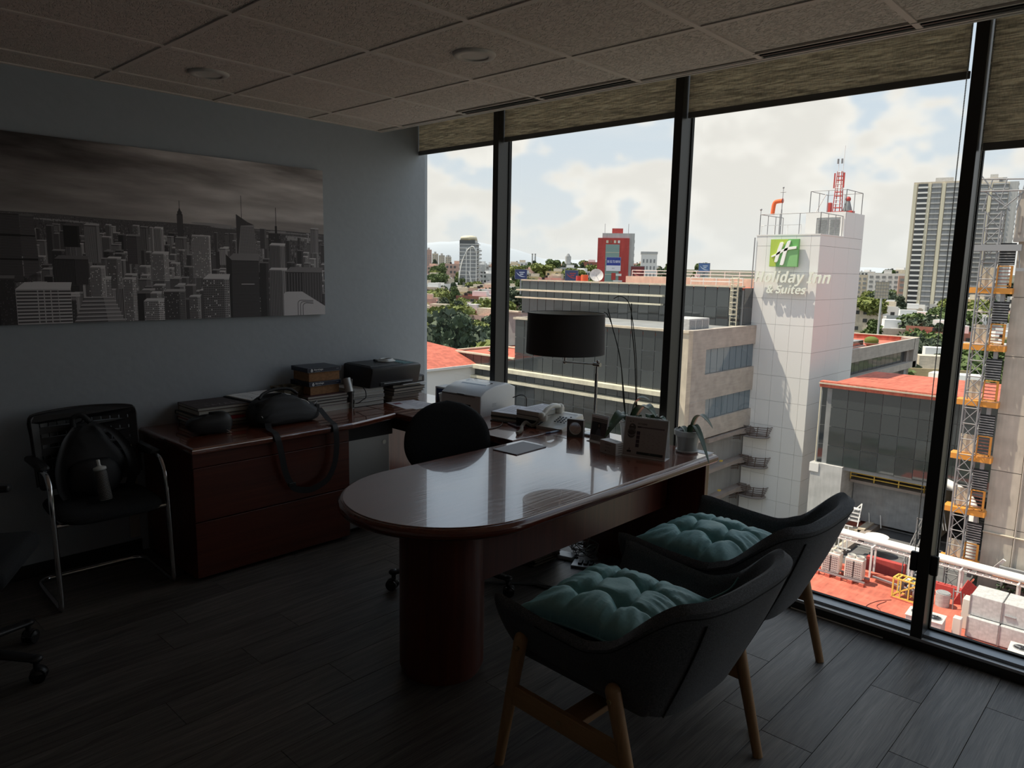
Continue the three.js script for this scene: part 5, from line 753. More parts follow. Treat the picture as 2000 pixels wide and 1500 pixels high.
// ================================================================ OUTSIDE
const font = await new FontLoader().loadAsync('fonts/droid/droid_sans_bold.typeface.json');
{
  const conT = (a, s, v = 0.16, f = 10) => tex(256, 256, (u, w) => { const k = 1 + (fbm(u, w, f, f, 4, s) - 0.5) * v + (fbm(u, w, 60, 6, 2, s + 9) - 0.5) * v * 0.5; return a.map((c) => c * k); });
  const plain = conT([0.9, 0.9, 0.9], 3);
  const N = (r, g, b, ro = 0.85, o = {}) => S(rgb(r, g, b), ro, { map: plain, ...o });
  M.white = S(rgb(0.78, 0.77, 0.75), 0.8); M.whiteBack = N(0.55, 0.55, 0.54); M.beige = N(0.56, 0.50, 0.44); M.beigeDk = N(0.36, 0.31, 0.28); M.grey = N(0.36, 0.37, 0.38); M.greyLt = N(0.62, 0.62, 0.61);
  M.redRoof = S(rgb(0.62, 0.17, 0.115), 0.85, { map: conT([0.92, 0.9, 0.88], 31, 0.34, 14) }); M.redWall = N(0.60, 0.085, 0.075); M.brick = N(0.42, 0.17, 0.12); M.pink = N(0.68, 0.45, 0.38); M.ochre = N(0.72, 0.55, 0.30); M.sand = N(0.76, 0.66, 0.52);
  M.fin = N(0.86, 0.80, 0.62, 0.6); M.metalW = P(rgb(0.78, 0.77, 0.74), 0.45, {}); M.metalG = P(rgb(0.30, 0.30, 0.31), 0.5, { metalness: 0.4 }); M.railBr = P(rgb(0.10, 0.07, 0.06), 0.5); M.yellow = P(rgb(0.72, 0.50, 0.10), 0.5); M.orange = P(rgb(0.72, 0.30, 0.05), 0.55);
  M.dkGlass = [0, 1, 2].map((k) => P(rgb(0.026 + k * 0.007, 0.032 + k * 0.008, 0.036 + k * 0.008), 0.04, { ior: 1.75 })); M.blGlass = P(rgb(0.10, 0.15, 0.19), 0.05, { ior: 2.0 }); M.winDk = P(rgb(0.05, 0.055, 0.06), 0.15, { ior: 1.6 }); M.winGrn = P(rgb(0.22, 0.33, 0.31), 0.2);
  M.joint = N(0.33, 0.34, 0.34, 0.6); M.asphalt = N(0.16, 0.16, 0.165); M.dish = N(0.78, 0.75, 0.72, 0.6);
}
const U1 = new THREE.BoxGeometry(1, 1, 1);
const bx = (name, mat, parent, x0, x1, y0, y1, z0, z1, label) => { const m = part(name, U1, mat, parent, label); m.scale.set(x1 - x0, y1 - y0, z1 - z0); m.position.set((x0 + x1) / 2, (y0 + y1) / 2, (z0 + z1) / 2); return m; };   // a box piece that shares one geometry
const bxt = (name, mat, parent, x0, x1, y0, y1, z0, z1) => part(name, muv(X(x0, x1, y0, y1, z0, z1), 'x', 0.12), mat, parent);
// curtain wall: separate panes set before a pale backing so that the joints show; dir 'z' faces +z at z = c, dir 'x' faces +x at x = c
function curtain(parent, dir, c, a0, a1, y0, y1, na, ny, mats, gap = 0.07, seed = 1, name = 'pane') {
  const r = rng(seed), wa = (a1 - a0) / na, wy = (y1 - y0) / ny;
  for (let i = 0; i < na; i++) for (let j = 0; j < ny; j++) {
    const m = part(name, U1, mats[Math.floor(r() * mats.length)], parent), a = a0 + (i + 0.5) * wa, y = y0 + (j + 0.5) * wy;
    if (dir === 'z') { m.scale.set(wa - gap, wy - gap, 0.06); m.position.set(a, y, c); m.rotation.set((r() - 0.5) * 0.016, (r() - 0.5) * 0.016, 0); } else { m.scale.set(0.06, wy - gap, wa - gap); m.position.set(c, y, a); m.rotation.set(0, (r() - 0.5) * 0.016, (r() - 0.5) * 0.016); }
  }
}
function railing(name, mat, parent, pts, h, levels, every = 1.6, rr = 0.04) { // posts and rails along a polyline
  for (let i = 0; i + 1 < pts.length; i++) { const a = pts[i], b = pts[i + 1], L = Math.hypot(b[0] - a[0], b[2] - a[2]), n = Math.max(1, Math.round(L / every)); for (let k = 0; k <= n; k++) { const t = k / n, p = [mix(a[0], b[0], t), mix(a[1], b[1], t), mix(a[2], b[2], t)]; part('post', rod(p, [p[0], p[1] + h, p[2]], rr, rr, 6), mat, parent); } for (const l of levels) part(name, rod([a[0], a[1] + h * l, a[2]], [b[0], b[1] + h * l, b[2]], rr, rr, 6), mat, parent); }
}
// ---------------------------------------------------------------- white hotel tower
{
  const o = thing('hotel_tower', 'tall white panelled hotel tower with a green sign', 'building');
  bx('body', M.whiteBack, o, -38.2, -30.45, -33, 6.35, -100.4, -86.08); bx('lift_house', M.whiteBack, o, -35.2, -30.45, 6.3, 9.55, -100.4, -93.6);
  const rows = [6.45]; for (let y = 5.15; y > -33; y -= 3.22) rows.push(y); rows.push(-33); const cx = [-38.26, -36.9, -35.05, -33.2, -31.4, -30.33], cz = [-86, -90.8, -95.6, -100.4];
  for (let j = 0; j + 1 < rows.length; j++) { for (let i = 0; i < 5; i++) bx('panel', M.white, o, cx[i] + 0.012, cx[i + 1] - 0.012, rows[j + 1] + 0.015, rows[j] - 0.015, -86.1, -86); for (let i = 0; i < 3; i++) bx('panel', M.white, o, -30.47, -30.33, rows[j + 1] + 0.015, rows[j] - 0.015, cz[i + 1] + 0.012, cz[i] - 0.012); }
  for (const [a, b] of [[-93.6, -97], [-97, -100.4]]) bx('panel', M.white, o, -30.47, -30.33, 6.47, 9.63, b + 0.01, a - 0.01); bx('panel', M.white, o, -35.3, -30.33, 8.95, 9.63, -93.75, -93.5); bx('panel', M.white, o, -35.3, -33.9, 6.47, 8.95, -93.75, -93.5); bx('panel', M.white, o, -30.9, -30.33, 6.47, 8.95, -93.75, -93.5);
  for (const x of [-33.8, -32.3]) { const lv = bx('louver_frame', M.greyLt, o, x, x + 1.35, 6.7, 8.9, -93.72, -93.55); for (let k = 0; k < 9; k++) part('slat', beam([x + 0.08, 6.85 + k * 0.23, -93.5], [x + 1.27, 6.85 + k * 0.23, -93.5], 0.03, 0.16), M.grey, o); }
  bx('coping', M.white, o, -38.32, -30.3, 6.42, 6.55, -86.5, -85.95); bx('coping', M.white, o, -30.75, -30.28, 6.42, 6.55, -93.5, -86.4);
  railing('rail', M.metalG, o, [[-38.1, 6.55, -93], [-38.1, 6.55, -86.3], [-30.6, 6.55, -86.3], [-30.6, 6.55, -93.4]], 2.5, [1], 2.4, 0.045); railing('rail', M.metalW, o, [[-38.0, 6.55, -86.6], [-33.0, 6.55, -86.6]], 1.15, [1], 1.7, 0.04);
  railing('rail', M.metalG, o, [[-35.1, 9.63, -99.8], [-35.1, 9.63, -94], [-30.6, 9.63, -94], [-30.6, 9.63, -99.8], [-35.1, 9.63, -99.8]], 2.75, [1], 2.6, 0.045);
  // sign board with the white mark
  const sg = part('sign_board', RX(-36.13, -32.6, 2.62, 5.95, -85.72, -85.38, 0.03), S(rgb(0.15, 0.42, 0.12), 0.45), o, 'green square sign board');
  part('sign_tint', poly([[-36.1, 2.66], [-36.1, 5.92], [-33.9, 5.92], [-34.9, 4.4], [-35.2, 3.4], [-35.3, 2.66]], 0.01).translate(0, 0, -85.385), S(rgb(0.42, 0.55, 0.08), 0.45), sg); part('sign_tint', poly([[-34.9, 2.66], [-32.64, 2.66], [-32.64, 4.6], [-33.4, 4.9], [-34.6, 3.6]], 0.008).translate(0, 0, -85.385), S(rgb(0.24, 0.50, 0.20), 0.45), sg);
  const wh = S(rgb(0.9, 0.9, 0.86), 0.5), stroke = (pts) => part('sign_stroke', poly(pts, 0.12, 0.02).translate(0, 0, -85.36), wh, sg);
  stroke([[-35.42, 3.2], [-35.2, 3.16], [-35.06, 3.3], [-34.72, 4.6], [-34.46, 5.45], [-34.6, 5.58], [-34.85, 5.5], [-35.1, 4.75], [-35.36, 3.6]]); stroke([[-34.7, 2.86], [-34.42, 2.8], [-34.28, 2.95], [-34.02, 4.3], [-33.66, 5.4], [-33.56, 5.74], [-33.78, 5.74], [-33.98, 5.6], [-34.32, 4.6], [-34.62, 3.4]]); stroke([[-35.86, 3.9], [-35.3, 4.16], [-34.6, 4.66], [-33.7, 4.98], [-32.82, 5.06], [-32.84, 4.8], [-33.7, 4.68], [-34.5, 4.4], [-35.2, 4.0], [-35.8, 3.78]]);
  const word = (text, x, y, size, z, slant) => { let cx_ = x; const k = size / font.data.resolution; for (const ch of text) { const adv = (font.data.glyphs[ch] ?? font.data.glyphs[' ']).ha * k * 0.93; if (ch !== ' ') { const g = new TextGeometry(ch, { font, size, depth: 0.22, curveSegments: 4, bevelEnabled: false }); g.applyMatrix4(new THREE.Matrix4().set(0.95, slant, 0, 0, 0, 1, 0, 0, 0, 0, 1, 0, 0, 0, 0, 1)); part('letter', clean(g).translate(cx_, y, z), S(rgb(0.80, 0.82, 0.72), 0.5), o); } cx_ += adv; } return cx_ - x; };
  word('Holiday Inn', -38.05, 0.72, 1.32, -85.55, 0.2); word('& Suites', -36.35, -0.62, 0.98, -85.55, 0.2);
  part('letter_edge', rod([-38.0, 0.72, -85.5], [-37.2, 1.5, -85.5], 0.05), S(rgb(0.80, 0.82, 0.72), 0.5), o);
  part('sign_pole', rod([-38.5, -1.4, -85.9], [-38.45, 6.2, -85.9], 0.07), M.metalG, o);

  // mast and windsock
  const ms = thing('radio_mast', 'red and white lattice mast on the hotel lift house', 'mast', [-32.7, 9.63, -97]);
  const wmat = S(rgb(0.82, 0.8, 0.78), 0.5), rmat = S(rgb(0.5, 0.06, 0.05), 0.5);
  for (const [x, z] of [[-0.45, -0.45], [0.45, -0.45], [0.45, 0.45], [-0.45, 0.45]]) { part('leg', rod([x, 0, z], [x * 0.75, 3.2, z * 0.75], 0.06), rmat, ms); part('leg', rod([x * 0.75, 3.2, z * 0.75], [x * 0.6, 5.4, z * 0.6], 0.055), rmat, ms); }
  for (let k = 0; k < 11; k++) { const y = 0.3 + k * 0.5, w = mix(0.45, 0.28, k / 11), m = k % 4 < 2 ? rmat : wmat; for (let s = 0; s < 4; s++) part('rung', ry(rod([-w, y, w], [w, y, w], 0.04, 0.04, 5), s * Math.PI / 2), m, ms); }
  part('rod', rod([0.3, 5.2, 0], [0.35, 8.6, 0], 0.035), wmat, ms); part('rod', rod([-0.28, 5.2, 0], [-0.28, 6.7, 0], 0.03), wmat, ms); part('antenna', [rod([-0.4, 6.4, 0], [-0.4, 7.0, 0], 0.12), rod([0.1, 6.4, 0], [0.1, 7.0, 0], 0.12)], M.metalG, ms); for (const s of [1, -1]) part('side_panel', beam([s * 0.6, 3.3, 0.2], [s * 0.6, 5.2, 0.2], 0.14, 0.14), rmat, ms);
  const eq = thing('roof_beacon', 'red-topped equipment on the hotel lift house beside the mast', 'equipment', [-31.5, 9.63, -97.2]); part('base', RB(1.6, 0.35, 1, 0.05, 0, 0.18, 0), rmat, eq); part('cone', lathe([[0, 2.0], [0.15, 1.95], [0.6, 0.35], [0, 0.35]], 16), M.grey, eq); part('cap', mv(new THREE.SphereGeometry(0.34, 14, 8), 0, 1.85, 0), rmat, eq); part('side_case', RB(0.5, 1.5, 0.6, 0.05, -2.3, 0.75, 0), rmat, eq); part('stay', rod([-4.2, 0, 0], [-2.9, 2.6, 0], 0.06), wmat, eq);
  const ws = thing('windsock', 'orange windsock on a pole on the hotel roof', 'windsock', [-36.3, 6.55, -88.2]); part('pole', [rod([0, 0, 0], [0.02, 3.2, 0], 0.09, 0.07), rod([0.02, 3.2, 0], [0.05, 5.9, 0], 0.045, 0.03)], M.metalG, ws); part('finial', [rod([-0.3, 5.3, 0], [0.4, 5.3, 0], 0.04), new THREE.SphereGeometry(0.12, 8, 6).translate(0.05, 5.85, 0)], M.metalG, ws);
  part('sock', tube([[0.05, 4.25, 0], [-0.4, 4.22, 0.02], [-0.85, 4.12, 0.03], [-1.02, 3.8, 0.03], [-1.08, 3.3, 0.03], [-1.14, 2.6, 0.03]], 0.26, 30, 12).scale(1, 1, 0.8), S(rgb(0.85, 0.16, 0.05), 0.7), ws); part('hoop', mv(ry(new THREE.TorusGeometry(0.28, 0.03, 6, 20), Math.PI / 2), 0.05, 4.25, 0), rmat, ws);
  solo('roof_lamp_post', 'small dark lamp on a thin post at the hotel roof corner', 'lamp', J(rod([-38.1, 9.0, -86.3], [-38.1, 9.6, -86.3], 0.03), new THREE.SphereGeometry(0.14, 10, 8).translate(-38.1, 9.65, -86.3)), M.metalG);
}
// ---------------------------------------------------------------- dark glass offices to the left of the tower
{
  const o = thing('glass_office', 'long dark glass office block with pale fins behind the desk lamp', 'building');
  bx('core', M.joint, o, -77, -64, -33, -10.9, -84, -69.42); bx('core', M.joint, o, -64, -38.4, -33, -5.6, -84, -69.42); bx('core', M.joint, o, -64, -38.4, -5.7, -4.98, -84, -69.42);
  curtain(o, 'z', -69.34, -64, -38.4, -12.1, -5.05, 15, 3, M.dkGlass, 0.09, 5); curtain(o, 'z', -69.34, -77, -64, -12.1, -10.35, 8, 1, M.dkGlass, 0.09, 6); curtain(o, 'z', -69.34, -77, -38.4, -18.5, -12.6, 23, 2, M.dkGlass, 0.09, 7); curtain(o, 'z', -69.34, -77, -38.4, -30, -18.6, 23, 4, M.dkGlass, 0.09, 8);
  curtain(o, 'x', -76.9, -84, -69.6, -18, -10.4, 6, 3, M.dkGlass, 0.09, 9);
  bxt('fin', M.fin, o, -77.8, -38.6, -12.35, -11.85, -69.3, -68.3); bxt('fin', M.fin, o, -77.8, -38.6, -13.75, -13.4, -69.3, -68.45);
  bxt('coping', M.sand, o, -64.1, -37.4, -4.98, -4.72, -69.5, -69.1); bx('coping', M.sand, o, -64.2, -63.9, -4.98, -4.72, -84, -69.1);
  bxt('roof', M.redRoof, o, -64, -37.5, -5.6, -5.25, -84, -69.4); bxt('terrace', M.redRoof, o, -77, -64, -10.9, -10.6, -84, -69.4); bxt('terrace_coping', M.fin, o, -77.2, -64, -10.5, -10.28, -69.5, -69.1); bxt('terrace_coping', M.fin, o, -77.2, -76.8, -10.5, -10.28, -80, -69.2); bxt('terrace_coping', M.fin, o, -77.2, -64, -10.5, -10.28, -80, -79.6); bx('core', M.brick, o, -77, -64, -10.9, -10.45, -79.9, -79.5);
  // beige side wall towards the tower
  bxt('side_wall', M.beige, o, -38.4, -37.47, -7.08, -4.75, -86, -69.4); bxt('side_wall', M.beige, o, -38.4, -37.47, -13.0, -10.02, -86, -69.4); bxt('side_wall', M.beige, o, -38.4, -37.47, -10.02, -7.08, -73.4, -69.4); bxt('side_wall', M.beige, o, -38.4, -37.47, -17.7, -15.5, -86, -73.4); bxt('side_wall', M.beige, o, -38.4, -37.4, -18, -13.0, -73.8, -70.2); bxt('corner_column', M.sand, o, -38.75, -37.44, -18, -4.75, -70.2, -69.25);
  bx('wing_core', M.grey, o, -50, -38.5, -33, -5.4, -86, -83.9); curtain(o, 'x', -37.75, -86, -73.4, -10.0, -7.1, 8, 1, [M.blGlass], 0.1, 11); curtain(o, 'x', -37.75, -86, -73.8, -15.5, -13.0, 8, 1, [M.blGlass], 0.1, 12);
  bx('sill', M.grey, o, -38.5, -37.8, -10.05, -7.0, -86, -73.4); bx('sill', M.grey, o, -38.5, -37.8, -15.6, -12.9, -86, -73.8);
  const pl = thing('roof_planter', 'round planter with shrubs on the red terrace at the left window', 'planter', [-70.5, -10.6, -72.5]); part('bowl', lathe([[0, 0], [0.7, 0], [1.35, 0.55], [1.45, 0.6], [1.2, 0.6], [0, 0.5]], 24), M.beigeDk, pl); part('shrub', new THREE.IcosahedronGeometry(1.15, 2).scale(1, 0.55, 1).translate(0, 0.75, 0), S(rgb(0.09, 0.11, 0.04), 0.9), pl);
  const hb = thing('roof_unit', 'grey box unit on the red roof beside the second post', 'roof unit', [-40.2, -5.25, -73.5]); part('case', RB(3.2, 1.7, 4.6, 0.05, 0, 0.85, 0), M.greyLt, hb); for (const z of [-1.4, 0.1, 1.6]) part('panel', RB(0.06, 1.3, 1.2, 0.02, 1.62, 0.85, z), M.grey, hb);
  const hb2 = thing('roof_hatch', 'small pale hatch on the red roof right of the lamp shade', 'roof hatch', [-52.3, -5.25, -71.5]); part('curb', RB(2.0, 0.9, 1.6, 0.04, 0, 0.45, 0), M.sand, hb2); part('lid', RB(2.2, 0.15, 1.8, 0.04, 0, 0.97, 0), M.white, hb2);
  solo('red_ridge', 'low red ridge of roofing on the office roof', 'roof ridge', J(beam([-50, -5.1, -71], [-41, -5.05, -70.6], 0.4, 0.5), beam([-46, -5.1, -70.4], [-39.5, -5.0, -70.2], 0.3, 0.5)), M.redRoof);

  // rear block
  const r = thing('glass_office', 'upper dark glass office block with a satellite dish on its roof', 'building');
  bx('core', M.joint, r, -76, -38.35, -33, -0.35, -99, -83.62); curtain(r, 'z', -83.54, -76, -38.5, -5.2, 0.0, 22, 2, M.dkGlass, 0.10, 21);
  bxt('fin', M.fin, r, -76.6, -49.6, -1.62, -1.38, -83.5, -82.8); bxt('fin', M.fin, r, -76.8, -49.8, -2.78, -2.56, -83.5, -82.8); bxt('coping', M.sand, r, -76.1, -38.3, -0.05, 0.16, -83.8, -83.4); bxt('roof', M.redRoof, r, -76, -38.4, -0.35, -0.12, -99, -83.7); curtain(r, 'x', -38.3, -99, -83.7, -5.1, -0.05, 6, 2, M.dkGlass, 0.1, 22);
  bxt('penthouse', M.sand, r, -62, -38.6, -0.2, 1.0, -99, -92); bxt('step', M.fin, r, -79.5, -76, -5.1, -4.9, -83.5, -82.8); bxt('side_wing', M.joint, r, -79, -76, -33, -5.1, -88, -83.6);
  railing('roof_rail', M.metalW, r, [[-61, 1.0, -92.2], [-38.9, 1.0, -92.2]], 0.9, [0.5, 1], 2.2, 0.05); railing('roof_rail', M.metalW, r, [[-46, 0.16, -83.9], [-38.7, 0.16, -83.9]], 0.9, [0.5, 1], 1.8, 0.05);
  const ld = thing('caged_ladder', 'pale caged ladder on the dark glass block beside the tower', 'ladder', [-39.3, -5.25, -83.1]); for (const x of [-0.42, 0.42]) part('stringer', rod([x, 0, 0], [x, 6.6, 0], 0.06), M.fin, ld); for (let k = 0; k < 13; k++) part('rung', rod([-0.42, 0.4 + k * 0.5, 0], [0.42, 0.4 + k * 0.5, 0], 0.035), M.fin, ld); for (let k = 0; k < 7; k++) part('cage_hoop', mv(rx(new THREE.TorusGeometry(0.5, 0.04, 6, 18, Math.PI), Math.PI / 2), 0, 1.8 + k * 0.75, 0), M.fin, ld); for (const x of [-0.45, 0, 0.45]) part('cage_bar', rod([x, 1.8, Math.sqrt(0.26 - x * x)], [x, 6.3, Math.sqrt(0.26 - x * x)], 0.035), M.fin, ld);
  const ds = thing('satellite_dish', 'large pale satellite dish on the upper office roof', 'satellite dish', [-62.1, -0.1, -84.6]); part('reflector', lathe([[0, 0], [0.35, 0.03], [0.7, 0.13], [0.95, 0.27], [1.0, 0.3], [0.97, 0.32], [0.7, 0.17], [0, 0.04]], 32).rotateX(1.15).rotateY(0.75).translate(0, 1.05, 0), M.dish, ds); part('feed', rod([0, 1.05, 0], [0.55, 1.35, 0.75], 0.03), M.metalG, ds); part('stand', rod([0, 0, -0.1], [0, 1.0, 0], 0.08), M.metalG, ds);
  solo('orange_tank', 'orange drum on the upper office roof beside the dish', 'tank', C(0.55, 0.55, 1.2, -64.6, 0.48, -85, 18), S(rgb(0.7, 0.14, 0.05), 0.6)); solo('orange_tank', 'red drum on the upper office roof left of the orange drum', 'tank', C(0.42, 0.42, 1.0, -66.2, 0.38, -85.6, 18), M.redWall);

  // red hipped-roof house at the left window
  const hs = thing('hipped_house', 'white building with a red hipped roof at the left window', 'building', [-82.0, -33, -66.5], 0.0);
  { const g = new THREE.BufferGeometry(), y0 = 21.1, y1 = 24.2, a = [-10, y0, 11.2], b = [10.6, y0, 11.2], c = [10.6, y0, -9], d = [-10, y0, -9], e = [-10, y1, 1], f = [2, y1, 1]; g.setAttribute('position', new THREE.Float32BufferAttribute([a, b, f, a, f, e, b, c, f, c, d, e, c, e, f].flat().flat(), 3)); g.computeVertexNormals(); part('roof', muv(g, 'x', 0.15), M.redRoof, hs); }
  bx('eave', M.white, hs, -10, 10.7, 20.8, 21.12, -9, 11.3); bx('wall', M.white, hs, -10, 10.2, 0, 20.9, -8.5, 10.7);
  for (let j = 0; j < 5; j++) for (let i = 0; i < 5; i++) { bx('window', M.winDk, hs, -8 + i * 3.4, -5.6 + i * 3.4, 18.2 - j * 3, 20.0 - j * 3, 10.6, 10.76); bx('window_bar', M.white, hs, -6.9 + i * 3.4, -6.75 + i * 3.4, 18.2 - j * 3, 20 - j * 3, 10.7, 10.82); } for (let i = 0; i < 3; i++) bx('pier', M.greyLt, hs, -9.4 + i * 6.8, -8.9 + i * 6.8, 0, 20.8, 10.6, 11.0); bx('band', M.grey, hs, 10.1, 10.35, 16.2, 16.9, -8.5, 10.7); bx('vent', M.brick, hs, 2, 3, 22, 23.4, 5, 6);
}
// ---------------------------------------------------------------- beige wing, glass box, parking decks to the right
{
  const o = thing('beige_wing', 'low beige office wing with a red roof behind the tower', 'building');
  bxt('parapet', M.beige, o, -30.75, -30.3, -10.0, -8.2, -129.4, -100.4); bxt('lower_band', M.beige, o, -31.2, -30.3, -13.0, -12.0, -131, -100.4); bxt('end_wall', M.beige, o, -32.4, -30.3, -13, -8.2, -131.6, -129.2); bx('core', M.beigeDk, o, -44, -31.3, -33, -9.2, -131, -100.4); curtain(o, 'x', -31.25, -127.6, -100.4, -12.0, -10.0, 14, 1, M.dkGlass, 0.08, 31); bx('inner_wall', M.beigeDk, o, -31.3, -30.9, -12, -10, -129.4, -127.6);
  bxt('roof', M.redRoof, o, -44, -30.7, -9.3, -9.0, -131, -100.4); bxt('far_parapet', M.redRoof, o, -44, -30.4, -9.2, -8.25, -131.8, -131.2); bxt('far_cap', M.sand, o, -44, -30.3, -8.27, -8.15, -131.9, -131.1); bx('column', M.grey, o, -31.8, -30.6, -33, -13, -127, -125.8); bx('under_slab', M.beigeDk, o, -44, -31.4, -13.4, -12.8, -131, -100.4);
  const sk = thing('roof_skylight', 'dark glass skylight on the red roof of the beige wing', 'skylight', [-35.2, -9.0, -111]); part('curb', RB(3.6, 0.35, 8, 0.05, 0, 0.17, 0), M.beige, sk); part('glazing', RB(3.2, 0.75, 7.4, 0.06, 0, 0.7, 0), M.dkGlass[1], sk);
  const pl = thing('roof_planter', 'round planter with a shrub on the red roof of the beige wing', 'planter', [-33.2, -9.0, -117]); part('bowl', lathe([[0, 0], [0.5, 0], [1.1, 0.5], [1.25, 0.55], [1.0, 0.55], [0, 0.45]], 24), M.beige, pl); part('shrub', new THREE.IcosahedronGeometry(1.0, 2).scale(1.05, 0.7, 1.05).translate(0, 0.85, 0), S(rgb(0.13, 0.16, 0.03), 0.9), pl);

  const g = thing('glass_box', 'dark glass box with a red roof edge in front of the beige wing', 'building');
  bx('core', M.joint, g, -25.8, -2, -18.9, -10.5, -96, -78.1); curtain(g, 'z', -78, -24.6, -2, -18.9, -10.4, 13, 4, M.dkGlass, 0.06, 41); for (let k = 0; k < 4; k++) part('corner_glass', U1, M.dkGlass[1], g).position.set(-25.0, -17.8 + k * 2.13, -78.2); g.children.filter((q) => q.name === 'corner_glass').forEach((q) => { q.scale.set(1.3, 2.07, 0.06); q.rotation.y = 0.45; });
  bxt('roof_edge', M.redRoof, g, -25.9, -2, -10.4, -9.75, -78.7, -77.75); bxt('roof', M.redRoof, g, -25.8, -2, -10.6, -10.3, -96, -78.5); bxt('roof_cap', M.sand, g, -25.95, -2, -10.05, -9.9, -77.72, -77.6); bxt('side_trim', M.fin, g, -25.95, -25.7, -18.9, -9.8, -78.5, -78.2);
  bxt('grey_wall', M.greyLt, g, -26.1, -22.7, -33, -18.9, -84, -77.6); bx('bracket', M.white, g, -26.2, -25.2, -19.9, -18.95, -78.4, -77.5); bxt('soffit', M.grey, g, -24, -2, -19.3, -18.9, -90, -78.2); bx('recess', M.dkGlass[0], g, -22.6, -10, -25.5, -19.2, -90, -86);
  railing('rail', M.yellow, g, [[-22.6, -20.6, -80.2], [-15.2, -20.6, -80.2], [-14.2, -20.6, -84]], 1.5, [0.25, 0.5, 0.75, 1], 2.5, 0.07); bx('deck', M.beigeDk, g, -22.6, -14.6, -20.9, -20.6, -86, -80); bx('wall_low', M.grey, g, -22.6, -14.6, -25.5, -20.9, -86, -81.5); bxt('side_wall', M.sand, g, -14.6, -13.6, -25.5, -19.0, -92, -80.5); for (let k = 0; k < 4; k++) part('stair_rail', rod([-14.4 + k * 0.25, -20.4, -80.4], [-13.2 + k * 0.25, -23.6, -78.6], 0.05), M.metalG, g);

  // parking decks with curved brown rails, left of the tower's foot
  const p = thing('parking_decks', 'open parking decks with brown rails beside the foot of the tower', 'building');
  for (let k = 0; k < 4; k++) { const y = -17.9 - k * 3.85; bxt('deck', M.beigeDk, p, -52, -37.3, y - 0.5, y, -86, -75); for (let i = 0; i < 4; i++) { part('deck_edge', beam([-40.2 + i * 0.1, y - 0.1 - i * 0.15, -75 + i * 0.02], [-36.9 + i * 0.1, y - 0.1 - i * 0.15, -86], 0.1, 0.16), M.beigeDk, p); } for (let i = 0; i < 3; i++) bx('parking_stop', M.yellow, p, -44 + i * 2.3, -42.7 + i * 2.3, y, y + 0.16, -80.5, -80.1); for (const z of [-77, -85]) bx('column', M.beige, p, -39.6, -38.6, y - 3.4, y, z - 0.5, z + 0.5); bx('inner_wall', M.brick, p, -52, -46, y - 3.4, y, -86, -85); }
  for (let k = 0; k < 3; k++) { const y = -18.7 - k * 3.95, q = part('balcony_slab', lathe([[0, 0], [1.5, 0], [1.6, 0.1], [0, 0.25]], 20).scale(1.3, 1, 0.9).translate(-36.4, y - 0.2, -85.2), M.beigeDk, p); for (let l = 0; l < 5; l++) part('rail', tube([[-38, y + 0.1 + l * 0.26, -84.6], [-36.4, y + 0.1 + l * 0.26, -84.2], [-34.9 + l * 0.08, y + 0.1 + l * 0.26, -84.9], [-34.7 + l * 0.1, y + 0.1 + l * 0.26, -85.8]], 0.055, 20, 5), M.railBr, p); for (let l = 0; l < 4; l++) part('rail_post', rod([-37.6 + l * 0.95, y - 0.15, -84.35 - (l > 2 ? 0.7 : 0)], [-37.5 + l * 0.98, y + 1.25, -84.3 - (l > 2 ? 0.7 : 0)], 0.06), M.railBr, p); for (let l = 0; l < 4; l++) part('rail', rod([-43, y - 0.6 + l * 0.3, -74.9], [-37.9, y - 0.6 + l * 0.3, -84.4], 0.06), M.railBr, p); for (let l = 0; l < 5; l++) part('rail_post', rod([mix(-43, -37.9, l / 4), y - 0.8, mix(-74.9, -84.4, l / 4)], [mix(-43, -37.9, l / 4), y + 0.5, mix(-74.9, -84.4, l / 4)], 0.06), M.railBr, p); }

  // curved glass canopy and lower roofs before the tower
  const c = thing('glass_canopy', 'arched glass canopy over a small terracotta terrace', 'canopy'); bxt('terrace', M.redRoof, c, -25.4, -20.6, -26.2, -25.9, -88, -79); bxt('curb', M.sand, c, -26.5, -20.2, -28.5, -25.6, -79.2, -78.4); bxt('curb', M.sand, c, -20.8, -20.1, -28.5, -25.4, -90, -78.4); for (let k = 0; k < 4; k++) { const x = -25.2 + k * 1.5; part('arch', tube([[x - 1.2, -25.9, -86], [x - 0.6, -23.6, -85], [x + 0.8, -22.6, -83.5], [x + 2.4, -23.6, -82], [x + 3.2, -25.7, -81]].map((q) => [q[0] * 0.8 - 5.2, q[1], q[2]]), 0.06, 24, 6), M.metalW, c); } part('round_wall', C(1.1, 1.1, 5.4, -20.9, -25.4, -90.2, 24), M.sand, c); part('letter', clean(new TextGeometry('C', { font, size: 0.8, depth: 0.05 })).translate(-21.1, -24.6, -89.0), M.black, c);
}
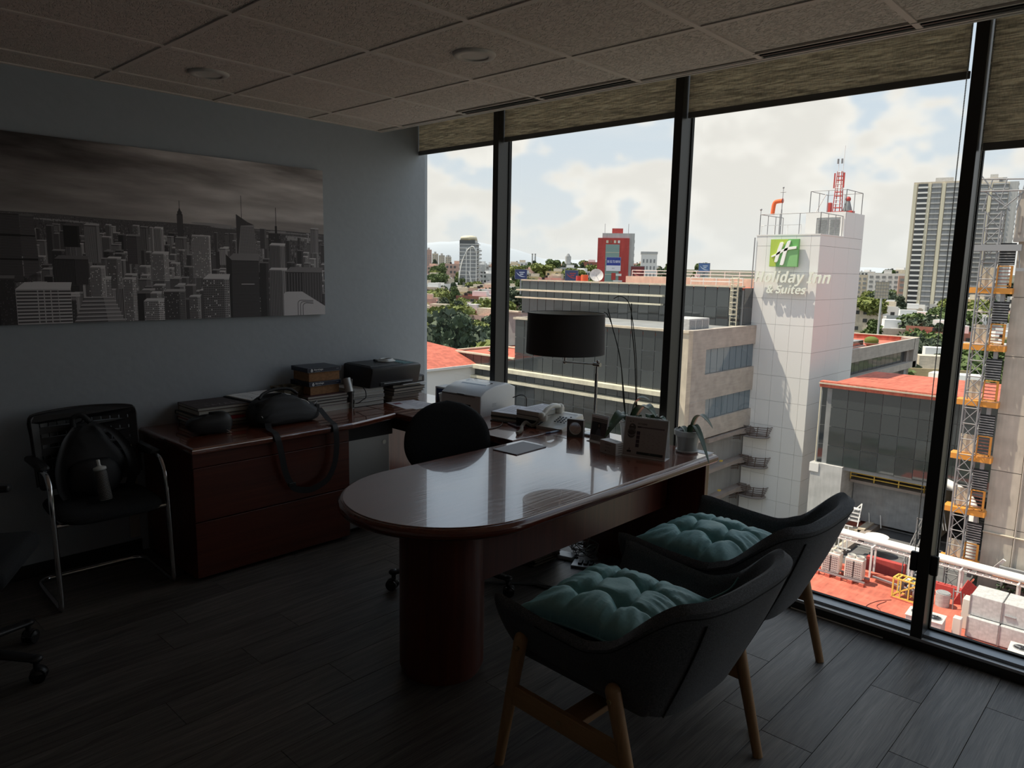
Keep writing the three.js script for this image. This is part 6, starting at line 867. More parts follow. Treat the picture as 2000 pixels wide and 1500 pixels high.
// ---------------------------------------------------------------- red roof below with plant and pipes
{
  const y0 = -25;
  const o = thing('low_building', 'low building below the window with a red waterproofed roof', 'building');
  bxt('roof', M.redRoof, o, -24, 14, y0 - 0.4, y0, -64.5, -48); bx('body', M.grey, o, -24, 14, -33, y0 - 0.35, -64.4, -48.1);
  bxt('edge_curb', M.redRoof, o, -24, -9.4, y0 - 0.2, y0 + 0.35, -64.9, -64.4); bxt('red_wall', M.redWall, o, -16.2, -12.9, y0 - 0.5, y0 + 1.0, -67.2, -66.6); bxt('red_wall', M.redWall, o, -10.4, -6.8, y0, y0 + 0.9, -65.4, -64.8);
  // grey slatted roofs beyond
  const rf = thing('slate_roof', 'grey seamed roof sloping away beyond the pipes', 'roof'); part('deck', muv(X(-19.6, -9, -26.6, -26.1, -118, -67.5), 'z', 0.1), M.asphalt, rf); for (let k = 0; k < 12; k++) bx('seam', M.grey, rf, -19.6, -9, -26.1, -25.98, -70.5 - k * 4, -70.35 - k * 4); bx('edge_beam', M.beigeDk, rf, -20.4, -19.6, -27, -25.6, -118, -66); bx('gutter', M.sand, rf, -21.2, -20.4, -27, -26.2, -118, -70);
  const st = thing('roof_stair', 'dark metal stair and gate on the grey roof', 'stair'); for (const x of [-12.9, -11.6]) part('stringer', beam([x, -25.4, -66.5], [x - 1.8, -24.6, -80], 0.12, 0.3), M.metalG, st); for (let k = 0; k < 16; k++) part('tread', B(1.3, 0.06, 0.4, -12.3 - k * 0.11, -25.3 + k * 0.05, -66.8 - k * 0.8), M.metalG, st); railing('rail', M.metalG, st, [[-13.1, -25.2, -66.6], [-13.9, -24.9, -72], [-14.8, -24.6, -79]], 1.6, [0.5, 1], 1.8, 0.05); part('gate', [beam([-14.3, -25, -75], [-14.3, -21.8, -75], 0.12, 0.12), beam([-13.2, -25, -75], [-13.2, -21.8, -75], 0.12, 0.12), beam([-14.3, -21.9, -75], [-13.2, -21.9, -75], 0.12, 0.12), beam([-14.3, -23.4, -75], [-13.2, -23.4, -75], 0.12, 0.12)], M.metalG, st);

  const acUnit = (label, x, z) => { const u = thing('rooftop_condenser', label, 'air conditioner', [x, y0 + 0.42, z], 0.02, 'twin-fan rooftop units'); const w = 1.5, h = 1.75, d = 0.95; part('case', RX(-w / 2, w / 2, 0, h, -d / 2, d / 2, 0.05), M.cream, u); part('grille', RX(-w / 2 + 0.12, w / 2 - 0.12, 0.12, h - 0.2, d / 2 - 0.02, d / 2 + 0.02, 0.01), M.metalG, u); for (let k = 0; k < 7; k++) part('grille_bar', X(-w / 2 + 0.1, w / 2 - 0.1, 0.22 + k * 0.2, 0.25 + k * 0.2, d / 2, d / 2 + 0.04), M.cream, u); for (let k = 0; k < 9; k++) part('grille_bar', X(-w / 2 + 0.1 + k * 0.158, -w / 2 + 0.125 + k * 0.158, 0.12, h - 0.2, d / 2, d / 2 + 0.04), M.cream, u); part('centre_bar', X(-0.04, 0.04, 0.1, h - 0.18, d / 2, d / 2 + 0.05), M.black, u); for (const s of [-0.36, 0.36]) { const f = part('fan_cowl', lathe([[0.30, h - 0.02], [0.36, h], [0.33, h + 0.2], [0.345, h + 0.22], [0.31, h + 0.22], [0.29, h]], 28).translate(s, 0, 0), M.cream, u); part('fan_disc', C(0.29, 0.29, 0.02, s, h + 0.06, 0, 24), M.metalG, f); } return u; };
  acUnit('cream rooftop air unit with two fan cowls, left of the pair', -17.75, -62.3); acUnit('cream rooftop air unit with two fan cowls, right of the pair', -15.78, -62.3);
  const pf = thing('unit_platform', 'dark metal platform on red blocks carrying the two air units', 'platform', [0, 0, 0]); part('beam', [X(-19, -14.7, y0 + 0.28, y0 + 0.42, -61.75, -61.6), X(-19, -14.7, y0 + 0.28, y0 + 0.42, -63, -62.85)], M.metalG, pf); for (let k = 0; k < 5; k++) for (const z of [-61.7, -62.95]) part('block', RB(0.4, 0.3, 0.4, 0.02, -18.8 + k * 0.97, y0 + 0.14, z), M.redRoof, pf);
  // pipe rack
  const pr = thing('pipe_rack', 'long white lagged pipes on a rack across the roof', 'pipes', [0, 0, 0]); const z = -64.6, yp = y0 + 3.1;
  part('pipe', rod([-22.5, yp, z - 0.9], [9, yp - 0.1, z], 0.24, 0.24, 16), M.metalW, pr); part('pipe', rod([-22.5, yp + 0.05, z - 1.4], [9, yp - 0.05, z - 0.5], 0.2, 0.2, 16), M.metalW, pr); part('cable_tray', [beam([-22.5, yp - 0.42, z - 0.4], [9, yp - 0.5, z + 0.4], 0.1, 0.06), beam([-22.5, yp - 0.42, z - 0.8], [9, yp - 0.5, z], 0.1, 0.06)], M.metalW, pr);
  for (let k = 0; k < 62; k++) part('tray_rung', B(0.05, 0.05, 0.5, -22.2 + k * 0.5, yp - 0.4 - k * 0.0012, z - 0.6 + k * 0.0128), M.metalW, pr);
  for (const x of [-21.5, -18.9, -15.1, -12.0, -8.2, -4.2, 0.5]) { for (const dz of [0.35, -0.75]) part('post', X(x - 0.08, x + 0.08, y0, yp - 0.25, z + dz - 0.08, z + dz + 0.08), M.metalW, pr); part('bracket', beam([x, yp - 0.35, z - 0.9], [x, yp - 0.35, z + 0.5], 0.1, 0.12), M.metalW, pr); }
  part('elbow_pipe', tube([[-14.3, -18.2, -78.5], [-11.5, -18.7, -77], [-10.2, -19.4, -76], [-9.6, -21, -75], [-9.4, -25, -74.5]], 0.42, 40, 14), M.metalW, pr);
  // white lattice frame and drums at the left
  const lf = thing('lattice_frame', 'white metal frame and drum beside the armchair back', 'frame', [-20.2, y0 - 0.6, -71]); for (let k = 0; k < 6; k++) part('bar', beam([-1.2 + k * 0.4, 0, 0], [-1.2 + k * 0.4, 2.6, 0], 0.1, 0.1), M.metalW, lf); for (const y of [0.2, 1.4, 2.6]) part('bar', beam([-1.3, y, 0], [1.2, y, 0], 0.1, 0.12), M.metalW, lf); for (let k = 0; k < 4; k++) part('louver', B(1.1, 0.12, 0.5, 0.9, 3.0 + k * 0.4, -1.0), M.metalW, lf); part('brace', [beam([-0.2, 2.6, -0.4], [1.5, 4.8, -1.2], 0.09, 0.09), beam([1.5, 2.6, -0.4], [1.5, 4.8, -1.2], 0.09, 0.09)], M.metalW, lf); part('drum', C(1.1, 1.1, 0.9, 2.8, 1.0, -2.5, 28), M.metalW, lf);
  solo('steel_bundle', 'bundle of long steel sections lying on the roof behind the air units', 'steel sections', J([0, 1, 2, 3].map((k) => beam([-14.6, y0 + 0.2 + k * 0.09, -64.1 + k * 0.22], [-10.2, y0 + 0.2 + k * 0.09, -63.2 + k * 0.22], 0.16, 0.14))), M.metalG);
  // yellow cage with reels
  const cg = thing('reel_cage', 'yellow metal cage holding cable reels on the red roof', 'cage', [-11.35, y0, -61.7], -0.1); const w = 0.95, h = 1.75, d = 0.55; for (const x of [-w, w]) for (const zz of [-d, d]) part('post', beam([x, 0.1, zz], [x, h, zz], 0.12, 0.12), M.yellow, cg); for (const zz of [-d, d]) for (const y of [0.14, h]) part('rail', beam([-w, y, zz], [w, y, zz], 0.12, 0.12), M.yellow, cg); for (const x of [-w, w]) for (const y of [0.14, h]) part('rail', beam([x, y, -d], [x, y, d], 0.12, 0.12), M.yellow, cg); part('brace', beam([-w, 0.3, d], [w, h - 0.1, d], 0.12, 0.08), M.yellow, cg); for (const x of [-0.35, 0.3]) part('upright', beam([x, 0.14, d], [x, h, d], 0.09, 0.08), M.yellow, cg); for (const x of [-0.5, 0.1, 0.65]) part('reel', rz(C(0.55, 0.55, 0.08, 0, 0, 0, 24), Math.PI / 2).translate(x, 0.85, 0), M.metalG, cg); part('plinth', RB(2.1, 0.1, 1.3, 0.02, 0, 0.05, 0), M.redRoof, cg); for (let k = 0; k < 4; k++) part('top_bar', beam([-w + 0.3 + k * 0.42, h, -d], [-w + 0.3 + k * 0.42, h, d], 0.09, 0.09), M.yellow, cg);
  solo('roof_hose', 'thin dark hose looped on the red roof', 'hose', tube([[-12.2, y0 + 0.03, -60.6], [-12.9, y0 + 0.03, -59.6], [-13.3, y0 + 0.03, -58.0], [-12.9, y0 + 0.03, -57.2], [-12.3, y0 + 0.03, -57.0], [-12.2, y0 + 0.03, -57.8], [-12.7, y0 + 0.03, -58.6], [-12.4, y0 + 0.03, -60]], 0.03, 60, 5), S(rgb(0.2, 0.06, 0.05), 0.7));
  solo('shrub_heap', 'dark heap of pipe offcuts behind the yellow cage', 'offcuts', J([0, 1, 2, 3, 4, 5, 6].map((k) => rod([-12 + k * 0.25, y0 + 0.2, -64.2], [-12.3 + k * 0.3, y0 + 0.7 + (k % 3) * 0.25, -63.4], 0.14, 0.14, 8))), M.metalG);
  // duct units and condensers at the right
  const du = thing('air_handler', 'row of large grey air handling boxes on the roof', 'air handler', [0, 0, 0]); for (let k = 0; k < 6; k++) { const x = -6.2 + k * 2.05; for (const [a, b, dz] of [[0, 1.55, 0.35], [1.6, 3.2, 0]]) { part('module', RX(x, x + 1.98, y0 + a + 0.1, y0 + b + 0.1, -60.6, -58.2 + dz, 0.05), M.greyLt, du); part('corner_trim', X(x - 0.06, x + 0.02, y0 + a + 0.1, y0 + b + 0.1, -58.22 + dz, -58.15 + dz), M.metalG, du); } } part('deflector', RX(-4.0, -3.3, y0 + 2.3, y0 + 2.42, -58.2, -58.1, 0.02), M.metalG, du); part('skid', X(-6.2, 6, y0, y0 + 0.12, -60.5, -58), M.metalG, du); part('white_end', RX(-6.9, -6.25, y0, y0 + 2.4, -60.2, -59.2, 0.05), M.cream, du); part('white_end', RX(-7.0, -6.45, y0, y0 + 1.6, -57.6, -57.0, 0.05), M.cream, du);
  const cond = (label, x, zz) => { const u = thing('condenser_box', label, 'air conditioner', [x, y0, zz], 0.05, 'flat condensers'); part('case', RX(-1.2, 1.2, 0.1, 1.45, -0.85, 0.85, 0.05), M.greyLt, u); part('lid', RX(-1.25, 1.25, 1.42, 1.5, -0.9, 0.9, 0.03), M.cream, u); for (const s of [-0.55, 0.6]) { const f = part('fan_ring', mv(rx(new THREE.TorusGeometry(0.46, 0.04, 8, 28), Math.PI / 2), s, 1.52, s * 0.2), M.metalG, u); part('fan_well', C(0.44, 0.44, 0.03, s, 1.5, s * 0.2, 28), M.black, f); for (let k = 0; k < 4; k++) part('blade', ry(beam([0.05, 1.525, 0], [0.4, 1.525, 0.12], 0.14, 0.01), k * 1.571).translate(s, 0, s * 0.2), M.metalG, f); } part('label_plate', X(0.5, 0.9, 0.5, 0.95, 0.85, 0.87), S(rgb(0.2, 0.25, 0.5), 0.5), u); part('foot', X(-1.1, 1.1, 0, 0.1, -0.8, 0.8), M.metalG, u); };
  cond('flat pale condenser with two dark fans right of the third post', -8.6, -56.2); cond('flat pale condenser with two dark fans at the lower frame corner', -1.9, -55.3);
  const tk = thing('grey_drum', 'grey drum with a stand on the red roof right of the third post', 'drum', [-8.9, y0, -62.6]); part('drum', C(0.55, 0.5, 1.1, 0, 0.55, 0, 24), M.greyLt, tk); part('lid', C(0.5, 0.5, 0.06, 0, 1.13, 0, 24), M.grey, tk); part('stand', [rod([0.8, 0, 0.2], [0.7, 1.7, 0], 0.05), rod([1.4, 0, -0.2], [1.2, 1.6, 0], 0.05), rod([0.7, 1.5, 0], [1.25, 1.5, 0], 0.05)], M.metalG, tk); part('broom', [rod([1.7, 0.1, 0.8], [1.5, 1.6, 0.3], 0.035), B(0.4, 0.3, 0.2, 1.75, 0.12, 0.9)], M.beigeDk, tk);
  const ts = thing('red_tarp_hood', 'red sloping hood on the roof right of the third post', 'hood', [-7.4, y0, -64.2]); part('sheet', poly([[-1.2, 0], [0.9, 0], [1.1, 1.2], [-0.2, 2.2]], 0.12).rotateY(0.5), M.redWall, ts); part('side', beam([-1, 0.1, -0.5], [0.1, 2.1, -0.5], 0.12, 0.5), M.redRoof, ts);
  const pb = thing('pallet_boards', 'stack of pale timber boards behind the grey air boxes', 'timber', [-3.9, y0, -62.3]); for (let k = 0; k < 6; k++) part('board', RB(4.6, 0.16, 0.5, 0.02, 0.1 * (k % 3), 0.1 + Math.floor(k / 2) * 0.18, (k % 2) * 0.55), M.ochre, pb);
  const al = thing('leaning_ladder', 'pale ladder leaning against the pipe rack', 'ladder', [-2.3, y0, -63.8]); for (const x of [-0.42, 0.42]) part('stringer', rod([x, 0, 1.4], [x, 3.4, -0.4], 0.06), M.metalW, al); for (let k = 0; k < 9; k++) part('rung', rod([-0.42, 0.3 + k * 0.36, 1.24 - k * 0.19], [0.42, 0.3 + k * 0.36, 1.24 - k * 0.19], 0.045), M.metalW, al);
  const vw = thing('green_wall', 'dark green planted wall behind the leaning ladder', 'planting', [0, 0, 0]); { const r = rng(17), q = []; for (let k = 0; k < 900; k++) q.push(new THREE.PlaneGeometry(0.22, 0.22).rotateX(r() * 3).rotateY(r() * 3).translate(-6 + r() * 12, y0 + 0.2 + r() * 2.6, -66.9 + r() * 0.3)); part('leaves', J(q), S(rgb(0.06, 0.09, 0.05), 0.8, { side: THREE.DoubleSide }), vw).userData.kind = 'stuff'; } bx('backing', M.grey, vw, -6.0, 6, y0, y0 + 3, -67.3, -67.0); for (let k = 0; k < 3; k++) part('copper_pipe', rod([-6.3, y0 + 2.0 + k * 0.22, -66.6], [6, y0 + 1.9 + k * 0.22, -66.5], 0.06), S(rgb(0.6, 0.3, 0.18), 0.5), vw);
}
// ---------------------------------------------------------------- concrete building with a hoist at the right edge
{
  const o = thing('concrete_building', 'beige concrete building at the right edge of the frame', 'building'); const x0 = -7.6, z1 = -68;
  bx('core', M.beigeDk, o, x0 + 0.1, 16, -33, 8.2, -90, z1 - 0.12); const ys = [8.4, 5.2, 0.2, -4.6, -9.4, -14.2, -19.0, -24.8], xs = [x0, x0 + 2.2, x0 + 6.4, x0 + 11, x0 + 16, 16];
  for (let j = 0; j + 1 < ys.length; j++) for (let i = 0; i + 1 < xs.length; i++) { if (i === 2 && j === 5) continue; bxt('panel', M.sandWall ??= S(rgb(0.60, 0.54, 0.46), 0.85, { map: M.beige.map }), o, xs[i] + 0.02, xs[i + 1] - 0.02, ys[j + 1] + 0.03, ys[j] - 0.03, z1 - 0.15, z1); }
  bx('window', M.winDk, o, xs[2] + 0.1, xs[3] - 0.1, ys[6], ys[5], z1 - 0.13, z1 - 0.1); bxt('crown', M.beige, o, x0 - 0.3, 16, 4.6, 8.6, z1 - 0.2, z1 + 0.5); for (let k = 0; k < 9; k++) bx('crown_rib', M.beigeDk, o, x0 + k * 0.5, x0 + 0.16 + k * 0.5, 5.2, 6.6, z1 + 0.45, z1 + 0.6); for (let k = 0; k < 7; k++) bx('grille_slat', M.greyLt, o, -1.6 + k * 0.32, -1.42 + k * 0.32, -22.4, -20.2, z1, z1 + 0.08); part('gutter', rod([x0, -19.6, z1 + 0.1], [16, -19.6, z1 + 0.1], 0.07), M.sand, o); part('downpipe', rod([x0 + 2.3, -24.8, z1 + 0.1], [x0 + 2.3, 4.6, z1 + 0.1], 0.06), M.beige, o); part('bracket', beam([x0 + 1.2, -22.5, z1 + 0.2], [x0 + 1.9, -21.4, z1 + 0.9], 0.25, 0.1), M.white, o);
  const m = thing('hoist_mast', 'steel lattice mast of a construction hoist', 'hoist', [-9.3, -25, -67.2]);
  for (const [x, z] of [[-0.55, -0.5], [0.55, -0.5], [0.55, 0.5], [-0.55, 0.5]]) part('chord', rod([x, 0, z], [x, 32, z], 0.07, 0.07, 6), M.metalG, m);
  for (let k = 0; k < 24; k++) { const y = k * 1.33; for (const z of [0.5]) { part('tie', rod([-0.55, y, z], [0.55, y, z], 0.045, 0.045, 5), M.metalG, m); part('diagonal', rod([-0.55, y, z], [0.55, y + 1.33, z], 0.035, 0.035, 5), M.metalG, m); part('diagonal', rod([0.55, y, z], [-0.55, y + 1.33, z], 0.035, 0.035, 5), M.metalG, m); } part('tie', rod([0.55, y, -0.5], [0.55, y, 0.5], 0.045, 0.045, 5), M.metalG, m); part('diagonal', rod([0.55, y, 0.5], [0.55, y + 1.33, -0.5], 0.035, 0.035, 5), M.metalG, m); }
  const top = thing('hoist_gantry', 'thin steel gantry bars above the hoist mast', 'gantry', [-9.3, 7, -67.2]); part('bar', rod([-1.2, 2.6, 0], [6, 2.2, 0], 0.06), M.metalG, top); part('bar', rod([-1.2, 1.6, 0.6], [5, 1.4, 0.6], 0.06), M.metalG, top); for (const x of [-0.8, 0.2, 1.5]) part('bar', rod([x, 0, 0.4], [x + 0.4, 2.5, 0.2], 0.05), M.metalG, top); part('bar', rod([-1.8, 3.6, 0], [1.0, 0, 0], 0.05), M.metalG, top); part('brace', [rod([0.6, 0.2, 0.5], [2.0, 1.5, 0.5], 0.05), rod([0.9, 0.2, 0.5], [-0.8, 1.6, 0.5], 0.05)], M.metalG, top); part('i_beam', beam([-2.0, -2.9, 0.6], [2.2, -2.9, 0.6], 0.5, 0.3), M.metalG, top); part('pulley', [B(0.9, 0.25, 0.3, 2.4, -4.6, 0.5), rod([2.2, -4.5, 0.5], [2.0, -3.1, 0.5], 0.04)], M.metalG, top);
  for (let k = 0; k < 6; k++) { const y = 1.0 - k * 4.68, t = thing('hoist_landing', ['topmost', 'second', 'third', 'fourth', 'fifth', 'sixth'][k] + ' orange landing gate from the top of the hoist', 'landing', [0, 0, 0], 0, 'hoist landings'); bx('louver_backing', M.black, t, -8.7, -7.62, y + 1.75, y + 3.5, -67.6, -67.5); for (let i = 0; i < 8; i++) part('slat', beam([-8.7, y + 1.85 + i * 0.21, -67.42], [-7.62, y + 1.85 + i * 0.21, -67.42], 0.09, 0.05), M.metalG, t); part('gate_frame', [beam([-8.65, y, -67.3], [-8.65, y + 1.7, -67.3], 0.09, 0.09), beam([-7.7, y, -67.3], [-7.7, y + 1.7, -67.3], 0.16, 0.12), beam([-8.65, y + 1.66, -67.3], [-7.7, y + 1.66, -67.3], 0.09, 0.09), beam([-8.65, y + 0.08, -67.3], [-7.7, y + 0.08, -67.3], 0.09, 0.12)], M.orange, t); for (let i = 0; i < 5; i++) part('gate_bar', beam([-8.6, y + 0.3 + i * 0.28, -67.34], [-7.8, y + 0.3 + i * 0.28, -67.34], 0.07, 0.05), M.brick, t); bx('deck', M.orange, t, -10.6, -7.5, y - 0.55, y - 0.1, -68.6, -67.2); bx('screen', M.sand, t, -10.1, -9.0, y, y + 1.55, -67.95, -67.9); part('stanchion', X(-8.3, -8.0, y - 1.4, y - 0.5, -67.8, -67.5), M.metalG, t); }
}
// ================================================================ THE CITY BEYOND
const CX = 4.2, CZ = 3.4, ground = (r) => r < 60 ? -33 : -33 + 11 * step(150, 520, r) + 17 * step(430, 950, r) + 15 * step(800, 1700, r);   // the land climbs away from the window
const polar = (deg, r, dy = 0) => { const a = deg * Math.PI / 180; return [CX - Math.sin(a) * r, ground(r) + dy, CZ - Math.cos(a) * r]; };
{
  const gt = tex(512, 512, (u, v) => { const a = fbm(u, v, 10, 10, 4, 3), b = fbm(u, v, 40, 40, 3, 9), k = 0.75 + (b - 0.5) * 0.5, g = step(0.45, 0.6, a); return [mix(0.53, 0.36, g) * k, mix(0.50, 0.40, g) * k, mix(0.45, 0.27, g) * k]; });
  const land = grid(90, 60, (u, v) => { const r = 25 * Math.pow(2600 / 25, v), a = (-40 + u * 130) * Math.PI / 180; return [CX - Math.sin(a) * r, ground(r), CZ - Math.cos(a) * r]; });
  const p = land.attributes.position, uv = land.attributes.uv; for (let i = 0; i < p.count; i++) uv.setXY(i, p.getX(i) / 120, p.getZ(i) / 120);
  const m = struct('ground', land, S(0xffffff, 0.95, { map: gt }), 'city ground rising away from the building'); m.material.side = THREE.DoubleSide;
  // ground behind the building, flat
  struct('ground_behind', X(-400, 400, -34, -33.2, -60, 400), S(rgb(0.2, 0.2, 0.19), 0.95));
  // far hills
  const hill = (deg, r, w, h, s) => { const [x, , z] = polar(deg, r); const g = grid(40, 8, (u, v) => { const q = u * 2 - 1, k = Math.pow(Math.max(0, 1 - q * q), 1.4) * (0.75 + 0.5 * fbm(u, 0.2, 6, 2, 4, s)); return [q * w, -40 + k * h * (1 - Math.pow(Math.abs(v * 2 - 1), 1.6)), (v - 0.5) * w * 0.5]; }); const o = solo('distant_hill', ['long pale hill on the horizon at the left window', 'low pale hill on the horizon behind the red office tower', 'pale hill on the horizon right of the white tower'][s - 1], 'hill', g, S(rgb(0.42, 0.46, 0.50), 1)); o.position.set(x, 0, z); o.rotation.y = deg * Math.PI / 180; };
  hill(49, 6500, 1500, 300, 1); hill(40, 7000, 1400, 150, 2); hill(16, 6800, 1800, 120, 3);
}
// ---- overpasses
{
  const fly = (label, a, b, y, w, n, seed) => { const o = thing('overpass', label, 'overpass'); const L = Math.hypot(b[0] - a[0], b[1] - a[1]), ang = Math.atan2(-(b[1] - a[1]), b[0] - a[0]); o.position.set((a[0] + b[0]) / 2, y, (a[1] + b[1]) / 2); o.rotation.y = ang; bx('deck', M.greyLt, o, -L / 2, L / 2, -2.4, -0.6, -w / 2, w / 2); bx('parapet', M.fin, o, -L / 2, L / 2, -0.7, 0.9, w / 2 - 0.3, w / 2); bx('parapet', M.fin, o, -L / 2, L / 2, -0.7, 0.9, -w / 2, -w / 2 + 0.3); for (let k = 0; k < n; k++) bx('pier', M.greyLt, o, -L / 2 + (k + 0.5) * L / n - 1.2, -L / 2 + (k + 0.5) * L / n + 1.2, -22, -2.4, -1.6, 1.6); for (let k = 0; k < n; k++) part('lamp_post', rod([-L / 2 + (k + 0.2) * L / n, 0, 0], [-L / 2 + (k + 0.2) * L / n, 10, 0], 0.18, 0.12, 6), M.greyLt, o); return o; };
  fly('long pale overpass crossing the left window', [-1180, -950], [-400, -462], -8.6, 11, 14, 1); fly('pale concrete overpass with piers right of the tower', [-420, -735], [-60, -668], -10.5, 12, 9, 2);
}
// ---- tall buildings far off
{
  // white tower with curved ribs
  const o = thing('ribbed_tower', 'slim white and grey tower with crossing ribs at the left window', 'building', polar(46.8, 620).map((v, i) => i === 1 ? -24 : v), 0.62); const H2 = 53;
  bx('core', M.grey, o, -7, 7, 0, H2 - 6, -6, 6); for (let k = 0; k < 15; k++) { bx('slab', M.white, o, -7.3, 8.3, 2 + k * 3.1, 2.5 + k * 3.1, -6.3, 6.3); } for (const x of [-7.2, -1.2, 2.2, 7.2]) bx('fin', M.white, o, x - 0.35, x + 0.35, 0, x < -5 ? 24 : H2 - 10, 6.1, 6.5); part('rib', tube([[-7, 18, 6.5], [-5, 30, 6.5], [-1, 40, 6.5], [4, 44, 6.5], [7, 40, 6.5]], 0.5, 24, 5), M.white, o); part('rib', tube([[5, 2, 6.5], [3.5, 14, 6.5], [1, 24, 6.5]], 0.5, 16, 5), M.white, o); bx('top_glass', M.winDk, o, -7, 6, H2 - 8, H2 - 4, -6, 6.1); part('crown', lathe([[0, 4], [3, 3.9], [6.6, 3], [7.2, 0], [0, 0]], 20).scale(1, 1, 0.9).translate(-0.5, H2 - 4, 0), M.fin, o); for (let k = 0; k < 12; k++) bx('balcony', M.greyLt, o, 6.6, 9.8, 6 + k * 3.1, 7.2 + k * 3.1, -4, 5);
  // red office tower with a sign
  const r = thing('red_office_tower', 'red office tower with a green glass strip and a phone number banner', 'building', [-242, -30, -338], 0); r.rotation.y = 0.628;
  bx('front', M.redWall, r, -8.6, 8.6, 0, 50, 5.2, 6.2); bx('body', M.greyLt, r, -6.2, 11.4, 0, 52.6, -7, 5.2); bx('penthouse', M.redWall, r, -1, 5, 52.6, 55.4, -4, 2); bx('glass_strip', M.winGrn, r, -4.2, 3.4, 2, 46.5, 6.2, 6.4); for (let k = 0; k < 4; k++) bx('sign_square', [M.fin, M.brick, M.fin, M.white][k], r, -4 + k * 2.1, -2.8 + k * 2.1, 47.2, 48.7, 6.2, 6.4); for (let k = 0; k < 13; k++) bx('floor_band', M.grey, r, 11.35, 11.55, 3 + k * 3.7, 4.7 + k * 3.7, -6.6, 4.6); for (let k = 0; k < 10; k++) bx('strip_joint', M.fin, r, -4.2, 3.4, 6 + k * 4, 6.25 + k * 4, 6.38, 6.5);
  const bn = paint(512, 300, (g, w, h) => { g.fillStyle = '#39489a'; g.fillRect(0, 0, w, 180); g.fillStyle = '#e9e9f2'; g.fillRect(0, 180, w, 120); g.font = 'bold 74px sans-serif'; g.textAlign = 'center'; g.fillText('55 52 72 0810', w / 2, 120, 490); g.fillStyle = '#555'; g.font = '34px sans-serif'; g.fillText('RENTA', w / 2, 255); });
  bx('banner', M.white, r, -3.6, 4.4, 32, 39.6, 6.6, 6.75); part('banner_print', new THREE.PlaneGeometry(7.8, 7.4).translate(0.4, 35.8, 6.8), S(0xffffff, 0.7, { map: bn }), r); bx('sign_red', M.redWall, r, -0.5, 1.8, 27.2, 31, 6.5, 6.7); bx('sign_white', M.white, r, 1.9, 5, 29.4, 30.6, 6.5, 6.7); bx('sign_white', M.white, r, 0.5, 5.5, 26.2, 27, 6.5, 6.7); for (const x of [-5, 8]) part('aerial', rod([x, 52, 0], [x, 58, 0], 0.12), M.metalG, r);
  // apartment high-rises at the right
  const hi = (name, label, x, z, w, d, h, turn, cols) => { const t = thing(name, label, 'building', [x, -30, z], turn); bx('body', M.sand, t, -w / 2, w / 2, 0, h, -d / 2, d / 2); const bays = [[-0.5, -0.44, M.fin], [-0.42, -0.26, M.winDk], [-0.25, -0.20, M.fin], [-0.19, -0.03, M.grey], [-0.02, 0.04, M.fin], [0.05, 0.33, M.grey], [0.34, 0.5, M.greyLt]]; for (const [a, b, m] of bays) bx('bay', m, t, a * w, b * w, 0, h - (a > 0.3 ? 0 : 1), d / 2, d / 2 + (m === M.fin ? 0.7 : 0.3)); const nf = Math.floor(h / 3.05); for (let f = 0; f < nf; f++) { bx('balcony_band', M.white, t, -0.42 * w, -0.25 * w, f * 3.05 + 2.0, f * 3.05 + 3.0, d / 2 + 0.3, d / 2 + 1.0); bx('balcony_band', M.greyLt, t, 0.05 * w, 0.33 * w, f * 3.05 + 2.0, f * 3.05 + 2.9, d / 2 + 0.25, d / 2 + 0.9); bx('balcony_band', M.greyLt, t, -0.19 * w, -0.03 * w, f * 3.05 + 2.1, f * 3.05 + 2.8, d / 2 + 0.3, d / 2 + 0.8); bx('side_band', M.grey, t, w / 2, w / 2 + 0.3, f * 3.05 + 1.6, f * 3.05 + 2.8, -d * 0.4, d * 0.4); } bx('roof_house', M.greyLt, t, -w * 0.15, w * 0.15, h, h + 3, -4, 4); return t; };
  hi('high_rise', 'tall grey and cream apartment tower left of the third post', -121, -505, 31, 22, 88, 0.22); hi('high_rise', 'tall apartment tower partly behind the third post', -108, -560, 30, 22, 92, 0.2); hi('high_rise', 'hazy slim apartment tower right of the third post', -122, -640, 16, 18, 104, 0.18);
  // pale apartment row at the left horizon
  for (let k = 0; k < 6; k++) { const t = thing('apartment_slab', ['pale apartment slab, first of the row on the left horizon', 'pale apartment slab, second of the row on the left horizon', 'salmon apartment slab in the row on the left horizon', 'pale apartment slab right of the salmon one', 'pale apartment slab, fifth of the row on the left horizon', 'pale apartment slab, last of the row on the left horizon'][k], 'building', polar(50.9 - k * 0.5, 1000).map((v, i) => i === 1 ? -10 : v), 0.85), h = [30, 33, 36, 31, 29, 27][k]; bx('body', k === 2 ? M.pink : M.sand, t, -4, 4, 0, h, -4, 4); for (let f = 0; f < 10; f++) for (const x of [-2.4, 0.2, 2.4]) bx('window', M.grey, t, x - 0.6, x + 0.6, 3 + f * 2.7, 4.4 + f * 2.7, 4, 4.1); bx('roof_house', M.greyLt, t, -1.5, 1.5, h, h + 2.5, -2, 2); }
  const w2 = thing('white_office', 'white slab building left of the second post', 'building', polar(33.1, 350).map((v, i) => i === 1 ? -30 : v), 0.6); bx('body', M.white, w2, -3.6, 3.6, 0, 40.2, -5, 5); for (let f = 0; f < 11; f++) for (const x of [-2.4, -0.8, 0.8, 2.4]) bx('window', M.grey, w2, x - 0.35, x + 0.35, 5 + f * 3.1, 6.6 + f * 3.1, 5, 5.1); bx('cap', M.greyLt, w2, -3.8, 3.8, 40, 41, -5.2, 5.2);
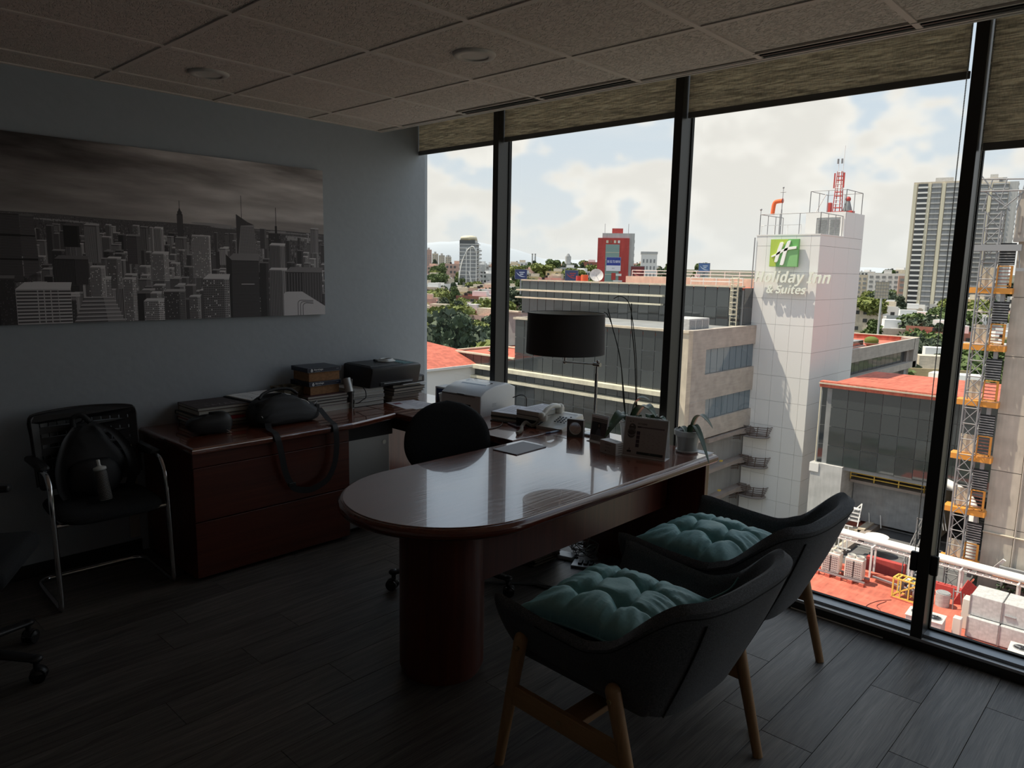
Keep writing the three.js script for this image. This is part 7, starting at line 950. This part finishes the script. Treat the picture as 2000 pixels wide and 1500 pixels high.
  const bb = (label, deg, r, y, w, h, c1, c2, leg = 14) => { const [x, , z] = polar(deg, r), t = thing('billboard', label, 'billboard', [x, y, z], deg * Math.PI / 180); const pr = paint(256, 128, (g) => { g.fillStyle = c1; g.fillRect(0, 0, 256, 128); g.fillStyle = c2; g.beginPath(); g.moveTo(20, 30); g.quadraticCurveTo(90, 120, 236, 96); g.quadraticCurveTo(110, 90, 20, 30); g.fill(); g.fillRect(90, 30, 120, 14); g.fillRect(110, 54, 70, 16); }); bx('board', M.grey, t, -w / 2 - 0.2, w / 2 + 0.2, -0.2, h + 0.2, -0.5, 0); part('print', new THREE.PlaneGeometry(w, h).translate(0, h / 2, 0.06), S(0xffffff, 0.7, { map: pr }), t); part('post', rod([0, -leg, -0.4], [0, 0, -0.4], 0.5, 0.5, 8), M.grey, t); };
  bb('dark blue billboard left of the desk lamp', 42.8, 420, -3.4, 6.6, 5.2, '#3c4572', '#c8ccd8'); bb('blue and red billboard above the desk lamp', 38.9, 330, -2.6, 5.6, 4.4, '#4a5276', '#b04a52'); bb('pale blue billboard at the left window edge', 50.8, 700, 2.2, 8, 6, '#a9b4cc', '#e0e4ec'); bb('red billboard beside the second post', 33.9, 300, -1.5, 5.2, 5.4, '#7a3a3c', '#d87a70'); bb('blue billboard right of the second post', 29.0, 380, 2.4, 5.2, 4.2, '#5f7cae', '#cbd6e6'); 
  const bw = thing('blank_billboard', 'pale gridded back of a billboard right of the tower', 'billboard', polar(16.9, 240).map((v, i) => i === 1 ? -4.6 : v), 0.3); bx('panel', M.sand, bw, -1.8, 1.8, 0, 4.9, -0.2, 0); for (let k = 0; k < 6; k++) { bx('grid_bar', M.grey, bw, -1.8, 1.8, k * 0.95, k * 0.95 + 0.12, 0, 0.15); bx('grid_bar', M.grey, bw, -1.8 + k * 0.7, -1.7 + k * 0.7, 0, 4.9, 0, 0.15); } part('post', rod([0, -22, 0], [0, 0, 0], 0.3), M.greyLt, bw);
  const ob = thing('orange_lot', 'orange and red shop front far below the overpass', 'building', polar(18.0, 250), 0.3); bx('body', M.ochre, ob, -5, 5, 0, 5, -4, 4); bx('sign', M.redWall, ob, -4, 4, 3, 4.4, 4, 4.2);
  const br = thing('brick_hall', 'red-brown hall with a white wall right of the tower', 'building', polar(13.9, 260), 0.25); bx('body', M.brick, br, -7, 3.5, 0, 11, -5, 5); bx('wall', M.white, br, -9.5, -1, 0, 6.5, -4, 5.6); bx('roof', M.redRoof, br, -9.6, -7, 6.5, 8.8, -4, 4);
  const wt = thing('water_tower', 'slim round water tower on the horizon left of the red tower', 'water tower', polar(39.2, 800).map((v, i) => i === 1 ? -10 : v)); part('shaft', C(2.2, 2.4, 20, 0, 10, 0, 14), M.grey, wt); part('tank', C(3.2, 3, 8, 0, 23, 0, 16), M.greyLt, wt); part('cap', C(0.8, 2.6, 3, 0, 28.4, 0, 14), M.grey, wt);
  for (let k = 0; k < 2; k++) { const ch = thing('chimney_pair', k ? 'right of two thin chimneys on the horizon' : 'left of two thin chimneys on the horizon', 'chimney', polar(41.95 - k * 0.22, 1500).map((v, i) => i === 1 ? 8 : v)); part('shaft', C(1.4, 1.7, 26, 0, 13, 0, 10), M.greyLt, ch); part('rim', C(1.8, 1.8, 1.2, 0, 26, 0, 10), M.grey, ch); }
}
// ---- houses: a few kinds, each copy a thing of its own
{
  const kinds = [['white', M.white], ['cream', M.sand], ['terracotta pink', M.pink], ['grey', M.greyLt], ['ochre', M.ochre], ['red brick', M.brick]], r = rng(99), protos = [];
  kinds.forEach(([cn, wall], ki) => { for (let v = 0; v < 2; v++) {
    const o = new THREE.Group(); o.name = 'house'; const w = 9 + v * 3, d = 8 + (1 - v) * 3, h = 5.6 + v * 2.8; bx('wall', wall, o, -w / 2, w / 2, 0, h, -d / 2, d / 2); bx('roof', ki === 5 || ki === 2 ? M.redRoof : M.greyLt, o, -w / 2 + 0.3, w / 2 - 0.3, h - 0.1, h + 0.1, -d / 2 + 0.3, d / 2 - 0.3);
    for (const [a, b, c, e] of [[-w / 2, w / 2, d / 2 - 0.25, d / 2], [-w / 2, w / 2, -d / 2, -d / 2 + 0.25]]) bx('parapet', wall, o, a, b, h, h + 0.7, c, e); bx('annexe', ki % 2 ? M.white : M.sand, o, -w * 0.1, w * 0.35, h, h + 2.4, -d * 0.4, 0);
    const nf = v + 2; for (let f = 0; f < nf; f++) for (let k = 0; k < 3; k++) { if ((f + k + ki) % 4 === 3) continue; bx('window', M.winDk, o, -w / 2 + 1 + k * 2.6, -w / 2 + 2.4 + k * 2.6, 1.1 + f * 2.8, 2.4 + f * 2.8, d / 2, d / 2 + 0.08); bx('window', M.winDk, o, w / 2, w / 2 + 0.08, 1.1 + f * 2.8, 2.4 + f * 2.8, -d / 2 + 1 + k * 2.4, -d / 2 + 2.2 + k * 2.4); }
    const tk = part('water_tank', C(0.7, 0.7, 1.5, -w * 0.3, h + 0.85, 0, 10), v ? M.black : M.greyLt, o); protos.push([o, cn]);
  } });
  const place = (deg, rr, where, k, sc, dy = 0) => { const [src, cn] = protos[k], o = src.clone(); o.name = numbered('house'); o.userData = { label: `small flat-roofed ${cn} house ${where}`, category: 'house', group: `${cn} houses ${where}` }; const [x, y, z] = polar(deg, rr); o.position.set(x, y - 1.5 + dy, z); o.rotation.y = (deg * Math.PI / 180) * 0.6 + (r() - 0.5) * 0.7; o.scale.set(sc, sc * (0.9 + r() * 0.3), sc); scene.add(o); };
  const field = (n, d0, d1, r0, r1, where) => { for (let i = 0; i < n; i++) { const t = (i + r()) / n, rr = 1 / mix(1 / r0, 1 / r1, t), deg = mix(d0, d1, r()); place(deg, rr, where, Math.floor(Math.pow(r(), 1.3) * 12) % 12, 0.85 + r() * 0.5 + rr / 2200); } };
  field(64, 51.4, 44.6, 300, 1100, 'in the district at the left window'); field(46, 43.6, 37.2, 430, 1200, 'on the hill between lamp and first post'); field(22, 37, 29, 480, 1250, 'on the hill behind the upper office'); field(64, 18.6, 12.2, 165, 1200, 'in the valley right of the tower'); field(26, 12.2, 7.5, 240, 1100, 'beyond the hoist at the right');
  // pale mid-rise blocks right of the tower
  for (let k = 0; k < 5; k++) { const t = thing('mid_rise', ['cream mid-rise beside the tower, left of the pink one', 'cream mid-rise with open balconies right of the tower', 'pinkish mid-rise right of the tower below the high-rise', 'white mid-rise at the foot of the high-rise', 'low white block between mid-rises and third post'][k], 'building', polar([17.6, 16.6, 15.2, 14.3, 13.2][k], [640, 600, 560, 600, 520][k]), 0.3), w = [22, 26, 15, 14, 20][k], h = [19, 22, 22, 17, 12][k]; bx('body', [M.sand, M.white, M.pink, M.white, M.white][k], t, -w / 2, w / 2, 0, h, -7, 7); for (let f = 0; f < Math.floor(h / 3.4); f++) for (let i = 0; i < Math.floor(w / 4); i++) bx('window', M.grey, t, -w / 2 + 1 + i * 4, -w / 2 + 3.4 + i * 4, 1.5 + f * 3.4, 3.3 + f * 3.4, 7, 7.1); bx('roof_house', M.greyLt, t, -3, 2, h, h + 2.6, -3, 3); }
}
// ---- trees
{
  const r = rng(321), crown = (seed, kind) => {
    const q = rng(seed), blobs = [], gs = []; const nb = kind === 1 ? 9 : 11; for (let k = 0; k < nb; k++) { const t = k / nb, a = q() * 6.28; if (kind === 1) blobs.push([Math.cos(a) * 0.12 * (1 - t), 0.18 + t * 0.78, Math.sin(a) * 0.12 * (1 - t), 0.30 * (1 - t * 0.82)]); else blobs.push([Math.cos(a) * 0.34 * (0.4 + q() * 0.7), 0.42 + q() * 0.42, Math.sin(a) * 0.34 * (0.4 + q() * 0.7), 0.17 + q() * 0.12]); }
    const pos = [], N = kind === 1 ? 2100 : 2600; for (let k = 0; k < N; k++) { const b = blobs[Math.floor(q() * nb)], th = q() * 6.283, c = q() * 2 - 1, s = Math.sqrt(1 - c * c), rr = b[3] * (0.72 + 0.36 * q()), x = b[0] + Math.cos(th) * s * rr, y = b[1] + c * rr * 0.82, z = b[2] + Math.sin(th) * s * rr, e = (kind === 1 ? 0.020 : 0.026) * (0.7 + q() * 0.8), u = V(q() - 0.5, q() - 0.5, q() - 0.5).normalize(), w = V(q() - 0.5, q() - 0.5, q() - 0.5).cross(u).normalize(); u.multiplyScalar(e); w.multiplyScalar(e); const A = [x - u.x - w.x, y - u.y - w.y, z - u.z - w.z], Bq = [x + u.x - w.x, y + u.y - w.y, z + u.z - w.z], Cq = [x + u.x + w.x, y + u.y + w.y, z + u.z + w.z], Dq = [x - u.x + w.x, y - u.y + w.y, z - u.z + w.z]; pos.push(...A, ...Bq, ...Cq, ...A, ...Cq, ...Dq); }
    const g = new THREE.BufferGeometry(); g.setAttribute('position', new THREE.Float32BufferAttribute(pos, 3)); g.computeVertexNormals(); gs.push(g); for (const b of blobs) gs.push(new THREE.IcosahedronGeometry(b[3] * 0.72, 1).scale(1, 0.82, 1).translate(b[0], b[1], b[2])); return J(gs);
  };
  const trunk = J(rod([0, 0, 0], [0.01, 0.55, 0.01], 0.028, 0.016, 7), rod([0.005, 0.35, 0], [0.16, 0.62, 0.06], 0.014, 0.007, 5), rod([0.005, 0.38, 0], [-0.14, 0.64, -0.08], 0.014, 0.007, 5)), bark = S(rgb(0.09, 0.07, 0.05), 0.95);
  const mats = [S(rgb(0.10, 0.145, 0.045), 0.8, { side: THREE.DoubleSide }), S(rgb(0.055, 0.085, 0.045), 0.8, { side: THREE.DoubleSide }), S(rgb(0.17, 0.20, 0.05), 0.8, { side: THREE.DoubleSide }), S(rgb(0.075, 0.10, 0.06), 0.8, { side: THREE.DoubleSide })], crowns = [crown(1, 0), crown(2, 0), crown(3, 0), crown(4, 1), crown(5, 1)];
  const tree = (label, deg, rr, h, ci, mi, w = 1, group, dy = 0) => { const [x, y, z] = polar(deg, rr), o = thing('tree', label, 'tree', [x, y - 0.5 + dy, z], r() * 6, group); part('crown', crowns[ci], mats[mi], o); part('trunk', trunk, bark, o); o.scale.set(h * w, h, h * w); return o; };
  // the big trees at the left window
  tree('broad light green tree right above the terrace at the left window', 45.6, 118, 19, 0, 2, 1.25); tree('tall dark conifer in the middle of the left window', 47.4, 150, 27, 3, 1, 0.8); tree('dark pointed conifer left of the tallest one at the left window', 48.7, 165, 25, 4, 1, 0.75); tree('broad green tree above the red hipped roof', 49.9, 128, 17, 1, 0, 1.3); tree('leafy tree filling the left window corner', 50.9, 140, 20, 2, 0, 1.2); tree('dark round tree between the conifers', 48.1, 145, 18, 2, 3, 1.1); tree('grey-green tree behind the light green tree', 46.4, 190, 24, 1, 3, 1.0); tree('green tree beside the first post', 44.9, 150, 19, 1, 2, 1.2); tree('small pointed cypress at the left window edge', 50.4, 180, 22, 3, 3, 0.45); tree('dark green tree under the conifers', 47.9, 125, 14, 0, 1, 1.3); tree('yellow-green tree right of the first post', 43.2, 150, 22, 0, 2, 1.2); tree('pale green tree right of the first post, lower', 43.5, 120, 15, 2, 2, 1.2);
  tree('wide dark tree right of the tower below the overpass', 15.9, 215, 17, 1, 3, 1.45); tree('wide green tree right of the tower, left of the dark one', 16.9, 205, 15, 0, 0, 1.5); tree('spread tree under the overpass near the third post', 13.9, 330, 16, 2, 3, 1.6); tree('pointed cypress right of the beige wing', 15.5, 185, 15, 3, 1, 0.5); tree('leafy tree before the small houses near the third post', 13.4, 165, 14, 2, 0, 1.2); tree('yellow-green tree beside the red-brown hall', 12.6, 270, 12, 0, 2, 1.2); tree('low green tree at the end of the beige wing', 13.2, 140, 9, 1, 0, 1.3); tree('leafy tree below the hoist at the right', 10.4, 230, 16, 1, 0, 1.3);
  const belt = (n, d0, d1, r0, r1, where) => { for (let k = 0; k < n; k++) { const rr = 1 / mix(1 / r0, 1 / r1, (k + r()) / n), ci = Math.floor(r() * 5), mi = Math.floor(r() * 4), kind = ci > 2 ? ['green pointed', 'dark pointed', 'yellow-green pointed', 'grey-green pointed'][mi] : ['green round', 'dark round', 'yellow-green round', 'grey-green round'][mi]; tree(`small ${kind} tree among the houses ${where}`, mix(d0, d1, r()), rr, (8 + r() * 8) * (1 + rr / 3000), ci, mi, 0.9 + r() * 0.5, `${kind} trees ${where}`); } };
  belt(56, 51.3, 44.6, 230, 1100, 'at the left window'); belt(52, 43.6, 37.2, 420, 1250, 'between lamp and first post'); belt(26, 37, 29, 450, 1300, 'behind the upper office'); belt(44, 18.6, 12.2, 170, 1200, 'right of the tower'); belt(16, 12, 7.5, 250, 1100, 'beyond the hoist');
}
renderer.render(scene, camera);
